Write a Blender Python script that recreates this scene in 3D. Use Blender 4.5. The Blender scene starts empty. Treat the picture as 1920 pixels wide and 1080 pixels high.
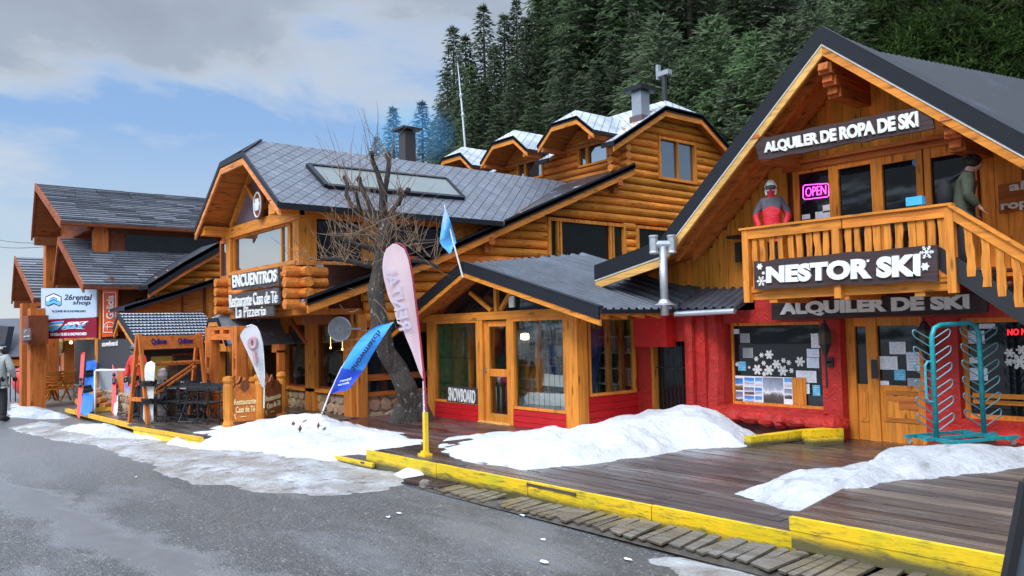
import bpy, math, random
import numpy as np
from mathutils import Vector, Matrix
R = math.radians
sc = bpy.context.scene
col = sc.collection
random.seed(7)

# ---------------------------------------------------------------- camera
# world frame: X runs along the shop fronts (towards the right), Y into the buildings, Z up
FOC, PITCH, ROLL, YAW, HCAM = 1500.0, R(2.9), R(-1.31), R(-39.4), 2.2
def _axes():
    cp, sp, cr, sr = math.cos(PITCH), math.sin(PITCH), math.cos(ROLL), math.sin(ROLL)
    fw = np.array([0, cp, sp]); up0 = np.array([0, -sp, cp]); r0 = np.array([1.0, 0, 0])
    rt = cr*r0 + sr*up0; up = -sr*r0 + cr*up0
    M = np.array([[-math.sin(YAW), -math.cos(YAW), 0], [math.cos(YAW), -math.sin(YAW), 0], [0, 0, 1.0]])
    return M@rt, M@up, M@fw
CRT, CUP, CFW = _axes()
CAM = np.array([0, 0, HCAM])
cd = bpy.data.cameras.new('camera'); cam = bpy.data.objects.new('camera', cd); col.objects.link(cam)
cd.sensor_width = 36; cd.lens = FOC/1920*36; cd.clip_start = 0.05; cd.clip_end = 2000
m = Matrix.Identity(4)
for i in range(3):
    m[i][0], m[i][1], m[i][2], m[i][3] = CRT[i], CUP[i], -CFW[i], CAM[i]
cam.matrix_world = m
sc.camera = cam
sc.view_settings.view_transform = 'Standard'; sc.view_settings.look = 'None'
sc.view_settings.gamma = 1; sc.view_settings.exposure = 0.22

# ---------------------------------------------------------------- sun and sky
SUN = Vector((0.20, -0.66, 0.72)).normalized()
sl = bpy.data.lights.new('sun', 'SUN'); sl.energy = 1.4; sl.angle = R(12); sl.color = (1, 0.95, 0.88)
so = bpy.data.objects.new('sun', sl); col.objects.link(so)
so.rotation_euler = (-SUN).to_track_quat('-Z', 'Y').to_euler()
world = bpy.data.worlds.new('World'); sc.world = world; world.use_nodes = True
def world_nodes():
    nt = world.node_tree; N = nt.nodes; L = nt.links; N.clear()
    out = N.new('ShaderNodeOutputWorld'); bg = N.new('ShaderNodeBackground')
    sky = N.new('ShaderNodeTexSky'); sky.sky_type = 'NISHITA'; sky.sun_disc = False
    sky.sun_elevation = math.asin(SUN.z); sky.sun_rotation = math.atan2(SUN.x, SUN.y)
    sky.air_density = 1.0; sky.dust_density = 1.0; sky.ozone_density = 1.5
    tc = N.new('ShaderNodeTexCoord')
    def math_(op, a, b=None, c=None):
        n = N.new('ShaderNodeMath'); n.operation = op
        for k, v in enumerate((a, b, c)):
            if v is None: continue
            if isinstance(v, (int, float)): n.inputs[k].default_value = v
            else: L.new(v, n.inputs[k])
        return n.outputs[0]
    def ramp(f, stops):
        n = N.new('ShaderNodeValToRGB'); e = n.color_ramp.elements
        while len(e) < len(stops): e.new(0.5)
        for q, (p, c) in zip(e, stops): q.position = p; q.color = (*c, 1)
        L.new(f, n.inputs[0]); return n.outputs[0]
    sep = N.new('ShaderNodeSeparateXYZ'); L.new(tc.outputs['Generated'], sep.inputs[0])
    el = math_('MAXIMUM', sep.outputs[2], 0.0)
    mp = N.new('ShaderNodeMapping'); mp.inputs['Scale'].default_value = (1.0, 1.0, 2.1); mp.inputs['Location'].default_value = (SKYOFF[0], SKYOFF[1], SKYOFF[2])
    L.new(tc.outputs['Generated'], mp.inputs[0])
    n1 = N.new('ShaderNodeTexNoise'); n1.inputs['Scale'].default_value = 3.1; n1.inputs['Detail'].default_value = 9; n1.inputs['Roughness'].default_value = 0.56; n1.inputs['Distortion'].default_value = 0.25
    L.new(mp.outputs[0], n1.inputs['Vector'])
    bias = ramp(el, [(0.0, (.56,)*3), (0.11, (.47,)*3), (0.19, (.42,)*3), (0.24, (.44,)*3), (0.285, (.60,)*3), (0.34, (.70,)*3), (1.0, (.56,)*3)])
    d0 = math_('ADD', n1.outputs[0], math_('SUBTRACT', bias, 0.5))
    dens = math_('SMOOTH_MIN', 1.0, math_('MULTIPLY', math_('MAXIMUM', math_('SUBTRACT', d0, 0.465), 0.0), 6.5), 0.25)
    n2 = N.new('ShaderNodeTexNoise'); n2.inputs['Scale'].default_value = 6.0; n2.inputs['Detail'].default_value = 6; L.new(mp.outputs[0], n2.inputs['Vector'])
    thick = math_('ADD', d0, math_('MULTIPLY', math_('SUBTRACT', n2.outputs[0], 0.5), 0.16))
    thick = math_('SUBTRACT', thick, math_('MULTIPLY', math_('MAXIMUM', math_('SUBTRACT', 0.29, el), 0.0), 1.1))
    cc = ramp(thick, [(0.46, (6.0, 6.4, 6.8)), (0.52, (5.9, 6.3, 6.6)), (0.58, (4.9, 5.4, 6.1)), (0.66, (3.5, 4.1, 5.0)), (0.85, (2.9, 3.4, 4.3))])
    # clear sky: the Nishita sky, lifted towards a paler winter blue
    lift = N.new('ShaderNodeMix'); lift.data_type = 'RGBA'; lift.inputs[0].default_value = 0.78
    L.new(sky.outputs[0], lift.inputs[6])
    L.new(ramp(el, [(0.0, (6.6, 7.1, 7.4)), (0.12, (4.6, 5.9, 7.3)), (0.24, (2.7, 4.5, 7.6)), (0.5, (2.0, 3.7, 7.0)), (1.0, (1.4, 2.8, 5.6))]), lift.inputs[7])
    mx = N.new('ShaderNodeMix'); mx.data_type = 'RGBA'
    L.new(dens, mx.inputs[0]); L.new(lift.outputs[2], mx.inputs[6]); L.new(cc, mx.inputs[7])
    top = N.new('ShaderNodeMix'); top.data_type = 'RGBA'; top.blend_type = 'MULTIPLY'; top.inputs[0].default_value = 1
    L.new(mx.outputs[2], top.inputs[6]); L.new(ramp(el, [(0, (1,)*3), (.45, (1,)*3), (.66, (3.3,)*3), (1, (3.5,)*3)]), top.inputs[7])  # overhead sky, out of view, brightened as added ambient light
    bk = N.new('ShaderNodeMix'); bk.data_type = 'RGBA'; bk.blend_type = 'MULTIPLY'; bk.inputs[0].default_value = 1
    L.new(top.outputs[2], bk.inputs[6]); L.new(ramp(math_('MULTIPLY_ADD', sep.outputs[1], -1.0, 0.0), [(0.0, (1,)*3), (.45, (2.6, 2.55, 2.45)), (1, (2.8, 2.75, 2.6))]), bk.inputs[7])   # added fill light: unseen sky behind the camera brightened
    L.new(bk.outputs[2], bg.inputs[0]); bg.inputs[1].default_value = 0.1
    L.new(bg.outputs[0], out.inputs[0])
SKYOFF = (7.7, 3.3, 0.3)
world_nodes()

# ---------------------------------------------------------------- helpers: picture point -> place in the world
def ray(x, y):
    d = CFW + CRT*(x-960)/FOC + CUP*(540-y)/FOC
    return d
def PG(x, y, z=0.0):
    d = ray(x, y); return CAM + d*(z-HCAM)/d[2]
def PW(x, y, w):
    d = ray(x, y); return CAM + d*w/d[1]
def PU(x, y, u):
    d = ray(x, y); return CAM + d*u/d[0]
def PD(x, y, dist):
    return CAM + ray(x, y)*dist
def PPL(x, y, p0, n):
    d = ray(x, y); p0 = np.array(p0, float); n = np.array(n, float)
    return CAM + d*(((p0-CAM)@n)/(d@n))
def V(*a): return np.array(a, float)
def nrm(v): v = np.array(v, float); return v/np.linalg.norm(v)

ORG = {}
class MB:
    def __init__(s): s.v = []; s.f = []; s.uv = None; s.k = []
    def add(s, vs, fs):
        b = len(s.v); s.k.append((b, len(s.f))); s.v += [tuple(map(float, p)) for p in vs]; s.f += [tuple(i+b for i in f) for f in fs]; return s
    def box(s, a, b):
        x0, y0, z0 = np.minimum(a, b); x1, y1, z1 = np.maximum(a, b)
        return s.add([(x0,y0,z0),(x1,y0,z0),(x1,y1,z0),(x0,y1,z0),(x0,y0,z1),(x1,y0,z1),(x1,y1,z1),(x0,y1,z1)],
            [(0,3,2,1),(4,5,6,7),(0,1,5,4),(1,2,6,5),(2,3,7,6),(3,0,4,7)])
    def obox(s, c, X, Y, Z, h):
        c = np.array(c, float); vs = []
        for sz in (-1, 1):
            for sx, sy in ((-1,-1),(1,-1),(1,1),(-1,1)):
                vs.append(c + X*h[0]*sx + Y*h[1]*sy + Z*h[2]*sz)
        return s.add(vs, [(0,3,2,1),(4,5,6,7),(0,1,5,4),(1,2,6,5),(2,3,7,6),(3,0,4,7)])
    def bar(s, p, q, wd, ht, up=(0,0,1)):
        p = np.array(p, float); q = np.array(q, float); X = nrm(q-p); Y = np.cross(up, X)
        if np.linalg.norm(Y) < 1e-5: Y = np.cross((0, 1, 0), X)
        Y = nrm(Y); Z = np.cross(X, Y)
        return s.obox((p+q)/2, X, Y, Z, (np.linalg.norm(q-p)/2, wd/2, ht/2))
    def prism(s, pts, d):
        n = len(pts); d = np.array(d, float); P = [np.array(p, float) for p in pts]
        vs = P + [p+d for p in P]
        fs = [tuple(range(n-1, -1, -1)), tuple(range(n, 2*n))] + [(i, (i+1)%n, (i+1)%n+n, i+n) for i in range(n)]
        a = sum(np.cross(P[i]-P[0], P[(i+1)%n]-P[0]) for i in range(n))
        if a@d < 0: fs = [tuple(reversed(f)) for f in fs]
        return s.add(vs, fs)
    def tube(s, path, r, n=8, cap=True):
        path = [np.array(p, float) for p in path]; k = len(path)
        rr = r if hasattr(r, '__len__') else [r]*k
        vs = []; prev = None
        for i, p in enumerate(path):
            t = nrm(path[min(i+1, k-1)] - path[max(i-1, 0)])
            if prev is None:
                a = np.cross(t, (0, 0, 1.0)); 
                if np.linalg.norm(a) < 1e-3: a = np.cross(t, (0, 1.0, 0))
            else: a = prev - t*(prev@t)
            a = nrm(a); prev = a; b = np.cross(t, a)
            for j in range(n):
                th = 2*math.pi*j/n; vs.append(p + (a*math.cos(th) + b*math.sin(th))*rr[i])
        fs = [(i*n+j, i*n+(j+1)%n, (i+1)*n+(j+1)%n, (i+1)*n+j) for i in range(k-1) for j in range(n)]
        if cap: fs += [tuple(range(n-1, -1, -1)), tuple((k-1)*n+j for j in range(n))]
        return s.add(vs, fs)
    def lathe(s, c, prof, n=16):
        vs = []; c = np.array(c, float)
        for r, z in prof:
            for j in range(n):
                th = 2*math.pi*j/n; vs.append(c + V(r*math.cos(th), r*math.sin(th), z))
        k = len(prof)
        fs = [(i*n+j, i*n+(j+1)%n, (i+1)*n+(j+1)%n, (i+1)*n+j) for i in range(k-1) for j in range(n)]
        fs += [tuple(range(n-1, -1, -1)), tuple((k-1)*n+j for j in range(n))]
        return s.add(vs, fs)
    def ball(s, c, r, n=10, m_=7, jit=0, seed=0):
        rg = random.Random(seed); r = V(r, r, r) if not hasattr(r, '__len__') else np.array(r, float)
        vs = []; c = np.array(c, float)
        for i in range(1, m_):
            ph = math.pi*i/m_
            for j in range(n):
                th = 2*math.pi*j/n; q = 1 + (rg.random()-.5)*jit
                vs.append(c + r*q*V(math.sin(ph)*math.cos(th), math.sin(ph)*math.sin(th), math.cos(ph)))
        vs += [c + V(0,0,r[2]), c - V(0,0,r[2])]; T = len(vs)-2; B = T+1
        fs = [(i*n+j, (i+1)*n+j, (i+1)*n+(j+1)%n, i*n+(j+1)%n) for i in range(m_-2) for j in range(n)]
        fs += [(T, j, (j+1)%n) for j in range(n)] + [(B, (m_-2)*n+(j+1)%n, (m_-2)*n+j) for j in range(n)]
        return s.add(vs, fs)
    def build(s, name, mat, parent=None, smooth=False, uv=None, at=None):
        v = np.array(s.v, float).reshape(-1, 3)
        if parent is not None: o0 = ORG[parent.name]
        elif at is not None: o0 = np.array(at, float)
        else:
            lo, hi = v.min(0), v.max(0); o0 = V((lo[0]+hi[0])/2, (lo[1]+hi[1])/2, lo[2])
        me = bpy.data.meshes.new(name); me.from_pydata((v-o0).tolist(), [], s.f); me.update()
        if smooth: me.polygons.foreach_set('use_smooth', [True]*len(me.polygons))
        if mat is not None:
            for q in (mat if isinstance(mat, (list, tuple)) else [mat]): me.materials.append(q)
        u = uv if uv is not None else s.uv
        if u is not None:
            lay = me.uv_layers.new(name='UVMap')
            idx = np.zeros(len(me.loops), int); me.loops.foreach_get('vertex_index', idx)
            lay.data.foreach_set('uv', np.array(u, float)[idx].ravel())
        o = bpy.data.objects.new(name, me); col.objects.link(o); ORG[o.name] = o0
        if parent is not None: o.parent = parent
        else: o.location = o0
        return o
def each(mb, name, mat, parent, smooth=False):
    """every added shape becomes a part of its own"""
    out = []; K = mb.k+[(len(mb.v), len(mb.f))]
    for (v0, f0), (v1, f1) in zip(K[:-1], K[1:]):
        q = MB(); q.v = mb.v[v0:v1]; q.f = [tuple(i-v0 for i in f) for f in mb.f[f0:f1]]; out.append(q.build(name, mat, parent, smooth))
    return out[0]
def tag(o, label=None, cat=None, group=None, kind=None):
    if label: o['label'] = label
    if cat: o['category'] = cat
    if group: o['group'] = group
    if kind: o['kind'] = kind
    return o
def thing(name, label, cat, loc=(0,0,0), group=None, rz=0):
    o = bpy.data.objects.new(name, None); col.objects.link(o); o.location = loc; o.rotation_euler.z = rz
    o.empty_display_size = 0.2
    ORG[o.name] = np.array(loc, float)
    return tag(o, label, cat, group)
def copy_tree(o, parent=None):
    c = o.copy(); col.objects.link(c)
    if parent is not None: c.parent = parent
    for ch in list(o.children): copy_tree(ch, c)
    return c

# ---------------------------------------------------------------- materials
MATS = {}
class NT:
    def __init__(s, name):
        s.m = bpy.data.materials.new(name); s.m.use_nodes = True; s.t = s.m.node_tree; s.N = s.t.nodes; s.L = s.t.links
        s.b = s.N['Principled BSDF']; s.tc = s.N.new('ShaderNodeTexCoord'); s.geo = s.N.new('ShaderNodeNewGeometry')
        MATS[name] = s.m
    def set(s, **k):
        for a, v in k.items():
            a = a.replace('_', ' ')
            i = s.b.inputs[a]
            if hasattr(v, 'is_output'): s.L.new(v, i)
            elif isinstance(v, (tuple, list)): i.default_value = (*v, 1) if len(v) == 3 else v
            else: i.default_value = v
        return s
    def inp(s, n, k, v):
        if v is None: return
        if hasattr(v, 'is_output'): s.L.new(v, n.inputs[k])
        elif isinstance(v, (tuple, list)) and len(v) == 3 and n.inputs[k].type == 'RGBA': n.inputs[k].default_value = (*v, 1)
        else: n.inputs[k].default_value = v
    def mp(s, scale=(1,1,1), loc=(0,0,0), rot=(0,0,0), src='Object'):
        n = s.N.new('ShaderNodeMapping'); s.inp(n, 'Scale', scale); s.inp(n, 'Location', loc); s.inp(n, 'Rotation', rot)
        s.L.new(s.tc.outputs[src] if isinstance(src, str) else src, n.inputs[0]); return n.outputs[0]
    def noise(s, vec, scale=1, detail=4, rough=.5, dist=0, col=False):
        n = s.N.new('ShaderNodeTexNoise'); s.L.new(vec, n.inputs['Vector'])
        n.inputs['Scale'].default_value = scale; n.inputs['Detail'].default_value = detail; n.inputs['Roughness'].default_value = rough; n.inputs['Distortion'].default_value = dist
        return n.outputs[1 if col else 0]
    def voro(s, vec, scale=1, feature='F1', out=0, rnd=1):
        n = s.N.new('ShaderNodeTexVoronoi'); n.feature = feature; s.L.new(vec, n.inputs['Vector']); n.inputs['Scale'].default_value = scale; n.inputs['Randomness'].default_value = rnd
        return n.outputs[out]
    def math(s, op, a, b=None, c=None):
        n = s.N.new('ShaderNodeMath'); n.operation = op
        for k, v in enumerate((a, b, c)): s.inp(n, k, v)
        return n.outputs[0]
    def ramp(s, f, stops, interp='LINEAR'):
        n = s.N.new('ShaderNodeValToRGB'); n.color_ramp.interpolation = interp; e = n.color_ramp.elements
        while len(e) < len(stops): e.new(.5)
        for q, (p, c) in zip(e, stops):
            q.position = p; c = (c,)*3 if isinstance(c, (int, float)) else c; q.color = (*c, 1)
        s.inp(n, 0, f); return n.outputs[0]
    def mix(s, f, a, b, mode='MIX'):
        n = s.N.new('ShaderNodeMix'); n.data_type = 'RGBA'; n.blend_type = mode
        s.inp(n, 0, f); s.inp(n, 6, a); s.inp(n, 7, b); return n.outputs[2]
    def hsv(s, c, h=.5, sa=1, v=1):
        n = s.N.new('ShaderNodeHueSaturation'); s.inp(n, 'Hue', h); s.inp(n, 'Saturation', sa); s.inp(n, 'Value', v); s.inp(n, 'Color', c); return n.outputs[0]
    def bump(s, h, st=.3, d=.02):
        n = s.N.new('ShaderNodeBump'); n.inputs['Strength'].default_value = st; n.inputs['Distance'].default_value = d; s.L.new(h, n.inputs['Height'])
        s.L.new(n.outputs[0], s.b.inputs['Normal']); return s
    def sep(s, v):
        n = s.N.new('ShaderNodeSeparateXYZ'); s.L.new(v, n.inputs[0]); return n.outputs
    @property
    def rnd(s): return s.geo.outputs['Random Per Island']
def plain(name, c, rough=.6, metal=0, noise=.12, nscale=8, spec=.5, bump=0):
    t = NT(name); n = t.noise(t.mp(), nscale, 5, .6)
    c0 = tuple(x*(1-noise) for x in c); c1 = tuple(min(1, x*(1+noise)) for x in c)
    t.set(Base_Color=t.ramp(n, [(.3, c0), (.7, c1)]), Roughness=rough, Metallic=metal)
    t.b.inputs['Specular IOR Level'].default_value = spec
    if bump: t.bump(t.noise(t.mp(), nscale*3, 6, .7), bump, .02)
    return t.m
def wood(name, c, axis='z', rough=.42, var=.28, knots=True, contrast=.5, dirt=0, spec=.25):
    rough += .12; dirt += .12
    t = NT(name)
    sA, sG = 9.0, .7
    scl = {'x': (sG, sA, sA), 'y': (sA, sG, sA), 'z': (sA, sA, sG)}[axis]
    off = t.N.new('ShaderNodeCombineXYZ'); k = t.math('MULTIPLY', t.rnd, 37.0)
    for i in range(3): t.L.new(k, off.inputs[i])
    vec = t.N.new('ShaderNodeVectorMath'); vec.operation = 'ADD'; t.L.new(t.mp(scl), vec.inputs[0]); t.L.new(off.outputs[0], vec.inputs[1])
    g = t.noise(vec.outputs[0], 1.6, 7, .62, .8)
    d = tuple(x*(1-contrast)*q for x, q in zip(c, (1, .86, .7))); l = tuple(min(1, x*(1+contrast*.55)) for x in c)
    cc = t.ramp(g, [(.28, d), (.5, c), (.72, l)])
    cc = t.hsv(cc, t.math('MULTIPLY_ADD', t.rnd, -.018, .507), 1, t.math('MULTIPLY_ADD', t.rnd, var*2, 1-var))
    if knots:
        sk = {'x': (1.6, 6, 6), 'y': (6, 1.6, 6), 'z': (6, 6, 1.6)}[axis]
        v2 = t.N.new('ShaderNodeVectorMath'); v2.operation = 'ADD'; t.L.new(t.mp(sk), v2.inputs[0]); t.L.new(off.outputs[0], v2.inputs[1])
        kd = t.voro(v2.outputs[0], 1.0)
        cc = t.mix(t.ramp(kd, [(.10, .85), (.2, 0)]), cc, tuple(x*.22 for x in c))
    big = t.noise(t.mp((.8, .8, .8)), 1.3, 4, .6)
    wx = t.noise(t.mp({'x': (.5, 3, 3), 'y': (3, .5, 3), 'z': (3, 3, .5)}[axis]), 1.7, 7, .7)
    cc = t.mix(t.ramp(wx, [(.56, 0), (.74, .55)]), cc, (c[0]*.5, c[1]*.62, c[2]*1.1))
    cc = t.mix(t.ramp(big, [(.35, .32 + dirt), (.62, 0)]), cc, tuple(x*.5 for x in c), 'MIX')
    t.set(Base_Color=cc, Roughness=t.ramp(g, [(.2, rough+.2), (.8, rough)])); t.b.inputs['Specular IOR Level'].default_value = spec
    t.bump(g, .35, .012)
    return t.m
HONEY = (.64, .235, .03); ORANGE = (.56, .185, .03); BROWN = (.30, .085, .022); PALE = (.72, .40, .10)
wood_h_x = wood('honey_wood_x', HONEY, 'x'); wood_h_y = wood('honey_wood_y', HONEY, 'y'); wood_h_z = wood('honey_wood_z', HONEY, 'z')
log_y = wood('log_y', (.80, .27, .03), 'y', .42, .34, dirt=.2); log_x = wood('log_x', (.60, .20, .03), 'x', .42, .34, dirt=.2)
board_z = wood('board_z', (.74, .28, .036), 'z', .5, .34, contrast=.5)
red_wood_x = wood('red_wood_x', (.44, .125, .025), 'x', .5); red_wood_y = wood('red_wood_y', (.44, .125, .025), 'y', .5); red_wood_z = wood('red_wood_z', (.48, .14, .026), 'z', .5)
soffit_x = wood('soffit_x', (.50, .16, .028), 'x', .55); soffit_y = wood('soffit_y', (.50, .16, .028), 'y', .55)
brown_z = wood('brown_z', (.20, .055, .018), 'z', .55); brown_x = wood('brown_x', (.17, .05, .018), 'x', .55)
pale_trim_x = wood('pale_trim_x', (.70, .40, .11), 'x', .6, knots=False)
rustic_y = wood('rustic_y', (.62, .215, .03), 'y', .4)
endgrain = plain('endgrain', (.52, .20, .05), .6, noise=.35, nscale=22)
dark_metal = plain('dark_metal', (.013, .0145, .019), .5, .0, nscale=3, spec=.2)
black_iron = plain('black_iron', (.012, .012, .014), .5)
black_cloth = plain('black_cloth', (.012, .012, .014), .85)
white_paint = plain('white_paint', (.70, .70, .68), .55, noise=.06)
cream_letter = plain('cream_letter', (.68, .66, .60), .6, noise=.1)
grey_letter = plain('grey_letter', (.66, .63, .56), .6, noise=.2, nscale=14)
gold_letter = plain('gold_letter', (.85, .68, .34), .6, noise=.1)
steel = plain('steel', (.55, .57, .58), .32, .85, nscale=5)
galv = plain('galvanised', (.42, .44, .46), .42, .6, nscale=6)
teal = plain('teal_paint', (.008, .24, .27), .35, noise=.25, nscale=14)
yellow_post = plain('yellow_post', (.80, .50, .01), .45, noise=.1)
plywood_green = plain('green_board', (.15, .32, .14), .7, noise=.3)
paper = plain('paper', (.74, .76, .80), .7, noise=.05)
paper_blue = plain('paper_blue', (.06, .22, .55), .6, noise=.6, nscale=20)
skin_m = plain('skin', (.50, .27, .19), .55, noise=.06)
hair_m = plain('hair', (.012, .009, .008), .6)
stone_grey = plain('stone_grey', (.26, .26, .27), .7, noise=.35, nscale=14, bump=.5)
def sign_wood(name, c):
    return wood(name, c, 'x', .6, .15, knots=False, contrast=.4)
sign_dark = sign_wood('sign_dark_wood', (.055, .036, .036)); sign_grey = sign_wood('sign_grey_wood', (.075, .065, .065))
def glass(name, tint=(.012,.014,.016), refl=1.75, rough=.02):
    t = NT(name); t.set(Base_Color=tint, Roughness=rough, IOR=refl)
    t.bump(t.noise(t.mp((.6, .6, .6)), 1.2, 2), .05, .05)
    return t.m
glass_dark = glass('dark_window_glass', (.008,.009,.011), 1.52)
glass_mirror = glass('reflective_glass', (.03, .034, .036), 2.9)
def glass_clear_():
    t = NT('clear_glass'); N, L = t.N, t.L
    g = N.new('ShaderNodeBsdfGlossy'); g.inputs['Roughness'].default_value = .015
    tr = N.new('ShaderNodeBsdfTransparent'); tr.inputs[0].default_value = (.86, .89, .88, 1)
    fr = N.new('ShaderNodeFresnel'); fr.inputs[0].default_value = 1.45
    mx = N.new('ShaderNodeMixShader'); L.new(t.math('MULTIPLY_ADD', fr.outputs[0], .15, .006), mx.inputs[0])
    L.new(tr.outputs[0], mx.inputs[1]); L.new(g.outputs[0], mx.inputs[2])
    L.new(mx.outputs[0], N['Material Output'].inputs[0]); return t.m
glass_clear = glass_clear_()
def emit(name, c, s):
    t = NT(name); t.set(Base_Color=c, Emission_Color=c, Emission_Strength=s); return t.m
lamp_warm = emit('lamp_glow', (1, .62, .22), 6.0); neon_pink = emit('neon_pink', (1, .08, .75), 2.6); neon_red = emit('neon_red', (1, .02, .03), 1.2)
def stucco_red_():
    t = NT('red_stucco'); v = t.mp()
    n1 = t.noise(v, 9, 6, .65); n2 = t.noise(v, 1.1, 4, .6)
    c = t.ramp(n1, [(.3, (.38, .012, .007)), (.6, (.52, .019, .010)), (.8, (.60, .04, .02))])
    c = t.mix(t.ramp(n2, [(.4, .35), (.65, 0)]), c, (.22, .008, .012))
    t.set(Base_Color=c, Roughness=.62); t.bump(t.math('ADD', n1, t.math('MULTIPLY', t.noise(v, 28, 5, .6), .5)), .9, .035); return t.m
red_stucco = stucco_red_()
def red_boards_():
    t = NT('red_boards'); v = t.mp(); z = t.sep(t.tc.outputs['Object'])[2]
    n = t.noise(t.mp((1.2, 1.2, 12)), 1.5, 5, .6)
    c = t.ramp(n, [(.3, (.42, .008, .012)), (.7, (.58, .014, .018))])
    c = t.mix(t.ramp(t.noise(v, 2.5, 6, .7), [(.62, 0), (.75, .35)]), c, (.20, .01, .012))
    t.set(Base_Color=c, Roughness=.38); t.bump(n, .2, .01); return t.m
red_boards = red_boards_()
def slate_(name, a, b, snow=0.0, rough=.5):
    t = NT(name); n = t.noise(t.mp(), 7, 6, .65)
    c = t.ramp(t.rnd, [(0, a), (1, b)])
    c = t.mix(t.ramp(n, [(.3, .5), (.7, 0)]), c, tuple(x*.5 for x in a))
    if snow:
        s_ = t.noise(t.mp(), 1.2, 8, .72)
        c = t.mix(t.ramp(s_, [(.62-snow, 0), (.70-snow*.7, .85)]), c, (.78, .81, .86))
    t.set(Base_Color=c, Roughness=rough); t.bump(n, .4, .012); return t.m
slate = slate_('slate_roof', (.10, .105, .12), (.26, .27, .30), rough=.42)
slate_snow = slate_('slate_roof_snow', (.36, .39, .44), (.46, .49, .55), .06, rough=.45)
def lattice_(name, base, line, size, snow=0.0):
    t = NT(name); uv = t.sep(t.mp(src='UV'))
    a = t.math('DIVIDE', t.math('ADD', uv[0], t.math('MULTIPLY', uv[1], 1.0)), size); b = t.math('DIVIDE', t.math('SUBTRACT', uv[0], t.math('MULTIPLY', uv[1], 1.0)), size)
    def ln(x):
        f = t.math('FRACT', x); return t.math('MINIMUM', f, t.math('SUBTRACT', 1.0, f))
    d = t.math('MINIMUM', ln(a), ln(b))
    cell = t.N.new('ShaderNodeCombineXYZ'); t.L.new(t.math('FLOOR', a), cell.inputs[0]); t.L.new(t.math('FLOOR', b), cell.inputs[1])
    wn = t.N.new('ShaderNodeTexWhiteNoise'); t.L.new(cell.outputs[0], wn.inputs[0])
    c = t.hsv(base, .5, 1, t.math('MULTIPLY_ADD', wn.outputs[0], .36, .82))
    n = t.noise(t.mp(), 1.3, 8, .68)
    if snow: c = t.mix(t.ramp(n, [(.40, snow), (.64, 0)]), c, (.74, .77, .82))
    else: c = t.mix(t.ramp(n, [(.35, .5), (.6, 0)]), c, tuple(x*.62 for x in base))
    c = t.mix(t.ramp(d, [(.018, 1), (.05, 0)]), c, line)
    t.set(Base_Color=c, Roughness=.5); t.b.inputs['Specular IOR Level'].default_value = .3; t.bump(t.math('ADD', t.ramp(d, [(0, 0), (.09, 1)]), t.math('MULTIPLY', wn.outputs[0], .35)), .55, .03); return t.m
tile_grey = lattice_('grey_diamond_tiles', (.145, .155, .18), (.03, .034, .042), .32)
tile_snowy = lattice_('frosted_diamond_tiles', (.30, .32, .36), (.09, .10, .115), .34, .5)
rack_x = wood('rack_wood_x', (.56, .165, .028), 'x', .5); rack_z = wood('rack_wood_z', (.56, .165, .028), 'z', .5)
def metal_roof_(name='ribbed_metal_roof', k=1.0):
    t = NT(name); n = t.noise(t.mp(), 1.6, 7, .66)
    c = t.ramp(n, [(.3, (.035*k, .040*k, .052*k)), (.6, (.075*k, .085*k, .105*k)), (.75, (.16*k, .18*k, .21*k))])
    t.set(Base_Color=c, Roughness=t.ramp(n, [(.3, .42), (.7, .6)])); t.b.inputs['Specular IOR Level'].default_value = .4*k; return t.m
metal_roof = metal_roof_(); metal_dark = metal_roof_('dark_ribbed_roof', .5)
def rubble_(name):
    t = NT(name)
    c = t.ramp(t.rnd, [(0, (.30, .16, .09)), (.25, (.46, .31, .17)), (.5, (.55, .42, .26)), (.75, (.44, .22, .14)), (1, (.40, .33, .24))])
    n = t.noise(t.mp(), 11, 6, .7)
    c = t.mix(t.ramp(n, [(.3, .55), (.65, 0)]), c, (.16, .11, .07))
    t.set(Base_Color=c, Roughness=.75); t.bump(n, .6, .03); return t.m
rubble = rubble_('rubble_stone')
mortar = plain('mortar', (.24, .19, .13), .9, noise=.25, bump=.4)
# ---------------------------------------------------------------- numeric noise
def vnoise(x, y, seed=0):
    xi = np.floor(x).astype(int); yi = np.floor(y).astype(int); fx = x-xi; fy = y-yi
    fx = fx*fx*(3-2*fx); fy = fy*fy*(3-2*fy)
    def h(a, b):
        n = (a*374761393 + b*668265263 + seed*1442695041) & 0x7fffffff
        n = ((n ^ (n >> 13))*1274126177) & 0x7fffffff
        return ((n ^ (n >> 16)) & 0xffff)/65535.0
    return (h(xi, yi)*(1-fx)+h(xi+1, yi)*fx)*(1-fy) + (h(xi, yi+1)*(1-fx)+h(xi+1, yi+1)*fx)*fy
def fbm(x, y, seed=0, o=5, g=.5):
    s = 0; a = 1; t = 0
    for k in range(o):
        s = s + a*vnoise(x*2**k+k*17.3, y*2**k-k*9.1, seed+k); t += a; a *= g
    return s/t

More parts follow.
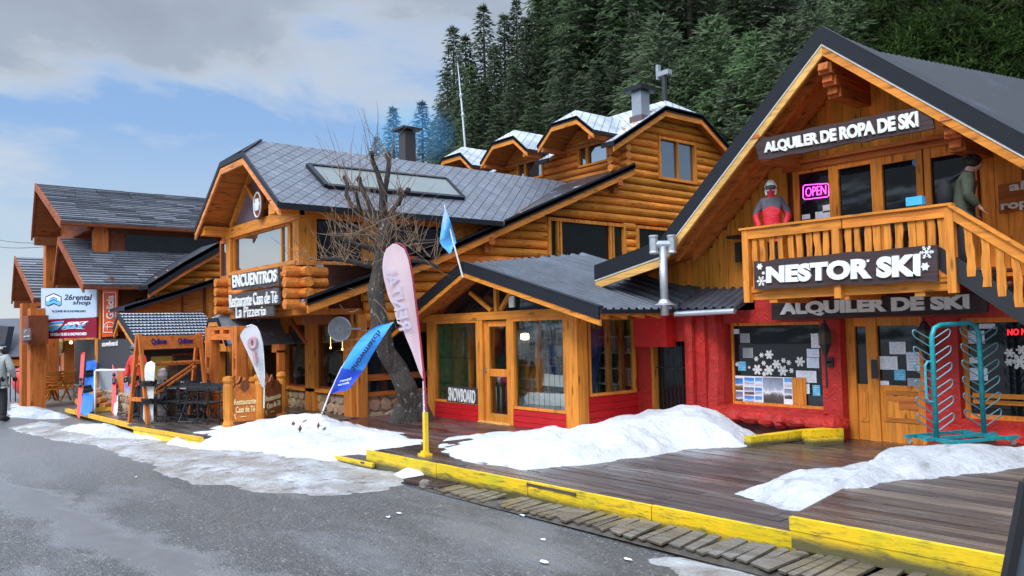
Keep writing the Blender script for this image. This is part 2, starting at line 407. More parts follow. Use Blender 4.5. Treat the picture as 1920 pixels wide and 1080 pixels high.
# ---------------------------------------------------------------- ground
def asphalt_():
    t = NT('asphalt'); v = t.mp()
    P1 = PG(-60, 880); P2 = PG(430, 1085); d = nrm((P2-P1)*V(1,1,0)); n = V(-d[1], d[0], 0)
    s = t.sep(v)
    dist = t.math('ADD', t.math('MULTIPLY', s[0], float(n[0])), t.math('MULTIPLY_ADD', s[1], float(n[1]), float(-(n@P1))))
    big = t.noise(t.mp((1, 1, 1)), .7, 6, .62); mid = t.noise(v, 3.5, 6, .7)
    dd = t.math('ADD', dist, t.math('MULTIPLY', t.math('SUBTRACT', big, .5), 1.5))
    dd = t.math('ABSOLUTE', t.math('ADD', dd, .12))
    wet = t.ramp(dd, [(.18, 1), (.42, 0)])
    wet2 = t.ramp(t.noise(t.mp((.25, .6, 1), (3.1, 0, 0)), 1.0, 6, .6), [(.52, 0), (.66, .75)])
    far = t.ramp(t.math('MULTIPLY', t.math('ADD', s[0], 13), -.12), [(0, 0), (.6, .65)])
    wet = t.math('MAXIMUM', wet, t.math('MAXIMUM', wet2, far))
    peb = t.voro(v, 42, 'F1', 1); pd = t.voro(v, 42, 'F1', 0)
    pv = t.math('MULTIPLY', t.sep(peb)[0], 1.0)
    peb2 = t.sep(t.voro(v, 21, 'F1', 1))[1]
    c = t.ramp(pv, [(0, (.022, .020, .016)), (.4, (.055, .050, .042)), (.78, (.088, .080, .068)), (.93, (.13, .12, .103)), (1, (.30, .28, .24))])
    c = t.mix(t.ramp(peb2, [(.86, 0), (.95, .45)]), c, (.016, .015, .013))
    trk = t.noise(t.mp((.12, 1.5, 1), (0, 3, 0)), 1.0, 5, .6); c = t.mix(t.ramp(trk, [(.38, .45), (.5, 0)]), c, (.05, .046, .04)); c = t.mix(t.ramp(trk, [(.52, 0), (.66, .4)]), c, (.125, .115, .10))
    c = t.mix(t.ramp(mid, [(.35, .45), (.7, 0)]), c, (.05, .05, .052))
    c = t.mix(t.ramp(big, [(.5, 0), (.72, .4)]), c, (.15, .15, .155))
    brown = t.ramp(t.noise(t.mp((1,1,1), (9, 4, 0)), .9, 6, .65), [(.58, 0), (.7, .5)])
    c = t.mix(brown, c, (.075, .055, .04))
    c = t.mix(t.math('MULTIPLY', wet, .85), c, (.12, .12, .118))  # sky sheen on the wet road put into the base colour as a paler tone
    t.set(Base_Color=c, Roughness=t.math('MULTIPLY_ADD', wet, -.20, t.math('MULTIPLY_ADD', mid, .2, .42)))
    t.b.inputs['Specular IOR Level'].default_value = 1.0
    t.set(IOR=t.math('MULTIPLY_ADD', wet, .55, 1.45))
    hb = t.math('ADD', t.math('MULTIPLY', t.ramp(pd, [(0, 1), (.6, 0)]), t.math('MULTIPLY_ADD', wet, -.97, 1)), t.math('MULTIPLY', mid, t.math('MULTIPLY_ADD', wet, -.7, .8)))
    t.bump(hb, .75, .02); return t.m
asphalt = asphalt_()
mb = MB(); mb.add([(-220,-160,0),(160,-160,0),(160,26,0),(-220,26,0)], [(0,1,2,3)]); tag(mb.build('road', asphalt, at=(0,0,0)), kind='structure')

def deck_(name, c, wet=.6):
    t = NT(name); g = t.noise(t.mp((.6, 12, 12)), 1.5, 7, .65); big = t.noise(t.mp((.5, 1.2, 1)), .9, 6, .6)
    cc = t.ramp(g, [(.28, tuple(x*.45 for x in c)), (.55, c), (.78, tuple(x*1.7 for x in c))])
    cc = t.hsv(cc, t.math('MULTIPLY_ADD', t.rnd, .02, .49), 1, t.math('MULTIPLY_ADD', t.rnd, 1.1, .5))
    cc = t.mix(t.ramp(t.noise(t.mp((.5, 9, 1)), 2, 7, .7), [(.52, 0), (.70, .6)]), cc, (.24, .22, .21))
    t.set(Base_Color=cc, Roughness=t.math('MULTIPLY_ADD', t.ramp(big, [(.40, 1), (.62, 0)]), -.36*wet, .48))
    t.b.inputs['Specular IOR Level'].default_value = .9
    t.bump(g, .5, .012); return t.m
deck_wet = deck_('wet_deck_wood', (.062, .043, .035), 1.0)
deck_brown = deck_('brown_deck_wood', (.092, .064, .048), .7)
deck_grey = deck_('grey_plank_wood', (.105, .084, .06), 1.0)
def yellow_():
    t = NT('worn_yellow_paint'); v = t.mp(); n = t.noise(t.mp((1, 6, 6)), 3, 8, .75); n2 = t.noise(t.mp((1,1,1)), 1.3, 6, .65)
    c = t.ramp(n, [(.3, (.70, .40, .004)), (.6, (.86, .56, .006))])
    c = t.mix(t.ramp(n2, [(.30, .8), (.55, 0)]), c, (.42, .42, .01))
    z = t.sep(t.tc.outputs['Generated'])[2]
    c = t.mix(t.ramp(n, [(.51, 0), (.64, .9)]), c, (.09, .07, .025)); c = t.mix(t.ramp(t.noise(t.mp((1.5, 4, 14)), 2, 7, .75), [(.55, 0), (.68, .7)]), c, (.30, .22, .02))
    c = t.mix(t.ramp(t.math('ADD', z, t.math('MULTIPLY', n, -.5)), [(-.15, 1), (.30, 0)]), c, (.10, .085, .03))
    t.set(Base_Color=c, Roughness=.5); t.bump(n, .5, .015); return t.m
yellow = yellow_()
yellow_clean = plain('yellow_boards', (.80, .60, .05), .5, noise=.18, nscale=5)

def planks(poly, z, wd=.145, along='x', th=.035, mat=None, parent=None, name='planking', zf=None, gap=.013, seed=1, maxlen=3.2):
    """boards clipped to a convex polygon (X,Y)"""
    rg = random.Random(seed); mb = MB(); ax = 0 if along == 'x' else 1; cr = 1-ax
    P = [np.array(p[:2], float) for p in poly]; lo = min(p[cr] for p in P); hi = max(p[cr] for p in P)
    a = lo
    while a < hi-.01:
        b = min(a+wd*(.9+.2*rg.random()), hi); mid = (a+b)/2; xs = []
        for i in range(len(P)):
            p, q = P[i], P[(i+1) % len(P)]
            if (p[cr]-mid)*(q[cr]-mid) < 0: xs.append(p[ax] + (q[ax]-p[ax])*(mid-p[cr])/(q[cr]-p[cr]))
        if len(xs) >= 2:
            x = min(xs); x1 = max(xs)
            while x < x1-.02:
                e = min(x1, x + maxlen*(.7+.6*rg.random()))
                dz = (rg.random()-.5)*.008
                zz = z + dz
                c0 = [0, 0, 0]; c1 = [0, 0, 0]; c0[ax], c1[ax], c0[cr], c1[cr] = x+.002, e-.002, a+gap/2, b-gap/2
                c0[2], c1[2] = zz-th, zz
                k = len(mb.v); mb.box(c0, c1)
                if zf: mb.v[k:] = [(p[0], p[1], p[2]+zf(p[0], p[1])) for p in mb.v[k:]]
                x = e
        a = b
    return mb.build(name, mat, parent)

# main boardwalk in front of the chalet
DZ = .25
t = thing('boardwalk', 'wet dark plank boardwalk with worn yellow edge in front of the ski rental chalet', 'boardwalk', (-8, 8, 0))
planks([(-11.75, 6.57), (-3.2, 6.70), (-3.0, 13.0), (-11.75, 13.0)], DZ, mat=deck_wet, parent=t, wd=.155, seed=3)
mb = MB()
for i in range(4):
    u0 = -11.78 + i*2.0; u1 = u0 + 1.985 if i < 3 else -3.9
    y0 = 6.53 + (u0+11.78)*.018; y1 = 6.53 + (u1+11.78)*.018
    mb.bar((u0, y0, .135+.004*i), (u1, y1, .135+.003*i), .05, .26)
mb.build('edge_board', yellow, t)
mb = MB(); mb.bar((-11.78, 6.56, .16), (-11.78, 8.2, .16), .05, .14); mb.build('end_board', deck_wet, t)
# low step at its end
t = thing('wooden_step', 'low plank step with a rubbed yellow edge at the end of the boardwalk', 'step', (-12.6, 7, 0))
A = [PG(618, 852, .09), PG(700, 868, .09), (-11.82, 7.9, .09), (-12.9, 7.6, .09)]
planks(A, .09, mat=deck_wet, parent=t, wd=.14, seed=5)
mb = MB(); mb.bar(PG(618, 857, .05), PG(700, 874, .05), .05, .09); mb.build('edge_board', yellow, t)
# raised deck at the right
t = thing('raised_deck', 'raised brown plank deck with thick bright yellow front at the right', 'deck', (-2, 7, 0))
L0 = PG(1490, 968, .46); L1 = V(-5.3, 13.0, .46)
planks([(L0[0], L0[1]), (1.5, L0[1]-.02), (1.5, 13.0), (L1[0], L1[1])], .46, mat=deck_brown, parent=t, wd=.15, seed=8)
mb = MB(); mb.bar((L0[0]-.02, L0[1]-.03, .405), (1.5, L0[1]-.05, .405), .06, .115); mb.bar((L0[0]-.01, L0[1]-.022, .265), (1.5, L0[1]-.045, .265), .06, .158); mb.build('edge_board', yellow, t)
mb = MB(); mb.bar((L0[0]-.02, L0[1]+.01, .345), (L1[0]-.02, L1[1], .345), .05, .22); mb.build('side_board', deck_brown, t)
# low gutter boards beside the road
t = thing('gutter_planks', 'row of loose short grey planks lying along the road below the yellow edge', 'planks', (-6, 6.2, 0))
rg = random.Random(4); mb = MB(); u = -9.6
while u < -1.2:
    wdt = .10 + .09*rg.random(); f = (u+9.6)/8.4
    y0 = 6.10 - .06*f + rg.random()*.08; y1 = 6.46 + .04*f; q = .10+rg.uniform(-.05, .05)
    if not (rg.random() < .04):
        a = (u, y0, .014+.10*f+rg.random()*.012); b = (u+q, y1, .035+.20*f+rg.random()*.02)
        mb.bar(a, b, wdt-.012-.012*rg.random(), .022)
    u += wdt
each(mb, 'plank', deck_grey, t)
mb = MB(); mb.add([(-9.9, 6.09, .004), (-1, 6.02, .05), (-1, 6.5, .165), (-9.9, 6.5, .008)], [(0, 1, 2, 3)]); mb.build('soil', plain('wet_soil', (.058, .047, .036), .7, noise=.5, nscale=9, bump=.6), t)

# drain grate
t = thing('drain_grate', 'rusty bar grate over the drain hole beside the yellow boardwalk edge', 'drain grate', PG(815, 905, .04))
c = PG(812, 903, .05); X = nrm(V(1, .05, 0)); Y = V(-X[1], X[0], 0); mb = MB()
rust = plain('rusty_iron', (.075, .045, .035), .6, .3, noise=.4, nscale=18)
for s in (-1, 1): mb.obox(c+Y*.20*s, X, Y, V(0,0,1), (.42, .015, .02)); mb.obox(c+X*.42*s, X, Y, V(0,0,1), (.015, .21, .02))
mb.build('frame', rust, t); mb = MB()
for i in range(19): mb.obox(c+X*(-.40+i*.0445), X, Y, V(0,0,1), (.009, .19, .014))
mb.build('bar', rust, t)
mb = MB(); mb.obox(c-V(0,0,.04), X, Y, V(0,0,1), (.45, .24, .012)); mb.build('pit', black_iron, t)
def rock(name, label, p, r, mat, seed, cat='stone', group=None, flat=.7):
    mb = MB(); mb.ball(p + V(0,0,r*flat*.7), (r, r*.8, r*flat), 12, 8, .35, seed); return tag(mb.build(name, mat, smooth=False), label, cat, group)
rock('stone', 'brownish stone lying on the corner of the drain grate', PG(798, 915), .10, plain('stone_brown', (.16,.13,.11), .8, noise=.3, nscale=15, bump=.5), 3)
rock('stone', 'grey rounded stone at the foot of the restaurant corner post', PG(686, 790, .05), .13, stone_grey, 5)
for i, (x, y) in enumerate(((1548, 1027), (1590, 1040))):
    rock('stone', ['dark stone under the left end of the raised deck', 'smaller pale stone under the raised deck next to the dark one'][i], PG(x, y, .05), .07-.02*i, stone_grey, 8+i)
rock('stone', 'small pale stone on the gutter planks below the raised deck', PG(1743, 1070, .12), .05, stone_grey, 12)
# bits of litter on the asphalt
lit = (('white scrap of litter in the middle of the asphalt', 1020, 1054, .06), ('pale scrap of litter nearest the yellow edge', 980, 968, .055), ('small mauve scrap of litter right of centre on the asphalt', 1018, 1012, .035),
       ('yellowish scrap of litter on the asphalt', 748, 963, .045), ('white scrap of litter beside the yellowish one', 728, 970, .045), ('small white scrap of litter on the far grey asphalt', 254, 895, .04),
       ('pale scrap of litter at the bottom right on the asphalt', 1178, 1050, .05))
for i, (lb, x, y, r) in enumerate(lit):
    if x == 980: x, y = 980, 967
    mb = MB(); c = PG(x, y, .012); rg = random.Random(i); n = 7
    pts = [c + V(math.cos(q*2*math.pi/n)*r*(.6+.6*rg.random()), math.sin(q*2*math.pi/n)*r*.6*(.6+.6*rg.random()), rg.random()*.012) for q in range(n)]
    mb.prism(pts, (0, 0, .004)); tag(mb.build('litter', paper), lb, 'litter', 'scraps of litter on the asphalt')
# dark yard between the restaurant and the pavilion
t = thing('yard_boards', 'dark wet brown boards in front of the snowboard shop door', 'boardwalk', (-14, 9, 0))
planks([(-17.2, 8.3), (-11.8, 7.9), (-11.8, 11.2), (-17.2, 11.2)], .19, mat=deck_('muddy_boards', (.075, .030, .026), 1.0), parent=t, wd=.16, seed=12)

# ---------------------------------------------------------------- snow
def snow_(name, dirt=0.0):
    t = NT(name); v = t.mp(); n = t.noise(v, 5, 7, .65); big = t.noise(v, .9, 5, .6)
    c = t.ramp(n, [(.3, (.56, .59, .63)), (.65, (.70, .72, .75))])
    if dirt:
        sm = t.noise(t.mp((1.0, 1.6, 1)), .8, 8, .7)
        c = t.mix(t.ramp(sm, [(.30, .15*dirt), (.56, dirt)]), c, (.27, .24, .205))
        sp = t.noise(t.mp((2.2, 1.3, 1), rot=(0, 0, .9)), 2.2, 8, .75)
        c = t.mix(t.ramp(sp, [(.52, 0), (.66, dirt)]), c, (.11, .09, .07))
    else:
        c = t.mix(t.ramp(big, [(.44, 0), (.72, .6)]), c, (.46, .41, .36))
    spk = t.voro(v, 7, 'F1', 0)
    c = t.mix(t.ramp(spk, [(.035, .75), (.06, 0)]), c, (.10, .06, .045))
    t.set(Base_Color=c, Roughness=.55 if not dirt else .42); t.b.inputs['Subsurface Weight'].default_value = .0
    t.bump(t.math('ADD', n, t.math('MULTIPLY', t.noise(v, 16, 6, .7), .8)), .85, .06); return t.m
snow_clean = snow_('snow'); snow_mid = snow_('snow_grey', .45); snow_ice = snow_('dirty_ice', .95)
def mound(name, label, poly, z0, ctrl, L=.5, mat=None, rough=.05, step=.06, edge=.16, seed=1, kind=None, zmin=-.05, group=None, base=None, hs=1.0):
    P = np.array([p[:2] for p in poly], float)
    lo = P.min(0)-.3; hi = P.max(0)+.3
    nx = int((hi[0]-lo[0])/step)+1; ny = int((hi[1]-lo[1])/step)+1
    X, Y = np.meshgrid(np.linspace(lo[0], hi[0], nx), np.linspace(lo[1], hi[1], ny), indexing='ij')
    sd = np.full(X.shape, 1e9); ins = np.zeros(X.shape, bool)
    for i in range(len(P)):
        a, b = P[i], P[(i+1) % len(P)]; e = b-a; tt = np.clip(((X-a[0])*e[0]+(Y-a[1])*e[1])/(e@e), 0, 1)
        sd = np.minimum(sd, np.hypot(X-a[0]-tt*e[0], Y-a[1]-tt*e[1]))
        cnd = ((a[1] > Y) != (b[1] > Y)); xi = a[0]+(Y-a[1])*e[0]/(e[1] if abs(e[1]) > 1e-9 else 1e-9)
        ins ^= cnd & (X < xi)
    sd = np.where(ins, sd, -sd) + (fbm(X*2.2, Y*2.2, seed)-.5)*edge*2
    C = np.array([c for c in ctrl], float)
    d2 = (X[..., None]-C[:, 0])**2+(Y[..., None]-C[:, 1])**2+.02
    wt = 1/d2**1.6; H = (wt*(C[:, 2]-z0)*hs).sum(-1)/wt.sum(-1)
    pr = np.where(sd > 0, 1-np.exp(-(np.maximum(sd, 0)/L)**1.5), sd*.9)
    Z = np.where(sd > 0, H*pr, sd*.7) + np.where(sd > 0, (fbm(X*1.7, Y*1.7, seed+5)-.5)*rough*2.2*np.minimum(1, sd/.25) + (fbm(X*7, Y*7, seed+9, 3)-.5)*rough*.7*np.minimum(1, sd/.15), 0)
    Z = np.maximum(Z, zmin-.02)
    keep = (sd > -.25)
    idx = np.arange(nx*ny).reshape(nx, ny); f = []
    k = keep[:-1, :-1] | keep[1:, :-1] | keep[:-1, 1:] | keep[1:, 1:]
    ii, jj = np.nonzero(k)
    used = np.zeros(nx*ny, bool)
    q = np.stack([idx[ii, jj], idx[ii+1, jj], idx[ii+1, jj+1], idx[ii, jj+1]], 1); used[q.ravel()] = True
    mpv = np.cumsum(used)-1
    zb = z0 if base is None else base(X, Y)
    vv = np.stack([X, Y, Z+zb], -1).reshape(-1, 3)[used]
    mb = MB(); mb.v = [tuple(p) for p in vv]; mb.f = [tuple(r) for r in mpv[q]]
    o = mb.build(name, mat, smooth=True); return tag(o, label, 'snow', group, kind or 'thing')
g = lambda x, y, z=0.0: PG(x, y, z)
# dirty ice sheet along the road
mound('snow_sheet', 'flat dirty sheet of grey ice and slush along the road edge', [g(40,812), g(100,824), g(170,834), g(250,862), g(300,886), g(360,906), g(480,921), g(580,931), g(660,928), g(730,918), g(800,902), g(770,888), g(690,875), g(640,855), V(-13.5,7.9,0), V(-16.5,7.0,0), V(-18.5,5.4,0), V(-21.5,4.5,0), V(-25,3.9,0), g(20,800)],
      0, [(*g(600,890)[:2], .035), (*g(300,850)[:2], .04), (*g(150,815)[:2], .035), (-15, 6.6, .09)], .35, snow_ice, .022, seed=3, edge=.22)
# heap in front of the restaurant (holds the blue flag)
pk = lambda x, y, w: tuple(PW(x, y, w))
mound('snow_pile', 'long white snow heap at the foot of the restaurant with red leaves on it', [g(300,838), g(420,856), g(560,868), g(640,868), g(700,872), V(-11.8,7.0,0), V(-11.7,7.9,0), V(-12.2,8.5,0), V(-13.6,8.9,0), V(-15.2,8.8,0), V(-16.4,8.3,0), V(-17.6,7.2,0), V(-18.6,6.0,0)],
      0, [pk(360,814,5.9), pk(425,801,6.1), pk(490,792,6.6), pk(540,781,7.1), pk(592,776,7.5), pk(640,788,8.0), pk(700,801,8.2), pk(770,812,8.25), pk(850,822,8.0), (-13.4, 7.2, .22), (-15.0, 6.6, .25), (-12.2,7.2,.2)], .5, snow_clean, .07, seed=11, hs=1.1)
mound('snow_pile', 'low snow mound beside the yellow corner of the far terrace', [g(95,808), g(180,824), g(260,830), g(330,832), g(310,815), V(-18.7,5.3,0), V(-20.6,4.9,0), V(-22,4.3,0)],
      0, [pk(130,797,4.2), pk(190,786,4.6), pk(225,785,4.8), pk(270,803,5.0)], .4, snow_mid, .04, seed=21)
mound('snow_pile', 'grey snow patch at the foot of the brown corner posts', [g(15,782), g(70,786), g(120,786), g(150,778), V(-25.5,4.75,0), V(-30,4.6,0), V(-33,4.3,0)],
      0, [pk(30,762,4.0), pk(70,759,4.2), pk(110,768,4.3), pk(140,770,4.4)], .4, snow_mid, .05, seed=31)
# heap on the boardwalk
mound('snow_pile', 'tallest white snow heap on the boardwalk beside the snowboard shop', [g(815,842,DZ), g(880,866,DZ), g(990,880,DZ), g(1100,874,DZ), g(1170,862,DZ), g(1240,852,DZ), g(1310,842,DZ), g(1400,838,DZ), g(1425,816,DZ), V(-8.6,12.3,0), V(-9.6,12.2,0), V(-10.6,11.9,0), V(-10.95,10.5,0), V(-11.4,10.2,0), V(-12.0,9.0,0), V(-12.1,8.4,0)],
      DZ, [pk(850,836,8.0), pk(930,822,8.8), pk(985,809,9.2), pk(1060,803,9.9), pk(1100,797,10.2), pk(1180,784,11.0), pk(1235,769,11.3), pk(1297,757,11.5), pk(1340,768,11.6), pk(1385,788,11.7), pk(1415,806,11.8), (-9.6, 8.6, .42), (-8.6, 9.9, .62), (-10.6, 8.2, .36), (-8.2,10.6,.75)], .5, snow_clean, .085, seed=41, edge=.14, hs=1.18)
# slab against the raised deck
mound('snow_pile', 'flat grey snow slab lying across the boardwalk against the raised deck', [g(1370,925,DZ), g(1440,950,DZ), g(1495,962,DZ), g(1500,960,DZ), g(1560,952,.3), g(1700,918,.35), g(1850,888,.46), g(1950,868,.46), g(2010,862,.46), g(2010,846,.46), g(1925,847,.46), g(1860,851,.46), g(1780,852,.46), g(1715,852,.42), g(1690,850,.38), g(1620,868,DZ), g(1530,892,DZ)],
      DZ, [(-4.6, 7.3, .37), (-4.5, 8.3, .48), (-4.4, 9.2, .50), (-4.3, 10.0, .46), (-5.0, 10.2, .42), (-3.4, 9.6, .44), (-2.8, 10.4, .42)], .3, snow_mid, .05, base=lambda X, Y: DZ+.21*np.clip((X+4.17+(Y-6.55)*.175)/.15+.5, 0, 1), seed=51, edge=.14)
mound('snow_pile', 'small snow lump on the drain grate by the yellow edge', [g(745,885,.06), g(780,893,.06), g(806,892,.06), g(800,880,.06), g(765,878,.06)], .05, [(*g(780,887)[:2], .17)], .14, snow_clean, .02, step=.04, edge=.05, seed=61)
mound('slush', 'thin patch of brownish slush on the asphalt at the bottom edge', [g(1215,1048), g(1300,1042), g(1400,1050), g(1480,1068), g(1520,1090), g(1380,1100), g(1270,1078)], 0, [(*g(1380,1066)[:2], .022), (*g(1270,1056)[:2], .02)], .25, snow_ice, .012, step=.035, edge=.22, seed=71)
# curled dead leaves on the heap
leaf_m = plain('dead_leaf', (.16, .035, .03), .7, noise=.4, nscale=30)
rg = random.Random(2); k = 0
for x, y, w in ((605,777,7.2),(612,779,7.4),(560,806,6.6),(605,806,6.8),(600,800,6.9),(640,790,7.8),(665,797,7.9),(690,802,8.0),(572,792,6.9),(552,796,6.8)):
    p = PW(x, y, w) + V(0,0,.02); mb = MB()
    for q in range(3):
        X = nrm(V(rg.random()-.5, rg.random()-.5, (rg.random()-.3)*.5)); Y = nrm(np.cross(X, (0.2, .1, 1))); a = .05+.04*rg.random()
        c = p + V(rg.random()-.5, rg.random()-.5, 0)*.09
        mb.add([c-X*a, c+Y*a*.4+V(0,0,.012), c+X*a, c-Y*a*.4], [(0,1,2),(0,2,3)])
    tag(mb.build('dead_leaves', leaf_m), 'curled dark red leaves lying on the snow heap by the restaurant', 'leaves', 'dead leaves on the snow heap', 'thing')
# forest hillside
def hill_z(x, y):
    return np.maximum(0, (np.asarray(y)-25)*.27) + np.maximum(0, (np.asarray(x)+30)*.02)*np.clip((np.asarray(y)-25)/20, 0, 1)
xs = np.linspace(-160, 70, 60); ys = np.concatenate([np.linspace(25, 90, 40), [130, 200]])
X, Y = np.meshgrid(xs, ys, indexing='ij'); Z = hill_z(X, Y) + (fbm(X*.1, Y*.1, 3)-.5)*1.5*np.clip((Y-26)/6, 0, 1) - .3*(Y < 26)
mb = MB(); mb.v = [tuple(p) for p in np.stack([X, Y, Z], -1).reshape(-1, 3)]
ny = len(ys); mb.f = [(i*ny+j, (i+1)*ny+j, (i+1)*ny+j+1, i*ny+j+1) for i in range(len(xs)-1) for j in range(ny-1)]
tag(mb.build('hillside', plain('forest_floor', (.028, .035, .022), .95, noise=.5, nscale=.6), smooth=True), kind='structure')
# ---------------------------------------------------------------- building helpers
def lw(ax, pl, a, z, o=0.0):
    """point on a wall: ax 'w' faces -Y at Y=pl, ax 'u' faces +X at X=pl; o = distance out of the wall"""
    return V(a, pl-o, z) if ax == 'w' else V(pl+o, a, z)
def lbox(mb, ax, pl, a0, a1, z0, z1, o0, o1): return mb.box(lw(ax, pl, a0, z0, o0), lw(ax, pl, a1, z1, o1))
def ac(ax, pl, x, y):
    p = PW(x, y, pl) if ax == 'w' else PU(x, y, pl)
    return (p[0] if ax == 'w' else p[1]), p[2]
def px_rect(ax, pl, x0, y0, x1, y1):
    a0, za = ac(ax, pl, x0, (y0+y1)/2); a1, _ = ac(ax, pl, x1, (y0+y1)/2); _, zt = ac(ax, pl, (x0+x1)/2, y0); _, zb = ac(ax, pl, (x0+x1)/2, y1)
    return a0, a1, zb, zt
def window(parent, ax, pl, a0, a1, z0, z1, fr=.08, proud=.05, depth=.10, mull=(), trans=(), mf=None, pane=None, label=None, mw=.06, name='window', inset=.02):
    mf = mf or wood_h_z; mb = MB()
    lbox(mb, ax, pl, a0, a0+fr, z0, z1, -depth, proud); lbox(mb, ax, pl, a1-fr, a1, z0, z1, -depth, proud)
    lbox(mb, ax, pl, a0+fr, a1-fr, z0, z0+fr, -depth, proud+.004); lbox(mb, ax, pl, a0+fr, a1-fr, z1-fr, z1, -depth, proud-.004)
    for q in mull: lbox(mb, ax, pl, q-mw/2, q+mw/2, z0+fr, z1-fr, -depth+.01, proud-.012)
    for q in trans: lbox(mb, ax, pl, a0+fr, a1-fr, q-mw/2, q+mw/2, -depth+.012, proud-.018)
    f = mb.build(name, mf, parent)
    if label: f['label'] = label
    mb = MB(); lbox(mb, ax, pl, a0+fr*.6, a1-fr*.6, z0+fr*.6, z1-fr*.6, -inset-.012, -inset); mb.build('pane', pane or glass_dark, f)
    return f
def wall_grid(mb, ax, pl, th, a0, a1, z0, z1, ops=()):
    A = sorted({a0, a1, *[min(max(q, a0), a1) for o in ops for q in o[:2]]}); 
    for i in range(len(A)-1):
        m_ = (A[i]+A[i+1])/2; zs = [(z0, z1)]
        for o in ops:
            if o[0] < m_ < o[1]:
                n = []
                for s, e in zs:
                    if o[2] > s: n.append((s, min(e, o[2])))
                    if o[3] < e: n.append((max(s, o[3]), e))
                zs = [q for q in n if q[1]-q[0] > 1e-3]
        for s, e in zs: lbox(mb, ax, pl, A[i], A[i+1], s, e, -th, 0)
    return mb
def split_spans(lo, hi, ops):
    sp = [(lo, hi)]
    for s, e in ops:
        n = []
        for p, q in sp:
            if e <= p or s >= q: n.append((p, q)); continue
            if s > p: n.append((p, s))
            if e < q: n.append((e, q))
        sp = n
    return [q for q in sp if q[1]-q[0] > .03]
def boards(parent, name, ax, pl, a0, a1, zlo, zhi, ops, mat, wd=.16, seed=1, th=.028):
    rg = random.Random(seed); mb = MB(); a = a0
    while a < a1-.01:
        b = min(a1, a + wd*(.75+.5*rg.random())); c = (a+b)/2
        lo = zlo(c) if callable(zlo) else zlo; hi = zhi(c) if callable(zhi) else zhi
        for s, e in split_spans(lo, hi, [(o[2], o[3]) for o in ops if o[0] < c < o[1]]):
            lbox(mb, ax, pl, a+.003, b-.003, s, e, -.03, th*(.3+.7*rg.random()))
        a = b
    mb2 = MB()
    return mb.build(name, mat, parent)
def logs(parent, name, ax, pl, ext, z0, z1, ops, mat, r=.145, seed=1, endmat=None, n=7, bulge=1.0):
    """log courses; ext(z) -> (a0, a1)"""
    rg = random.Random(seed); mb = MB(); z = z0; h = 2*r*.93
    while z < z1-.03:
        zc = z+h/2; a0, a1 = ext(zc)
        if a1-a0 > .1:
            for s, e in split_spans(a0, a1, [(o[0], o[1]) for o in ops if o[2]+.05 < zc+h*.4 and o[3]-.05 > zc-h*.4]):
                x = s
                while x < e-.02:
                    q = min(e, x+2.2+3.2*rg.random())
                    if e-q < .7: q = e
                    rr = r*(.97+.06*rg.random()); dz = (rg.random()-.5)*.012
                    ps = []
                    for xx in (x+.002, q-.002):
                        for k in range(n):
                            th = -math.pi/2 + math.pi*k/(n-1)
                            ps.append(lw(ax, pl, xx, zc+dz+math.sin(th)*h*.5, math.cos(th)*rr*bulge))
                        ps.append(lw(ax, pl, xx, zc+dz, -.12))
                    m_ = n+1
                    fs = [(k, k+1, m_+k+1, m_+k) for k in range(n-1)] + [tuple(range(n)), tuple(range(2*m_-2, m_-1, -1))]
                    if ax == 'w': fs = [tuple(reversed(f)) for f in fs]
                    mb.add(ps, fs)
                    x = q
        z += h
    return mb.build(name, mat, parent, smooth=False)
def ribs(mb, P00, P10, P01, P11, pitch=.22, h=.035, flat=.55, nseg=8):
    """ribbed sheet: edge P00->P10 at the top, P01->P11 at the eave"""
    P00, P10, P01, P11 = [np.array(p, float) for p in (P00, P10, P01, P11)]
    Ls = np.linalg.norm(P11-P01); n = max(3, int(round(Ls/pitch)))
    N = nrm(np.cross(P10-P00, P01-P00)); N = N if N[2] > 0 else -N
    prof = []
    for i in range(n):
        for f, q in ((0, 0), (flat, 0), (flat+.12, 1), (.88, 1)): prof.append(((i+f)/n, q*h))
    prof.append((1, 0)); vs = []
    for j in range(nseg+1):
        t_ = j/nseg
        for s_, o in prof:
            a = P00+(P10-P00)*s_; b = P01+(P11-P01)*s_; vs.append(a+(b-a)*t_+N*o)
    k = len(prof)
    return mb.add(vs, [(j*k+i, j*k+i+1, (j+1)*k+i+1, (j+1)*k+i) for j in range(nseg) for i in range(k-1)])
def slab(mb, pts, th):
    P = [np.array(p, float) for p in pts]; return mb.prism(P, V(0, 0, -th))
def rake(mb, pts, ht, drop, th, ax='w', out=1):
    """boards following a roof edge (list of 3D points); vertical height ht starting drop below; thickness th inwards"""
    d = V(0, th, 0) if ax == 'w' else V(-th, 0, 0)
    n = len(pts); top = [np.array(p, float)-V(0,0,drop) for p in pts]; bot = [p-V(0,0,ht) for p in top]
    for i in range(n-1): mb.prism([top[i], top[i+1], bot[i+1], bot[i]], d)
    return mb
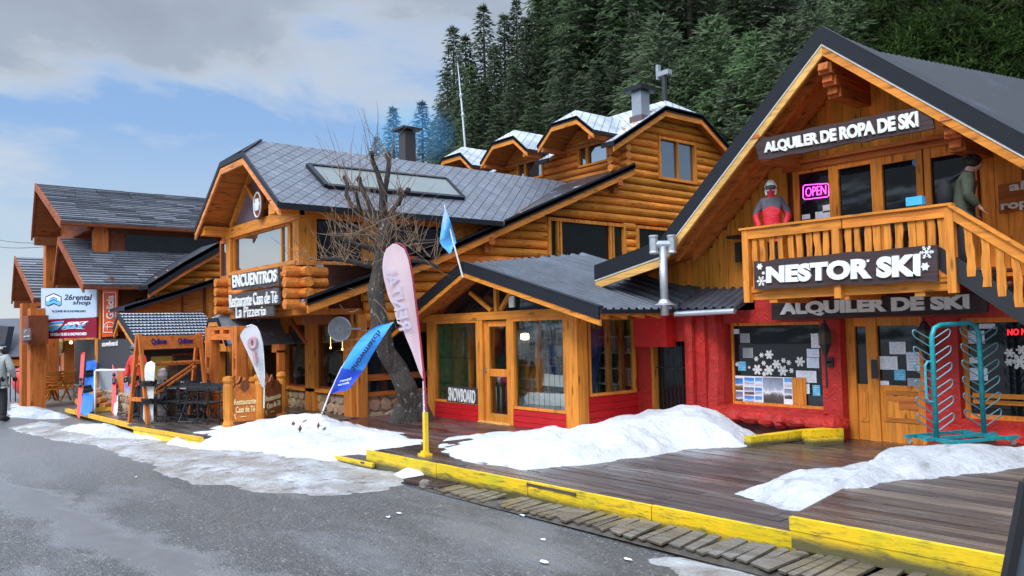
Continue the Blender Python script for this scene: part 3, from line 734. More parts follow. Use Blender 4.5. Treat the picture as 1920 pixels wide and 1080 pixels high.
def text_q(parent, s, TL, TR, BR, BL, mat, ext=.02, bold=0.0, name='lettering', space=1.0, mirror=False, shear=0, back=.0):
    """letters stretched to a quad in space (glyph box maps to the quad), raised by ext"""
    cu = bpy.data.curves.new('t', 'FONT'); cu.body = s; cu.extrude = 0.5; cu.offset = bold; cu.space_character = space; cu.shear = shear; cu.resolution_u = 4
    ob = bpy.data.objects.new('t', cu); col.objects.link(ob)
    dg = bpy.context.evaluated_depsgraph_get(); me = bpy.data.meshes.new_from_object(ob.evaluated_get(dg))
    v = np.zeros(len(me.vertices)*3); me.vertices.foreach_get('co', v); v = v.reshape(-1, 3)
    fs = [tuple(p.vertices) for p in me.polygons]
    bpy.data.objects.remove(ob); bpy.data.meshes.remove(me); bpy.data.curves.remove(cu)
    lo, hi = v.min(0), v.max(0); s_ = (v[:, 0]-lo[0])/(hi[0]-lo[0]); t_ = (v[:, 1]-lo[1])/(hi[1]-lo[1])
    if mirror: s_ = 1-s_; fs = [tuple(reversed(f)) for f in fs]
    TL, TR, BR, BL = [np.array(p, float) for p in (TL, TR, BR, BL)]
    N = nrm(np.cross(TR-TL, TL-BL)); 
    P = ((1-s_)*(1-t_))[:, None]*BL + (s_*(1-t_))[:, None]*BR + ((1-s_)*t_)[:, None]*TL + (s_*t_)[:, None]*TR
    P = P + N*(((v[:, 2]+.5)*ext) - back)[:, None]
    mb = MB(); mb.v = [tuple(p) for p in P]; mb.f = fs
    return mb.build(name, mat, parent)
def text_px(parent, s, fn, TL, TR, BR, BL, mat, out=.0, **k):
    P = [fn(*p) for p in (TL, TR, BR, BL)]; N = nrm(np.cross(P[1]-P[0], P[0]-P[3]))
    return text_q(parent, s, *[p+N*out for p in P], mat, **k)
def plank_quad(mb, TL, TR, BR, BL, th, wav=.0, seed=0, n=14):
    """a board from four corners with slightly wandering long edges"""
    rg = random.Random(seed); TL, TR, BR, BL = [np.array(p, float) for p in (TL, TR, BR, BL)]
    N = nrm(np.cross(TR-TL, TL-BL)); U = nrm(TL-BL); top = []; bot = []
    for i in range(n+1):
        f = i/n; top.append(TL+(TR-TL)*f+U*(rg.random()-.5)*wav); bot.append(BL+(BR-BL)*f+U*(rg.random()-.5)*wav)
    return mb.prism(bot+top[::-1], N*th)
def flake(mb, c, r, X, Y, N, arms=6, w=.16):
    for k in range(arms):
        a = math.pi*2*k/arms; d = X*math.cos(a)+Y*math.sin(a); e = -X*math.sin(a)+Y*math.cos(a)
        mb.obox(c+d*r*.5, d, e, N, (r*.5, r*w*.5, .004))
        for q, l in ((.45, .3), (.72, .24)):
            for s in (-1, 1):
                f = nrm(d*.8+e*s); mb.obox(c+d*r*q+f*r*l*.5, f, np.cross(N, f), N, (r*l*.5, r*w*.36, .0045))
    mb.obox(c, X, Y, N, (r*.2, r*.2, .005))
    return mb
ZU = V(0, 0, 1)

# ---------------------------------------------------------------- ski rental chalet (right)
ch = thing('ski_rental_chalet', 'two storey orange timber chalet with red stucco ground floor and balcony at the right', 'chalet', (-6.4, 12.9, .25))
WL, WU, WB, WR = 12.6, 12.9, 11.4, 11.6     # lower wall, upper wall, balcony front, roof edge
w1 = px_rect('w', WL+.18, 1373, 608, 1541, 762); dL, dR = ac('w', WL+.25, 1592, 700)[0], ac('w', WL+.25, 1746, 700)[0]
w2 = px_rect('w', WL+.18, 1808, 608, 1990, 790)
w2 = (w2[0], w2[1], .72, 2.2)
mb = wall_grid(MB(), 'w', WL, .32, -9.75, -1.0, .1, 2.78, [(w1[0]-.02, w1[1]+.1, w1[2], 2.2), (dL, dR, .0, 2.24), w2, (-9.8, -8.42, 2.44, 2.8)])
# subdivide-free rough front: separate rounded pier at the left corner
mb.tube([(-9.45, WL+.02, .1), (-9.4, WL-.02, .8), (-9.36, WL+.03, 1.6), (-9.4, WL, 2.42)], [.36, .30, .26, .28], 12)
mb.build('stucco_wall', red_stucco, ch)
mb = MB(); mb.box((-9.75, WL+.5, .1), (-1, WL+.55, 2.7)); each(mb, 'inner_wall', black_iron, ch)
# stone ledge under the shop window
rg = random.Random(5); mb = MB(); x = -9.35
while x < -6.95:
    r = .13+.11*rg.random(); mb.ball((x+r, WL-.16, .50+.04*rg.random()), (r*1.25, .24+.05*rg.random(), .12+.05*rg.random()), 12, 8, .16, int(x*100) % 97); x += r*1.7
mb.ball((-7.15, WL-.22, .52), (.26, .22, .13), 12, 8, .1, 3)
mb.box((-9.3, WL-.26, .56), (-7.1, WL+.2, .66)); mb.build('stone_ledge', red_stucco, ch)
x = -5.3; mb = MB()
while x < -2.2:
    r = .16+.10*rg.random(); mb.ball((x+r, WL-.12, .48), (r*1.3, .22, .17), 12, 8, .16, int(x*100) % 97); x += r*1.8
mb.build('stone_ledge', red_stucco, ch)
mb = MB(); mb.box((-9.3, WL-.2, .22), (-7.0, WL-.02, .42)); mb.build('ledge_base', plain('dark_red_base', (.10, .012, .014), .7, noise=.3), ch)
# shop windows
window(ch, 'w', WL+.18, w1[0], w1[1]+.06, w1[2], 2.2, fr=.05, proud=.02, mf=wood_h_z)
mb = MB(); lbox(mb, 'w', WL+.18, *px_rect('w', WL+.18, 1487, 708, 1512, 759)[:2], *px_rect('w', WL+.18, 1487, 708, 1512, 759)[2:], .0, .012); mb.build('inner_panel', wood_h_z, ch)
window(ch, 'w', WL+.18, *w2, fr=.07, proud=.02, mf=wood_h_z)
mb = MB(); lbox(mb, 'w', WL+.18, w2[0]+.1, w2[1]-.1, 1.03, 1.10, .0, .006); lbox(mb, 'w', WL+.18, w2[0]+.1, w2[1]-.1, .94, 1.0, .0, .006); each(mb, 'inner_ledge', wood_h_x, ch)
# entrance door
PDR = WL+.25
dfn = lambda x0, y0, x1, y1: px_rect('w', PDR, x0, y0, x1, y1)
mb = MB()
def dbox(x0, y0, x1, y1, o0, o1): lbox(mb, 'w', PDR, *dfn(x0, y0, x1, y1)[:2], *dfn(x0, y0, x1, y1)[2:], o0, o1)
z_s, z_t = .22, 2.24
def dv(x0, x1, y0=None, y1=None, o0=-.03, o1=.05):
    a0 = ac('w', PDR, x0, 700)[0]; a1 = ac('w', PDR, x1, 700)[0]
    zb = z_s if y1 is None else ac('w', PDR, (x0+x1)/2, y1)[1]; zt = z_t if y0 is None else ac('w', PDR, (x0+x1)/2, y0)[1]
    lbox(mb, 'w', PDR, a0, a1, zb, zt, o0, o1)
dv(1592, 1608); dv(1630, 1650, o1=.06); dv(1728, 1748); dv(1608, 1630, None, 612, o1=.045); dv(1650, 1728, None, 610, o1=.045)
f = mb.build('door_frame', wood_h_z, ch)
mb = MB(); dv(1608, 1630, 612, 720, -.02, .0); dv(1650, 1728, 610, 723, -.02, .0); mb.build('door_glass', glass_dark, f)
mb = MB(); dv(1608, 1630, 720, None, -.02, .012); dv(1611, 1627, 735, 790, .012, .026); dv(1615, 1623, 742, 783, .026, .034)
mb.build('side_panel', wood_h_z, ch)
mb = MB(); dv(1650, 1728, 723, None, -.02, .016); dv(1655, 1661, 735, 790, .016, .03); dv(1722, 1728, 735, 790, .016, .03)
d_ = mb.build('door', wood_h_z, ch)
mb = MB(); dv(1661, 1722, 733, 741, .016, .03); dv(1661, 1722, 784, 792, .016, .03); dv(1664, 1719, 744, 752, .016, .024); dv(1684, 1719, 752, 768, .016, .027); mb.build('door_panel', wood('door_inlay', (.42, .15, .025), 'x'), d_)
mb = MB(); dv(1638, 1650, 674, 709, .06, .075); mb.build('handle', black_iron, d_)
# upper wall of vertical boards
AP = V(-6.37, 0, 6.74); LK = V(-9.74, 0, 3.69); LE = V(-11.45, 0, 3.36); RE = V(-1.9, 0, 6.74-.84*4.47)
def roof_z(u):
    if u > AP[0]: return AP[2]-(u-AP[0])*.84
    if u > LK[0]: return AP[2]+(u-AP[0])*(AP[2]-LK[2])/(AP[0]-LK[0])
    return LK[2]+(u-LK[0])*(LK[2]-LE[2])/(LK[0]-LE[0])
DG = (-7.88, -4.70, 2.8, 4.96)
boards(ch, 'board_wall', 'w', WU, -11.2, -2.2, lambda u: 2.72, lambda u: roof_z(u)-.13, [DG], board_z, .17, 4)
mb = MB(); mb.prism([(-11.2, WU+.06, 2.7), (-2.2, WU+.06, 2.7), (-2.2, WU+.06, roof_z(-2.2)-.25), (AP[0], WU+.06, AP[2]-.1), (LK[0], WU+.06, LK[2]-.1), (-11.2, WU+.06, 3.25)], (0, .06, 0)); mb.build('wall_backing', brown_z, ch)
# glazed balcony doors
hz = 4.96
mb = MB(); mb.bar((-7.98, WU-.07, hz+.05), (-4.62, WU-.07, hz+.02), .14, .06); mb.bar((-7.9, WU-.03, hz-.04), (-4.7, WU-.03, hz-.06), .1, .10); mb.build('door_header', red_wood_x, ch)
panes = ((1500, 1558, 322), (1576, 1638, 312), (1659, 1723, 303), (1751, 1823, 290))
edge = [1478] + [q for p in panes for q in p[:2]] + [1842]
for i, (x0, x1, yt) in enumerate(panes):
    a0 = ac('w', WU, x0, 380)[0]; a1 = ac('w', WU, x1, 380)[0]
    b0 = ac('w', WU, (edge[2*i]+x0)/2 if i else 1482, 380)[0]; b1 = ac('w', WU, (x1+edge[2*i+2 if 2*i+2 < len(edge) else -1]+(edge[2*i+3] if 2*i+3 < len(edge) else 0))/2 if False else x1+9, 380)[0]
    fr = min(a0-b0, b1-a1)
    mb = MB(); lbox(mb, 'w', WU, a0-.10, a0, 2.82, hz-.10, -.03, .045+.004*i); lbox(mb, 'w', WU, a1, a1+.10, 2.82, hz-.10, -.03, .048+.004*i)
    zt = ac('w', WU, (x0+x1)/2, yt)[1]
    lbox(mb, 'w', WU, a0, a1, zt, hz-.10, -.03, .043); lbox(mb, 'w', WU, a0, a1, 2.82, 3.15, -.03, .043)
    f = mb.build('balcony_door', wood_h_z, ch); mb = MB(); lbox(mb, 'w', WU, a0-.02, a1+.02, 3.13, zt+.02, -.01, .0); mb.build('pane', glass_dark, f)
# roof
YB = 21.0
mb = MB()
for a, b in ((AP, LK), (LK, LE)):
    slab(mb, [V(a[0], WR, a[2]-.05), V(b[0], WR, b[2]-.05), V(b[0], YB, b[2]-.05), V(a[0], YB, a[2]-.05)], .09)
q1 = V(AP[0], 13.4, AP[2]); q2 = V(AP[0], YB, AP[2]+.85)
slab(mb, [V(AP[0], WR, AP[2]-.05), V(RE[0], WR, RE[2]-.05), V(RE[0], 13.4, RE[2]-.05), q1-V(0,0,.02)], .09)
slab(mb, [q1-V(0,0,.40), V(RE[0], 13.4, RE[2]-.40), V(RE[0], YB, RE[2]-.40)], .05); slab(mb, [q1-V(0,0,.40), V(RE[0], YB, RE[2]-.40), q2-V(0,0,.40)], .05)
mb.build('roof', soffit_x, ch)
mb = MB(); ribs(mb, V(AP[0], WR, AP[2]+.01), q1+V(0,0,.01), V(LK[0], WR, LK[2]+.01), V(LK[0], 13.4, LK[2]+.01)); ribs(mb, q1+V(0,0,.01), q2+V(0,0,.01), V(LK[0], 13.4, LK[2]+.01), V(LK[0], YB, LK[2]+.01)); ribs(mb, V(LK[0], WR, LK[2]+.01), V(LK[0], YB, LK[2]+.01), V(LE[0], WR, LE[2]+.01), V(LE[0], YB, LE[2]+.01))
mb.build('roof_sheet', metal_roof, ch)
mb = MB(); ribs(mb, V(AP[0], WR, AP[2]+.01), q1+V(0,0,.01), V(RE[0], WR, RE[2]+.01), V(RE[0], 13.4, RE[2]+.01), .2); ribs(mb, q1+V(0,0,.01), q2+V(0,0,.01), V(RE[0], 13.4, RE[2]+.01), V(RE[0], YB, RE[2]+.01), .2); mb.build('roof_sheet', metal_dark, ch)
mb = MB(); pts = [V(p[0], WR-.03, p[2]+.05) for p in (LE, LK, AP, RE)]; rake(mb, pts, .26, 0, .05); rake(mb, [p+V(0, .0, 0) for p in pts], .03, -.032, .18); mb.build('fascia', dark_metal, ch)
mb = MB(); rake(mb, [p+V(0, .015, 0) for p in pts], .03, .262, .03); mb.build('drip_edge', white_paint, ch)
mb = MB(); rake(mb, [p+V(0, .03, 0) for p in pts[:3]], .15, .294, .05); mb.build('rake_board', pale_trim_x, ch)
mb = MB(); rake(mb, [p+V(0, .03, 0) for p in pts[2:]], .15, .294, .05); mb.build('rake_board', wood_h_x, ch)
mb = MB()
for y in (12.05, 12.55):
    rake(mb, [V(p[0], y, p[2]-.12) for p in (LK, AP, RE)], .16, 0, .1)
each(mb, 'rafter', soffit_x, ch)
for u in (-6.37, -4.60, -7.62):
    z = roof_z(u)-(.50 if u == -6.37 else .20); mb = MB()
    for k, (y0, h) in enumerate(((11.66, .17), (11.78, .17), (11.92, .17))):
        mb.box((u-.11, y0, z-h*(k+1)), (u+.11, WU, z-h*k-.008)); mb.bar((u, y0+.01, z-h*(k+.5)), (u, y0-.06, z-h*(k+.5)+.02), .16, h*.7)
    mb.build('purlin_end', red_wood_y, ch)
# balcony
mb = MB(); mb.box((-7.80, WB, 2.70), (-4.48, WU-.05, 2.80)); mb.box((-7.8, WB+.03, 2.58), (-4.5, WB+.13, 2.70))
for u in (-7.3, -6.1, -5.0): mb.box((u-.07, WB+.05, 2.52), (u+.07, WL, 2.70))
bal = mb.build('balcony', wood_h_x, ch)
mb = MB(); mb.bar((-7.82, WB-.02, 3.755), (-4.48, WB-.02, 3.735), .13, .035); mb.bar((-7.76, WB-.03, 3.66), (-6.05, WB-.03, 3.655), .045, .155); mb.bar((-6.03, WB-.027, 3.655), (-4.56, WB-.027, 3.645), .045, .155)
mb.bar((-7.77, WB, 3.75), (-7.77, WU, 3.75), .12, .035); mb.bar((-7.77, WB, 3.66), (-7.77, WU, 3.66), .045, .15)
mb.build('handrail', wood_h_x, bal)
for x in (1400, 1570, 1784):
    u = ac('w', WB, x, 450)[0]; mb = MB(); mb.box((u-.055, WB-.06, 2.54), (u+.055, WB+.05, 3.735 if x != 1570 else 3.6)); each(mb, 'post', wood_h_z, bal)
rg = random.Random(9)
def baluster(xc, w, zb, zt, wd):
    L = []; Rr = []; n = 6; tilt = (rg.random()-.5)*.05
    for i in range(n+1):
        z = zb+(zt-zb)*i/n; q = tilt*(i/n-.5)
        L.append(V(xc-wd/2+q+(rg.random()-.5)*.022, w, z)); Rr.append(V(xc+wd/2+q+(rg.random()-.5)*.022, w, z))
    m_ = MB(); m_.prism(L[::1]+Rr[::-1], (0, .03, 0)); return m_
for x in (1416, 1431, 1448, 1465, 1484, 1501, 1518, 1534, 1549, 1592, 1609, 1629, 1647, 1666, 1687, 1712, 1729, 1749, 1769):
    baluster(ac('w', WB, x, 470)[0], WB-.015, 2.76, 3.60, .085+.02*rg.random()).build('baluster', wood_h_z, bal)
for k in range(7):
    m_ = MB(); y = WB+.2+k*.2; m_.box((-7.785, y-.045, 2.78), (-7.755, y+.045, 3.6)); m_.build('baluster', wood_h_z, bal)
# outside stair going down to the right
s0 = PW(1786, 388, WB); s1 = PW(1925, 470, WB); sl_ = (s1[2]-s0[2])/(s1[0]-s0[0]); g0 = PW(1806, 512, WB); 
run = 3.2
mb = MB(); mb.bar((g0[0]-.35, WB, g0[2]-.35*sl_+.0), (g0[0]+run, WB, g0[2]+run*sl_), .05, .26); mb.bar((g0[0]-.2, WU-.3, g0[2]), (g0[0]+run, WU-.3, g0[2]+run*sl_), .05, .26)
st = mb.build('stair', black_iron, ch)
mb = MB()
for k in range(12):
    f = k/12; mb.box((g0[0]+run*f, WB+.03, g0[2]+.05+run*f*sl_-.02), (g0[0]+run*f+.28, WU-.33, g0[2]+.05+run*f*sl_+.02))
each(mb, 'tread', deck_brown, st)
mb = MB(); mb.bar((s0[0], WB-.03, s0[2]-.07), (s0[0]+run, WB-.03, s0[2]-.07+run*sl_), .045, .17); mb.bar((s0[0]-.02, WB-.03, s0[2]+.02), (s0[0]+run, WB-.03, s0[2]+.02+run*sl_), .12, .035); mb.build('handrail', wood_h_x, st)
for k, x in enumerate((1820, 1849, 1876, 1906, 1938, 1972, 2010)):
    u = ac('w', WB, x, 470)[0]; zt = s0[2]-.12+(u-s0[0])*sl_; zb = g0[2]+(u-g0[0])*sl_+.08
    baluster(u, WB-.03, zb-.05, zt, .10).build('baluster', wood_h_z, st)
# vent on the wall
mb = MB(); a = px_rect('w', WU-.03, 1834, 250, 1858, 274); lbox(mb, 'w', WU-.03, *a, 0, .03)
vt = mb.build('vent', plain('vent_plastic', (.42, .38, .34), .5), ch); mb = MB()
for k in range(6): lbox(mb, 'w', WU-.03, a[0]+.03, a[1]-.03, a[2]+.03+k*.032, a[2]+.042+k*.032, .03, .038)
mb.build('slat', plain('vent_slat', (.2, .18, .16), .6), vt)

# ---- signs on the chalet
def sign(name, label, cat, ax, pl, q, mat, th=.05, wav=.0, seed=0, group=None):
    fn = (lambda x, y: PW(x, y, pl)) if ax == 'w' else (lambda x, y: PU(x, y, pl))
    P = [fn(*p) for p in q]; t = thing(name, label, cat, (P[2]+P[3])/2, group); mb = MB()
    N = nrm(np.cross(P[1]-P[0], P[0]-P[3])); plank_quad(mb, *[p-N*th for p in P], th, wav, seed); mb.build('board', mat, t); return t, fn
t, fn = sign('sign_board', 'long dark wooden sign reading ALQUILER DE ROPA DE SKI under the gable', 'sign', 'w', 11.62, ((1413, 263), (1742, 195), (1752, 240), (1424, 301)), sign_dark, .05, .03, 1)
text_px(t, 'ALQUILER DE ROPA DE SKI', fn, (1433, 268), (1722, 208), (1724, 243), (1435, 290), cream_letter, out=.0, bold=.05, ext=.03, space=.96)
t, fn = sign('sign_board', 'dark wooden sign with the biggest white letters and snowflakes on the balcony front', 'sign', 'w', 11.30, ((1413, 491), (1757, 458), (1758, 526), (1415, 543)), sign_dark, .05, .03, 2)
text_px(t, 'NESTOR SKI', fn, (1438, 500), (1727, 475), (1727, 518), (1438, 531), white_paint, bold=.062, ext=.03, space=1.04)
for x, y, r in ((1425, 500, .055), (1428, 527, .085), (1738, 473, .095), (1735, 500, .06)):
    flake(MB(), fn(x, y)+V(0, -.008, 0), r, V(1,0,0), ZU, V(0,-1,0)).build('snowflake', white_paint, t)
mb = MB()
for x, y, r in ((1432, 512, .025), (1628, 489, .02), (1425, 500, .04), (1735, 500, .045)): mb.prism([fn(x, y)+V(math.cos(q/10*6.283)*r, 0, math.sin(q/10*6.283)*r) for q in range(10)], (0, -.014, 0))
each(mb, 'dot', white_paint, t)
t, fn = sign('sign_board', 'dark wooden sign with grey letters ALQUILER DE SKI above the entrance', 'sign', 'w', 12.46, ((1446, 566), (1850, 546), (1851, 587), (1447, 600)), sign_dark, .05, .02, 3)
text_px(t, 'ALQUILER DE SKI', fn, (1463, 567), (1818, 551), (1819, 584), (1464, 594), white_paint, bold=.06, ext=.03)
t, fn = sign('sign_board', 'brown plank sign with small white letters cut off by the right edge', 'sign', 'w', 12.84, ((1871, 346), (2080, 318), (2080, 368), (1873, 399)), red_wood_x, .04, .02, 4)
text_px(t, 'alquiler', fn, (1893, 342), (2040, 322), (2040, 344), (1893, 364), cream_letter, bold=.03, ext=.02)
text_px(t, 'ropa de ski', fn, (1877, 378), (2052, 354), (2052, 376), (1878, 399), cream_letter, bold=.03, ext=.02)
# neon sign
t = thing('neon_sign', 'glowing pink neon OPEN sign in the balcony door', 'neon sign', PW(1530, 372, WU-.03))
fn = lambda x, y: PW(x, y, WU-.04)
text_px(t, 'OPEN', fn, (1511, 352), (1549, 347), (1549, 364), (1511, 369), neon_pink, bold=-.012, ext=.012)
c = [(1506, 350), (1509, 347), (1551, 344), (1554, 347), (1554, 366), (1551, 369), (1509, 374), (1506, 371), (1506, 350)]
mb = MB(); mb.tube([fn(*p) for p in c], .008, 6); mb.build('tube', neon_pink, t)
t = thing('neon_sign', 'red neon ski lettering in the window behind the boot rack', 'neon sign', PW(1905, 630, WL+.16))
text_px(t, 'NO NEED SKI', lambda x, y: PW(x, y, WL+.15), (1889, 617), (1975, 613), (1975, 627), (1889, 629), neon_red, bold=.03, ext=.01)
# stickers and notices (each a sheet on the glass)
def sheet(name, label, pl, q, mat, cat='notice', group=None, th=.004):
    a = px_rect('w', pl, *q); mb = MB(); lbox(mb, 'w', pl, *a, 0, th); return tag(mb.build(name, mat), label, cat, group)
def notice_mat(name, base, ink, rows=9, seed=0):
    t = NT(name); g = t.sep(t.tc.outputs['Generated'])
    r_ = t.math('FRACT', t.math('MULTIPLY', g[2], rows)); n = t.noise(t.mp((30, 30, 60), (seed, 0, 0)), 1, 2)
    k = t.math('MULTIPLY', t.math('GREATER_THAN', r_, .62), t.math('GREATER_THAN', n, .50)); inx = t.math('MULTIPLY', t.math('GREATER_THAN', g[0], .1), t.math('LESS_THAN', g[0], .9))
    t.set(Base_Color=t.mix(t.math('MULTIPLY', t.math('MULTIPLY', k, inx), .6), base, ink), Roughness=.5); return t.m
def photo_mat(name, sky, mid, low, seed):
    t = NT(name); g = t.sep(t.tc.outputs['Generated']); n = t.noise(t.mp((5, 5, 5), (seed*3.1, 0, seed)), 1.3, 6, .65)
    h = t.math('ADD', g[2], t.math('MULTIPLY', t.math('SUBTRACT', n, .5), .55))
    t.set(Base_Color=t.ramp(h, [(.12, low), (.34, mid), (.46, (.75, .78, .82)), (.56, sky), (.95, tuple(min(1, q*.55) for q in sky))]), Roughness=.25); return t.m
nm = [notice_mat('notice_%d' % i, b, k, r, i) for i, (b, k, r) in enumerate((((.70,.72,.76),(.1,.1,.14),9), ((.62,.68,.76),(.05,.15,.4),6), ((.30,.32,.34),(.1,.1,.1),10), ((.08,.4,.6),(.8,.85,.9),5)))]
pms = [photo_mat('photo_print_%d' % i, s, m_, l, i) for i, (s, m_, l) in enumerate((((.08,.28,.75),(.3,.2,.1),(.12,.06,.03)), ((.15,.4,.8),(.6,.65,.7),(.5,.5,.55)), ((.3,.3,.45),(.05,.05,.1),(.25,.1,.03)), ((.35,.4,.5),(.12,.1,.1),(.06,.05,.05)), ((.1,.35,.9),(.2,.25,.5),(.6,.65,.7))))]
GW = WL+.195
for lb, q, k in (('white notice highest on the right edge of the shop window', (1521,625,1538,652), 0), ('blue and white leaflet on the right edge of the shop window', (1513,654,1536,670), 1), ('white leaflet with round symbol on the shop window', (1513,671,1536,690), 1),
        ('wide white notice low in the shop window', (1493,695,1531,717), 0), ('small white notice under the wide one', (1495,719,1518,738), 0), ('cyan leaflet in the lower right corner of the shop window', (1524,722,1538,742), 3),
        ('faded grey notice high in the shop window', (1388,625,1406,643), 2), ('faded grey notice lower in the dark shop window', (1393,652,1412,671), 2), ('small white sticker in the top left corner of the shop window', (1373,617,1386,626), 0), ('small blue photo leaflet left in the shop window', (1384,678,1399,695), 3)):
    sheet('notice', lb, GW, q, nm[k], 'notice', 'paper notices on the shop window')
pd_ = WL+.253
for lb, q, k in (('white notice highest on the entrance door glass', (1668,641,1698,664), 0), ('white notice with round stamp on the door glass', (1650,668,1683,693), 0), ('white flyer with two purple photos on the door glass', (1700,660,1725,695), 1), ('blue and white payment sticker on the door glass', (1677,693,1698,713), 3), ('small pale sticker at the bottom left of the door glass', (1651,714,1667,722), 0), ('striped sticker at the bottom right of the door glass', (1702,709,1726,724), 2)):
    sheet('notice', lb, pd_, q, nm[k], 'notice', 'paper notices on the entrance door')
for lb, q, k in (('upper white notice on the window behind the boot rack', (1836,607,1866,616), 0), ('white and blue notice on the window behind the boot rack', (1810,620,1846,644), 1), ('small notice low on the window behind the boot rack', (1815,670,1833,681), 0), ('pale blue notice on the window behind the boot rack', (1818,690,1852,713), 1)):
    sheet('notice', lb, GW, q, nm[k], 'notice', 'paper notices behind the boot rack')
for lb, q in (('white notice in the left balcony door pane', (1543,384,1557,398)), ('pale blue sticker in the left balcony door pane', (1529,396,1557,410)), ('small blue sticker in the left balcony door pane', (1504,402,1519,411))):
    sheet('notice', lb, WU-.004, q, nm[0] if 'white' in lb else nm[1], 'notice', 'stickers on the balcony doors')
tag(MB().prism([PW(1716+6*math.cos(q/12*6.283), 305+7*math.sin(q/12*6.283), WU-.004) for q in range(12)], (0, .003, 0)).build('sticker', paper_blue), 'round blue sticker in the top corner of the third balcony pane', 'sticker')
t = thing('photo_poster', 'wide poster of small mountain photos along the bottom of the shop window', 'poster', PW(1430, 758, GW))
a = px_rect('w', GW, 1374, 706, 1486, 759); mb = MB(); lbox(mb, 'w', GW, *a, 0, .004); mb.build('backing', paper, t)
for i, q in enumerate(((1376,709,1393,731),(1376,734,1393,757),(1396,708,1414,723),(1396,726,1414,740),(1396,742,1414,757),(1416,708,1429,724),(1416,727,1429,741),(1416,743,1429,757),(1431,708,1469,758),(1471,709,1485,726),(1471,729,1485,748))):
    a = px_rect('w', GW-.004, *q); mb = MB(); lbox(mb, 'w', GW-.004, *a, 0, .003); mb.build('photo', pms[(i*2+i//3) % 5], t)
# snowflake stickers
fl = ((1442,665,.075),(1456,683,.075),(1420,693,.085),(1442,694,.085),(1468,695,.085),(1500,678,.08),(1418,673,.04),(1428,666,.04),(1432,681,.04),(1469,676,.042),(1479,680,.042),(1484,695,.04),(1433,701,.04),(1382,683,.035),(1405,689,.025))
for i, (x, y, r) in enumerate(fl):
    mb = MB(); flake(mb, PW(x, y, GW-.006), r*1.15, V(1,0,0), ZU, V(0,-1,0), w=.3); tag(mb.build('snowflake_sticker', white_paint), 'white snowflake sticker on the dark shop window above the poster', 'sticker', 'snowflakes on the shop window')
for i, (x, y, r) in enumerate(((1893,662,.06),(1892,679,.05),(1912,678,.1),(1915,656,.06))):
    mb = MB(); flake(mb, PW(x, y, GW-.006), r*1.15, V(1,0,0), ZU, V(0,-1,0), w=.3); tag(mb.build('snowflake_sticker', white_paint), 'white snowflake sticker on the window behind the boot rack', 'sticker', 'snowflakes on the right window')
# wall lanterns
def lantern(x, label):
    p = PW(x, 640, WL-.17); t = thing('wall_lantern', label, 'lantern', p); c = np.array(p)
    prof_t = [(.015, .36), (.03, .34), (.02, .31), (.05, .28), (.11, .17), (.115, .15)]
    mb = MB(); mb.lathe(c, [(r, z) for r, z in prof_t], 6); mb.lathe(c, [(.09, -.09), (.03, -.24), (.02, -.28), (.02, -.75), (.005, -.78)], 6); mb.lathe(c, [(.115, -.05), (.09, -.09)], 6); 
    for k in range(6):
        a = k*math.pi/3; d = V(math.cos(a), math.sin(a), 0); mb.tube([c+d*.11+ZU*.16, c+d*.11-ZU*.06], .008, 4)
    mb.box(c+V(-.02, 0, -.36), c+V(.02, .17, -.33)); mb.box(c+V(-.05, .13, -.43), c+V(.05, .17, -.27)); mb.build('frame', black_iron, t)
    mb = MB(); mb.lathe(c, [(.098, -.06), (.1, .15)], 6); mb.build('lamp_shade', plain('lantern_glass_%d' % x, (.06, .04, .02), .2), t)
lantern(1547, 'black hexagonal iron lantern on the red pier left of the entrance')
lantern(1734, 'black iron lantern half hidden behind the boot rack right of the entrance')
# yellow timber curb
t = thing('yellow_curb', 'short broken yellow timber curb in front of the shop window', 'curb', PG(1490, 825, .25))
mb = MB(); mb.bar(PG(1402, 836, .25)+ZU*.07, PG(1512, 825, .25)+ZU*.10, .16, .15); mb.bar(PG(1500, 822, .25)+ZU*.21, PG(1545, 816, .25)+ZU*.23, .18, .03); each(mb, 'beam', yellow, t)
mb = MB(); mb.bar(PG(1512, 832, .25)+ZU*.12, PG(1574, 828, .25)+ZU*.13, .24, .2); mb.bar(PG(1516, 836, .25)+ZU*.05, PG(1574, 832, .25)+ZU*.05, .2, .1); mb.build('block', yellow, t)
# ---------------------------------------------------------------- snowboard shop pavilion
ks = thing('snowboard_pavilion', 'low glazed timber pavilion with red base boards and ribbed grey roof, the snowboard shop', 'shop', (-13.5, 11.5, .2))
WK, UK, WR2 = 10.6, -11.0, 10.0
kx = lambda x: PW(x, 690, WK)[0]
zsill = .58; zhead = 2.40
KL = -16.07
mb = MB()
for x0, x1 in ((804, 816), (898, 908), (954, 963)): mb.box((kx(x0), WK-.04, .16), (kx(x1), WK+.10, zhead))
each(mb, 'post', wood_h_z, ks)
mb = MB(); mb.box((-11.27, WK-.07, .16), (UK+.07, WK+.20, zhead+.15)); mb.build('corner_post', wood_h_z, ks)
mb = MB(); mb.box((KL-.75, WK-.05, zhead), (-11.30, WK+.10, zhead+.17)); each(mb, 'beam', wood_h_x, ks)
mb = MB(); mb.box((UK-.12, WK+.24, zhead), (UK+.05, 12.3, zhead+.15))
for k in range(5):
    y = 10.35+k*.48; mb.bar((UK-.3, y, 2.72), (-9.95, y, 2.40), .10, .14)
each(mb, 'rafter', wood_h_y, ks)
mb = MB()
for a, b in ((kx(816), kx(898)), (kx(963), -11.30)):
    for k in range(3):
        h = (zsill-.04-.16)/3; mb.box((a, WK-.03+.004*k, .16+h*k), (b, WK+.05, .16+h*(k+1)-.008))
for k in range(5):
    h = (.86-.16)/5; mb.box((UK-.05, WK+.24, .16+h*k), (UK+.03-.003*k, 12.26, .16+h*(k+1)-.008))
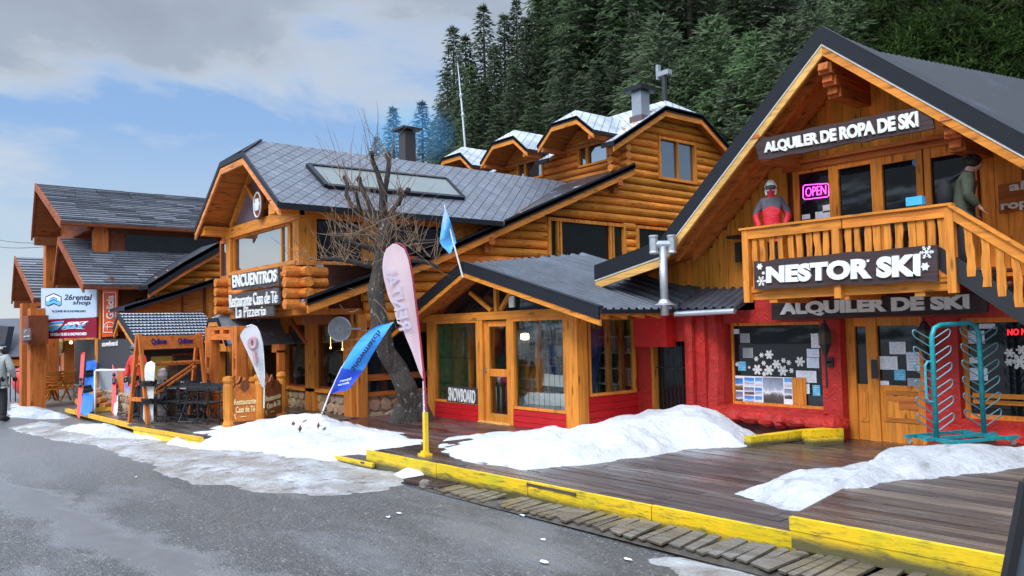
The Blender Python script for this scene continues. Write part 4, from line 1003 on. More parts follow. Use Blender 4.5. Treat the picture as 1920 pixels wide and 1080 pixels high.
each(mb, 'base_boards', red_boards, ks)
for a, b, lab in ((kx(816), kx(898), None), (kx(963), -11.30, None)):
    window(ks, 'w', WK, a, b, zsill-.04, zhead, fr=.05, proud=.035, depth=.06, mf=wood_h_z, pane=glass_clear)
sw = ac('u', UK, 1104, 670)[0], ac('u', UK, 1190, 670)[0]
window(ks, 'u', UK, sw[0]-.03, sw[1], .86, zhead-.02, fr=.055, proud=.04, depth=.06, mf=wood_h_z, pane=glass_clear)
mb = MB(); mb.box((UK-.06, WK+.24, .86), (UK, sw[0]-.03, zhead)); mb.build('side_trim', wood_h_z, ks)
# door
a, b = kx(908), kx(954); mb = MB()
mb.box((a, WK+.02, .2), (a+.16, WK+.06, zhead-.03)); mb.box((b-.10, WK+.02, .2), (b, WK+.06, zhead-.03))
dz = [PW(930, y, WK)[2] for y in (612, 692, 706, 776)]
for z0, z1 in ((dz[0], zhead-.03), (dz[2], dz[1]), (.2, dz[3])): mb.box((a+.16, WK+.022, z0), (b-.10, WK+.058, z1))
d_ = mb.build('door', wood_h_z, ks)
mb = MB(); mb.box((a+.14, WK+.045, .25), (b-.09, WK+.05, zhead-.1)); mb.build('pane', glass_clear, d_)
mb = MB(); mb.box((a+.03, WK-.03, 1.28), (a+.06, WK+.02, 1.40)); mb.build('handle', steel, d_)
mb = MB(); mb.box((kx(900), WK-.10, .14), (kx(960), WK+.05, .215)); mb.build('threshold', pale_trim_x, ks)
# gable
RA = V(-13.80, WR2, 3.58); RL = V(-16.9, WR2, 2.27); RR = V(-9.8, WR2, 2.48)
gz = lambda u: RA[2]-.2-(abs(u-RA[0])*((RA[2]-RL[2])/(RA[0]-RL[0]) if u < RA[0] else (RA[2]-RR[2])/(RR[0]-RA[0])))
mb = MB(); mb.prism([(-15.5, WK+.02, 2.57), (-11.1, WK+.02, 2.57), (-11.6, WK+.02, gz(-11.6)), (-13.8, WK+.02, gz(-13.8)), (-15.3, WK+.02, gz(-15.3))], (0, .02, 0)); mb.build('gable_glass', glass_dark, ks)
mb = MB(); c = kx(935); mb.bar((c, WK-.01, 2.57), (c, WK-.01, gz(c)), .10, .10, up=(0, 1, 0))
mb.bar((kx(925), WK-.012, 2.60), (kx(886), WK-.012, 3.02), .09, .08); mb.bar((kx(943), WK-.014, 2.60), (kx(962), WK-.014, 2.95), .09, .08); each(mb, 'gable_brace', wood_h_z, ks)
mb = MB(); mb.box((kx(958), WK-.02, 2.64), (kx(967), WK+.02, 2.88)); mb.build('vent', white_paint, ks)
# roof: ruled surface that climbs towards the chalet
RB = V(-13.8, 13.6, 3.95); RBR = V(-9.8, 12.0, 2.48); RW = V(-9.75, 12.88, 2.88); 
mb = MB(); slab(mb, [RA-ZU*.05, RR-ZU*.04, RBR-ZU*.04], .05); slab(mb, [RA-ZU*.05, RBR-ZU*.05, RB-ZU*.30], .05); slab(mb, [RA-ZU*.03, RL-ZU*.03, V(RL[0], 13.6, RL[2]-.03), RB-ZU*.03], .07)
mb.build('roof', soffit_x, ks)
mb = MB(); RM = RA+(RB-RA)*.555; ribs(mb, RA+ZU*.01, RM+ZU*.01, RR+ZU*.01, V(-9.8, 12.02, 2.49), .21, .04); ribs(mb, RM+ZU*.01, RB+ZU*.01, V(-9.8, 12.02, 2.49), V(-9.8, 12.9, 2.9), .21, .04); mb.build('roof_sheet', metal_roof, ks)
mb = MB(); ribs(mb, RA+ZU*.01, RB+ZU*.01, RL+ZU*.01, V(RL[0], 13.6, RL[2]+.01), .21, .04); mb.build('roof_sheet', metal_roof, ks)
mb = MB(); ribs(mb, V(-9.79, 12.9, 2.9), V(-8.45, 12.9, 2.84), V(-9.79, 12.0, 2.49), V(-8.45, 12.02, 2.47), .2, .04, nseg=3); slab(mb, [V(-9.79, 12.9, 2.87), V(-8.45, 12.9, 2.81), V(-8.45, 12.02, 2.45), V(-9.79, 12.0, 2.465)], .05); mb.build('lean_to_roof', metal_roof, ks)
mb = MB(); rp = [RL, RA, RR]; rake(mb, [p+V(0, -.02, .05) for p in rp], .21, 0, .04); rake(mb, [p+V(0, -.02, .055) for p in rp], .025, -.025, .13); mb.bar(RR+V(.03, 0, -.02), RBR+V(.03, 0, -.02), .06, .07); mb.build('fascia', dark_metal, ks)
mb = MB(); rake(mb, [p+V(0, .0, .05) for p in rp], .10, .215, .05); mb.build('rake_board', wood_h_x, ks)
mb = MB(); mb.tube([(-9.72, 11.96, 2.40), (-8.4, 11.96, 2.42)], .05, 8); mb.build('gutter', galv, ks)
sn = snow_('roof_snow'); mb = MB()
for s0_, s1_, f0, f1 in ((.1, .35, .0, .05), (.72, .97, .01, .07)):
    P = lambda s, f: (RA+(RR-RA)*s) + V(0, 1, 0)*f*2.2 + ZU*.07; k = len(mb.v); mb.add([P(s0_, f0), P(s1_, f0), P(s1_-.02, f1), P(s0_+.05, f1*.7), P(s0_, f0)-ZU*.04, P(s1_, f0)-ZU*.04], [(0,1,2,3)])
mb.build('roof_snow', sn, ks)
# stucco link wall with the barred side door
WD = 12.26
dr0, dr1 = ac('w', WD, 1222, 720)[0], ac('w', WD, 1301, 720)[0]; dzt = ac('w', WD, 1270, 640)[1]
mb = wall_grid(MB(), 'w', WD, .3, UK-.02, -9.3, .1, 2.5, [(dr0, dr1, 0, dzt)]); mb.tube([(-9.62, WD-.05, .1), (-9.6, WD-.06, 2.4)], .10, 8); mb.build('stucco_wall', red_stucco, ks)
q = px_rect('w', 11.98, 1207, 590, 1249, 661); mb = MB(); mb.box((q[0]-.25, 11.98, 1.78), (q[1], WD, 2.42)); mb.build('meter_box', plain('red_sheet', (.52, .012, .012), .45), ks)
mb = MB(); mb.box((dr1-.14, WD-.01, .1), (dr1, WD+.2, dzt)); mb.box((dr0, WD+.0, .1), (dr0+.05, WD+.2, dzt)); mb.build('door_frame', wood_h_z, ks)
mb = MB(); mb.box((dr0+.05, WD+.16, .1), (dr1-.14, WD+.18, dzt)); gd = mb.build('side_door', glass_dark, ks)
mb = MB(); 
for k in range(9):
    u = dr0+.1+k*(dr1-dr0-.25)/8; mb.tube([(u, WD+.10, .12), (u, WD+.10, dzt)], .008, 5)
for z in (.5, 1.35): mb.box((dr0+.05, WD+.09, z), (dr1-.14, WD+.11, z+.03))
each(mb, 'bar', black_iron, gd)
# interior of the pavilion
mb = MB(); mb.box((KL, WK+.1, .05), (UK-.1, 13.2, .19)); mb.build('floor', brown_x, ks)
mb = MB(); mb.box((KL-.05, WK+.1, .1), (KL+.03, 13.3, 2.7)); mb.box((KL, 13.2, .1), (-11.1, 13.3, 2.75))
each(mb, 'inner_wall', plywood_green, ks)
rg = random.Random(17); mb = MB(); u = KL+.1
while u < UK-.2: mb.box((u, 13.165, .2), (u+.09, 13.2-.0, 2.7)); u += .15
mb.build('wall_slats', plain('green_slats', (.24, .44, .18), .7, noise=.4), ks)
mb = MB()
for u, y in ((-15.35, 11.3), (-14.6, 11.35), (-12.8, 11.2), (-12.0, 11.25), (-11.55, 12.4), (-11.25, 11.7)): mb.box((u-.05, y-.05, .19), (u+.05, y+.05, 2.6))
each(mb, 'inner_post', wood_h_z, ks)
mb = MB()
for z in (.62, .95, 1.28, 1.62, 1.95): mb.box((-15.2, 12.7, z), (-14.0, 13.1, z+.03)); mb.box((-12.7, 12.5, z), (-11.3, 13.0, z+.03))
each(mb, 'shelf', white_paint, ks)
mb = MB()
for x0, x1, n in ((816, 898, 7), (963, 1066, 10)):
    for k in range(n):
        u = kx(x0+(x1-x0)*(k+.7)/(n+.4)); mb.tube([(u, WK+.14, zsill), (u, WK+.14, zhead)], .006, 4)
    for z in (.95, 1.55): mb.box((kx(x0), WK+.135, z), (kx(x1), WK+.147, z+.012))
for k in range(8):
    y = sw[0]+.1+k*(sw[1]-sw[0]-.15)/7.5; mb.tube([(UK-.1, y, .9), (UK-.1, y, zhead)], .006, 4)
mb.build('window_bars', black_iron, ks)
# goods inside: boots, boards, helmets and clothes, each a thing
def boot(p, rz, mat):
    t = MB(); c, s = math.cos(rz), math.sin(rz); T = lambda q: np.array(p)+V(q[0]*c-q[1]*s, q[0]*s+q[1]*c, q[2])
    t.tube([T(q) for q in ((0, 0, .30), (0, 0, .16), (.02, 0, .07), (.10, 0, .05), (.19, 0, .045))], [.07, .065, .07, .06, .04], 8)
    return t.build('boot', mat, smooth=True)
gm = [plain('boot_black', (.02,.02,.022), .5), plain('boot_white', (.6,.6,.6), .5), plain('boot_grey', (.2,.2,.22), .5), plain('boot_pink', (.6,.03,.25), .5), plain('boot_yellow', (.6,.45,.05), .5)]
rg = random.Random(3)
for sh in ((-15.1, -14.1, 12.85), (-12.6, -11.4, 12.7)):
    for z in (.65, .98, 1.31, 1.65):
        u = sh[0]
        while u < sh[1]:
            k = rg.choice((0, 0, 1, 2, 2, 0, 1, 4)); tag(boot((u, sh[2], z), -1.2+rg.random()*.5, gm[k]), 'snowboard boot standing on the white shelves inside the pavilion', 'boot', 'boots on the pavilion shelves'); u += .2
for u, m_ in ((-15.0, 3), (-14.8, 1), (-14.62, 1), (-14.4, 3)):
    mb = MB(); mb.ball((u, 11.6, 1.02), (.13, .15, .13), 12, 8); mb.lathe((u, 11.6, .2), [(.03, 0), (.03, .72)], 6); tag(mb.build('helmet', gm[m_], smooth=True), ['white', 'pink'][m_ == 3]+' helmet on a stand inside the left pavilion window', 'helmet', 'helmets in the pavilion window')
def board_mesh(L=1.5, wd=.28, th=.012, n=26):
    pts = []; 
    for i in range(n+1):
        f = i/n; x = (f-.5)*L; e = min(f, 1-f)*L; h = wd/2*(1 if e > wd*.55 else math.sqrt(max(0, 1-((wd*.55-e)/(wd*.55))**2)))*(1-.12*(1-abs(2*f-1)**2)*1); pts.append((x, h))
    return [(x, h) for x, h in pts]+[(x, -h) for x, h in pts[::-1][1:-1]]
def snowboard(parent_or_none, base, top, side, mat, name='snowboard', wd=.28, th=.014):
    base = np.array(base, float); top = np.array(top, float); D = top-base; L = np.linalg.norm(D); D = D/L; S = nrm(np.array(side, float)-D*(np.array(side, float)@D)); N = np.cross(D, S)
    o = board_mesh(L, wd); mb = MB(); P = []
    for x, h in o:
        e = max(0, abs(x)-(L/2-.22))/.22; P.append(base+D*(x+L/2)+S*h+N*(.06*e*e))
    mb.prism(P, N*th); return mb, N, S, D
for lb, b, tp, m_ in (('blue snowboard leaning behind the right pavilion window', (-12.45, 12.2, .2), (-12.25, 12.55, 2.2), plain('board_blue', (.02,.12,.42), .35)), ('white snowboard lying low in the right pavilion window', (-13.0, 11.0, .72), (-11.6, 11.05, .74), gm[1]),
      ('grey snowboard lying on the floor of the pavilion window', (-13.0, 10.85, .50), (-11.5, 10.9, .50), gm[2]), ('white snowboard lying across the middle of the right pavilion window', (-12.9, 11.3, 1.1), (-11.7, 11.3, 1.08), gm[1])):
    o, *_ = snowboard(None, b, tp, (0, .3, 1) if 'lying' in lb else (1, 0, 0), m_); tag(o.build('snowboard', m_), lb, 'snowboard')
def jacket_on_rail(p, mat, lb):
    mb = MB(); p = np.array(p, float); mb.tube([p+V(0,0,.0), p-ZU*.08, p-ZU*.35, p-ZU*.62], [.06, .2, .19, .21], 10); mb.tube([p+V(.14,0,-.08), p+V(.25,0,-.35), p+V(.24,0,-.55)], [.07,.06,.05], 7); mb.tube([p+V(-.14,0,-.08), p+V(-.25,0,-.35), p+V(-.24,0,-.55)], [.07,.06,.05], 7); tag(mb.build('jacket', mat, smooth=True), lb, 'jacket', 'clothes hanging in the pavilion')
for i, (u, y, c) in enumerate(((-15.3, 12.0, (.25,.03,.03)), (-14.9, 12.2, (.10,.14,.25)), (-14.2, 11.9, (.16,.22,.32)), (-12.9, 11.9, (.05,.05,.05)), (-12.5, 11.7, (.3,.32,.36)), (-11.9, 11.8, (.06,.10,.3)))):
    jacket_on_rail((u, y, 2.2), plain('cloth_%d' % i, c, .8), ['dark red', 'navy', 'steel blue', 'black', 'pale grey', 'blue'][i]+' jacket hanging inside the snowboard pavilion')
t = thing('pendant_lamp', 'lit yellow lamp inside the right pavilion window', 'lamp', (PW(984, 631, 11.4)))
mb = MB(); c = PW(984, 631, 11.4); mb.lathe(c, [(.06, -.07), (.09, -.05), (.09, .05), (.05, .07)], 12); mb.build('lamp_shade', emit('lamp_bright', (1, .66, .25), 18), t); mb = MB(); mb.tube([c+ZU*.07, (c[0], c[1], 2.6)], .008, 5); mb.build('cord', black_iron, t)
t, fn = sign('sign_board', 'dark board reading SNOWBOARD in the left pavilion window', 'sign', 'w', WK-.04, ((838, 723), (896, 728), (896, 759), (838, 753)), sign_dark, .01)
text_px(t, 'SNOWBOARD', fn, (841.5, 726), (891.5, 732), (891.5, 757), (841.5, 751), white_paint, out=.0, bold=.012, ext=.015)

# ---------------------------------------------------------------- big log chalet with the restaurant
lc = thing('log_chalet', 'big orange log chalet with dormers and grey diamond tiled roofs, the restaurant house', 'chalet', (-19, 13, .2))
UW = -17.0; UR = -16.45
def low_z(w): return 7.14-.41*(18.46-w) if w > 10.9 else 4.04-.34*(10.9-w)
def low_w(z): return 18.46-(7.14-z)/.41 if z > 4.04 else 10.9-(4.04-z)/.34
def ext(z):
    if z < 2.9: return (9.35, 14.5)
    if z < 7.0: return (max(9.3 if z < 3.3 else 7.9, low_w(z+.30)), 24.1)
    if z < 8.15: return (18.4, 23.75)
    a = 17.65+(z+.05-7.79)/.587; return (a, 42.12-a)
tw = px_rect('u', UW, 1022, 410, 1167, 505); tw = (tw[0], tw[1], 3.7, 5.36)
sw2 = (PU(1187, 424, UW)[1], 22.0, 3.7, 5.36); uw = px_rect('u', UW, 1229, 258, 1299, 342)
uw = (uw[0], uw[1], 6.95, 8.38)
logs(lc, 'log_wall', 'u', UW, ext, 2.42, 9.2, [tw, sw2, uw], log_y, .135, 3)
mb = MB(); pts = [(24.1, 2.4), (24.1, 8.2), (22.0, 9.2), (20.1, 9.2), (18.4, 8.15), (18.4, 7.05), (10.9, 3.98), (7.9, 2.95), (7.9, 2.4)]
mb.prism([(UW-.12, a, z) for a, z in pts], (-.05, 0, 0)); mb.build('wall_backing', brown_z, lc)
m1, m2 = PU(1043, 450, UW)[1], PU(1141, 450, UW)[1]
window(lc, 'u', UW, *tw, fr=.10, proud=.17, depth=.12, mull=(m1-.06, m1+.06, m2-.05, m2+.07), mf=wood_h_z, inset=-.06)
window(lc, 'u', UW, *sw2, fr=.09, proud=.17, depth=.12, mf=wood_h_z, inset=-.06)
window(lc, 'u', UW, *uw, fr=.09, proud=.17, depth=.12, mull=((uw[0]+uw[1])/2+.02,), mf=wood_h_z, mw=.03, inset=-.06, pane=glass_mirror)
# rake of the low roof
rk = [V(UR, 18.55, low_z(18.55)), V(UR, 10.9, 4.04), V(UR, 7.7, low_z(7.7))]
mb = MB(); rake(mb, [p+ZU*.06 for p in rk], .2, 0, .06, ax='u'); mb.build('fascia', dark_metal, lc)
mb = MB(); rake(mb, [p+V(-.03, 0, .06) for p in rk], .17, .205, .05, ax='u'); mb.build('rake_board', rustic_y, lc)
mb = MB()
for a, b in ((rk[0], rk[1]), (rk[1], rk[2])):
    k = [V(UR, a[1], a[2]), V(UR, b[1], b[2]), V(-17.6 if b[1] < 13 and False else -30, b[1], b[2]), V(-30, a[1], a[2])]
    if b is rk[2]: k = [V(UR, a[1], a[2]), V(UR, b[1], b[2]), V(UW-.3, b[1], b[2]), V(UW-.3, a[1], a[2])]
    slab(mb, k, .1)
mb.build('lower_roof', slate_('low_roof_tiles', (.018, .02, .026), (.04, .045, .055), .03, .35), lc)
for y in (17.9, 12.9):
    z = low_z(y)-.24; mb = MB(); mb.box((UW, y-.09, z-.2), (UR-.02, y+.09, z)); mb.box((UW, y-.09, z-.4), (UR-.22, y+.09, z-.2)); mb.build('purlin_end', red_wood_x, lc)
# upper storey front wall and windows
WS = 18.4; DC = (-18.2, -21.3, -24.4, -27.5)
wins = [(c-.72+.25, c+.90, 7.40, 8.24) for c in DC]
logs(lc, 'log_wall', 'w', WS, lambda z: (-29, -17.0), 6.95, 8.0, wins, log_x, .13, 8)
mb = MB(); mb.box((-29, WS+.12, 6.6), (-17, WS+.17, 8.2)); mb.build('wall_backing', brown_x, lc)
for q in wins: window(lc, 'w', WS, *q, fr=.07, proud=.16, depth=.12, mull=(q[0]+.42,), mf=wood_h_z, inset=-.07, pane=glass_mirror, mw=.12)
mb = MB()
for k in range(3):
    z = 7.10+k*.25; mb.tube([(UW+.03, WS-.42, z), (UW+.03, WS+.3, z)], .12, 10); mb.tube([(UW+.42, WS+.02, z+.125), (UW-.3, WS+.02, z+.125)], .12, 10)
each(mb, 'log_end', log_x, lc)
# upper roof
def up_pl(w): return 7.79+.587*(w-17.65)
RZ = up_pl(21.06); HA = V(-17.25, 21.06, RZ)
E0 = V(UR, 17.65, 7.79); T0 = V(UR, 20.12, 9.24); T1 = V(UR, 22.0, 9.24); E1 = V(UR, 24.5, 7.77)
def uvmesh(name, pts, uax, mat, parent, faces=None, off=0.0):
    P = [np.array(p, float)+ZU*off for p in pts]; uax = nrm(uax); n = nrm(np.cross(P[1]-P[0], P[2]-P[0])); n = n if n[2] > 0 else -n; vax = np.cross(n, uax)
    mb = MB(); mb.add(P, faces or [tuple(range(len(P)))]); a = np.array(P)-P[0]; return mb.build(name, mat, parent, uv=np.stack([a@uax, a@vax], 1))
def roof_piece(name, pts, uax, mat, parent, th=.1):
    o = uvmesh(name, pts, uax, mat, parent); mb = MB(); slab(mb, [np.array(p)-ZU*.012 for p in pts], th); mb.build('roof_deck', soffit_y, parent); return o
XL = -29.0
yb_ = 18.2; roof_piece('upper_roof', [V(UR, yb_, up_pl(yb_)), T0, HA, V(XL, 21.06, RZ), V(XL, yb_, up_pl(yb_))], (1,0,0), tile_snowy, lc)
gaps = [UR]+[q for c in DC[:3] for q in (c+1.22, c-1.22)]+[XL]
for i in range(0, len(gaps), 2):
    a, b = gaps[i], gaps[i+1]; roof_piece('upper_roof', [V(a, 17.65, 7.79), V(a, yb_, up_pl(yb_)), V(b, yb_, up_pl(yb_)), V(b, 17.65, 7.79)], (1,0,0), tile_snowy, lc)
    mb = MB(); mb.bar(V(a, 17.63, 7.73), V(b, 17.63, 7.73), .06, .14); mb.build('fascia', dark_metal, lc)
roof_piece('upper_roof', [E1, T1, HA, V(XL, 21.06, RZ), V(XL, 24.5, 7.77)], (1,0,0), tile_snowy, lc)
roof_piece('upper_roof', [T0, T1, HA], (0,1,0), tile_snowy, lc)
gp = [E0, T0, T1, E1]
mb = MB(); rake(mb, [p+ZU*.03 for p in gp], .17, 0, .05, ax='u'); mb.build('fascia', dark_metal, lc)
mb = MB(); rake(mb, [p+V(-.03, 0, .03) for p in gp], .17, .173, .05, ax='u'); mb.build('rake_board', rustic_y, lc)
# dormers with clipped gables
WDm = 17.2
for i, c in enumerate(DC[:3]):
    zl, zt, hb, ht = 8.16, 8.73, 1.27, .58
    A_, B_, C_, D_ = V(c-hb, WDm, zl), V(c-ht, WDm, zt), V(c+ht, WDm, zt), V(c+hb, WDm, zl)
    pk_z = zt+ht*(zt-zl)/(hb-ht)*.85; H_ = V(c, WDm+.55, pk_z); bw = lambda z: 17.65+(z-7.79)/.587
    Hb = V(c, bw(pk_z)+.05, pk_z); Ab = V(c-hb, bw(zl)+.05, zl); Db = V(c+hb, bw(zl)+.05, zl)
    mb = MB(); slab(mb, [A_, B_, H_, Hb, Ab], .06); slab(mb, [D_, C_, H_, Hb, Db], .06); slab(mb, [B_, C_, H_], .06)
    dm = mb.build('dormer', soffit_y, lc)
    for P in ([A_, B_, H_, Hb, Ab], [D_, C_, H_, Hb, Db]): uvmesh('dormer_roof', P, (0,1,0), tile_snowy, dm, off=.012)
    uvmesh('dormer_roof', [B_, C_, H_], (1,0,0), tile_snowy, dm, off=.012)
    q = [A_, B_, C_, D_]; mb = MB(); rake(mb, [p+ZU*.03 for p in q], .12, 0, .05); 
    for s, P, Q in ((-1, A_, Ab), (1, D_, Db)): mb.bar(P+V(0, 0, -.03), Q+V(0, 0, -.03), .05, .10)
    mb.build('fascia', dark_metal, dm)
    mb = MB(); rake(mb, [p+V(0, .02, .03) for p in q], .14, .122, .05); mb.build('rake_board', rustic_y if False else wood_h_x, dm)
    mb = MB(); mb.prism([(c-hb+.2, 18.1, 7.6), (c+hb-.2, 18.1, 7.6), (c+hb-.2, 18.1, zl), (c+ht, 18.1, zt-.1), (c-ht, 18.1, zt-.1), (c-hb+.2, 18.1, zl)], (0, .05, 0)) if False else mb.prism([(c-1.05, WS-.14, 8.06), (c+1.05, WS-.14, 8.06), (c+1.05, WS-.14, 8.2), (c+.5, WS-.14, 8.62), (c-.5, WS-.14, 8.62), (c-1.05, WS-.14, 8.2)], (0, .06, 0)); mb.build('gable_wall', log_x, dm)
    mb = MB(); mb.bar((c-1.1, WDm+.05, 8.0), (c-1.1, WS, 8.0), .13, .13); mb.bar((c+1.1, WDm+.05, 8.0), (c+1.1, WS, 8.0), .13, .13); each(mb, 'purlin_end', red_wood_y, dm)
# restaurant wing
WG, WF = 7.0, 7.8
G0, G1, G2, G3 = V(-21.88, WG, 5.03), V(-19.91, WG, 6.47), V(-18.41, WG, 6.47), V(-16.37, WG, 5.01)
gs = (6.47-5.03)/1.99; RZW = 6.47+.75*gs; HW = V(-19.15, 7.75, RZW)
vw = lambda z: 18.46-(7.14-z)/.41
HB = V(-19.15, vw(RZW), RZW); VB = V(-16.37, vw(5.01)-.1, 5.01); VL = V(-21.88, vw(5.03), 5.03)
roof_piece('wing_roof', [G3, G2, HW, HB, VB], (0,1,0), tile_grey, lc)
roof_piece('wing_roof', [G0, G1, HW, HB, VL], (0,1,0), tile_grey, lc)
roof_piece('wing_roof', [G1, G2, HW], (1,0,0), tile_grey, lc)
mb = MB(); q = [G0, G1, G2, G3]; rake(mb, [p+V(0,-.02,.04) for p in q], .13, 0, .05); mb.bar(G3+V(.02, 0, -.05), VB+V(.02, 0, -.05), .07, .13); mb.bar(G0+V(-.02, 0, -.05), VL+V(-.02, 0, -.05), .07, .13); mb.bar(G1+V(0,0,.03), HW+V(0,0,.03), .06, .03); mb.bar(G2+V(0,0,.03), HW+V(0,0,.03), .06, .03); mb.build('fascia', dark_metal, lc)
mb = MB(); rake(mb, [p+V(0, .0, .04) for p in q], .17, .133, .05); mb.build('rake_board', wood('rake_rosy', (.62, .24, .07), 'x', .5), lc)
# soffit boards behind the gable rake are the roof decks; gable wall
mb = MB(); mb.box((-21.75, WF-.12, 4.78), (-16.8, WF+.05, 5.06)); each(mb, 'beam', wood_h_x, lc)
mb = MB(); mb.box((-17.15, WG+.1, 4.86), (-16.8, WF, 5.1)); mb.box((-21.75, WG+.1, 4.86), (-21.4, WF, 5.1)); mb.box((UW-.1, WF, 4.88), (UW+.06, 13.4, 5.08)); each(mb, 'beam', wood_h_y, lc)
mb = MB(); mb.prism([(-21.3, WF, 5.06), (-17.0, WF, 5.06), (-18.55, WF, 6.25), (-19.75, WF, 6.25)], (0, .02, 0)); mb.build('gable_glass', glass('gable_glass_m', (.12, .12, .17), 2.2, .05), lc)
mb = MB(); mb.bar((-19.1, WF-.03, 5.06), (-19.1, WF-.03, 6.4), .12, .1, up=(0,1,0)); mb.bar((-19.2, WF-.04, 5.3), (-20.1, WF-.04, 6.05), .13, .1); mb.bar((-19.0, WF-.04, 5.3), (-18.1, WF-.04, 6.0), .13, .1)
mb.bar((-21.2, WF-.02, 5.1), (-19.8, WF-.02, 6.3), .16, .12); mb.bar((-17.1, WF-.02, 5.1), (-18.5, WF-.02, 6.3), .16, .12); each(mb, 'gable_brace', wood_h_x, lc)
c = PW(483, 384, WF-.25); mb = MB(); mb.prism([c+V(math.cos(a/20*6.283)*.27, 0, math.sin(a/20*6.283)*.36) for a in range(20)], (0, .06, 0)); em = mb.build('emblem', brown_x, lc)
mb = MB(); 
for k in range(6):
    a = k*math.pi/3; d = V(math.cos(a), 0, math.sin(a)); mb.ball(c+V(0,-.02,0)+d*.10, (.07, .02, .07), 8, 6)
mb.ball(c+V(0,-.025,0), (.07, .02, .07), 8, 6); mb.build('flower', white_paint, em)
mb = MB(); mb.tube([c+V(math.cos(a/20*6.283)*.22, -.01, math.sin(a/20*6.283)*.30) for a in range(21)], .02, 6); mb.build('ring', white_paint, em)
# glazed front of the wing
ga = PW(441, 470, WF)[0]; gb = PW(529, 470, WF)[0]; z3 = 3.78
window(lc, 'w', WF, ga-.06, -17.62, z3, 4.80, fr=.07, proud=.03, depth=.06, mull=(gb,), mf=wood_h_z, pane=glass_mirror, mw=.07)
window(lc, 'w', WF, -17.60, -17.30, z3, 4.80, fr=.05, proud=.03, depth=.06, mf=wood_h_z, pane=glass_mirror)
window(lc, 'w', WF, PW(414, 470, WF)[0], ga-.42, z3-.05, 4.80, fr=.09, proud=.03, depth=.06, mf=red_wood_z, pane=glass_mirror)
mb = MB(); mb.box((ga-.40, WF-.1, 3.3), (ga-.08, WF+.1, 4.8)); mb.box((-17.28, WF-.08, 3.75), (UW+.05, WF+.36, 4.9)); each(mb, 'post', wood_h_z, lc)
# side window of the wing
sa, sb = PU(587, 440, UW)[1], PU(682, 440, UW)[1]
mb = MB(); mb.box((UW-.05, WF+.36, 3.7), (UW+.04, sa, 4.9)); mb.box((UW-.05, sb, 3.9), (UW+.04, sb+.4, 4.9)); mb.box((UW-.05, sb+2.6, 4.3), (UW+.04, 13.3, 4.9)); each(mb, 'post', wood_h_z, lc)
window(lc, 'u', UW, sa, sb, 3.78, 4.9, fr=.07, proud=.04, depth=.06, mf=wood_h_z); window(lc, 'u', UW, sb+.4, sb+2.6, 4.0, 4.9, fr=.06, proud=.04, depth=.06, mf=red_wood_z)
logs(lc, 'log_wall', 'w', WF, lambda z: (-21.3, -17.1), 2.74, 3.75, [], log_x, .125, 12)
mb = MB()
for k in range(4):
    z = 2.86+k*.245; mb.tube([(UW+.02, WF-.42, z+.0), (UW+.02, WF+.6, z)], .118, 12); mb.tube([(UW-.6, WF+.02, z+.0), (UW+.40, WF-.0, z+.0)], .112, 12)
    for s in (0,): mb.tube([(-21.42, WF-.42, z), (-21.42, WF+.3, z)], .115, 12); mb.tube([(-21.9-.1*(k % 2), WF+.02, z), (-20.9, WF+.02, z)], .115, 12)
each(mb, 'log_end', log_x, lc)
mb = MB(); mb.box((-21.6, WF-.05, 2.62), (UW+.02, 9.3, 2.76)); mb.build('overhang_floor', soffit_x, lc)
mb = MB(); mb.prism([(UW-.05, WF+.1, 2.7), (UW-.05, 13.5, 2.7), (UW-.05, 13.5, 5.0), (UW-.05, WF+.1, 5.0)], (-.05, 0, 0)) if False else None
mb = MB(); mb.box((-21.4, 10.5, 2.8), (UW-.1, 10.6, 5.5)); each(mb, 'inner_wall', brown_x, lc)
# ground floor front
WQ = 9.19; zq = 2.66
qx = lambda x: PW(x, 690, WQ)[0]
mb = MB()
for x0, x1, o in ((527, 541, 0), (580, 597, .02), (436, 446, 0), (470, 480, .01)): mb.box((qx(x0), WQ-.10-o, .1), (qx(x1), WQ+.14, zq))
each(mb, 'post', wood_h_z, lc)
mb = MB(); mb.box((qx(655), WQ-.16, .05), (qx(655)+.40, WQ+.22, 2.72)); mb.box((qx(655)+.42, WQ-.05, .05), (qx(655)+.52, WQ+.2, 2.62)); mb.build('corner_post', wood('corner_wood', (.52, .18, .03), 'z', .5), lc)
mb = MB(); mb.box((-25.5, WQ-.08, 2.42), (qx(655)+.4, WQ+.1, zq)); mb.box((-25.5, WQ-.12, .70), (qx(655), WQ+.1, .785)); each(mb, 'beam', wood_h_x, lc)
mb = MB(); mb.bar((qx(500), WQ-.6, 2.6), (qx(528), WQ-.12, 2.05), .12, .12); mb.bar((qx(551), WQ-.09, 2.6), (qx(583), WQ-.09, 1.95), .12, .12); mb.bar((qx(500), WQ-.05, 2.6), (qx(528), WQ-.05, 2.0), .1, .12); each(mb, 'brace', red_wood_x, lc)
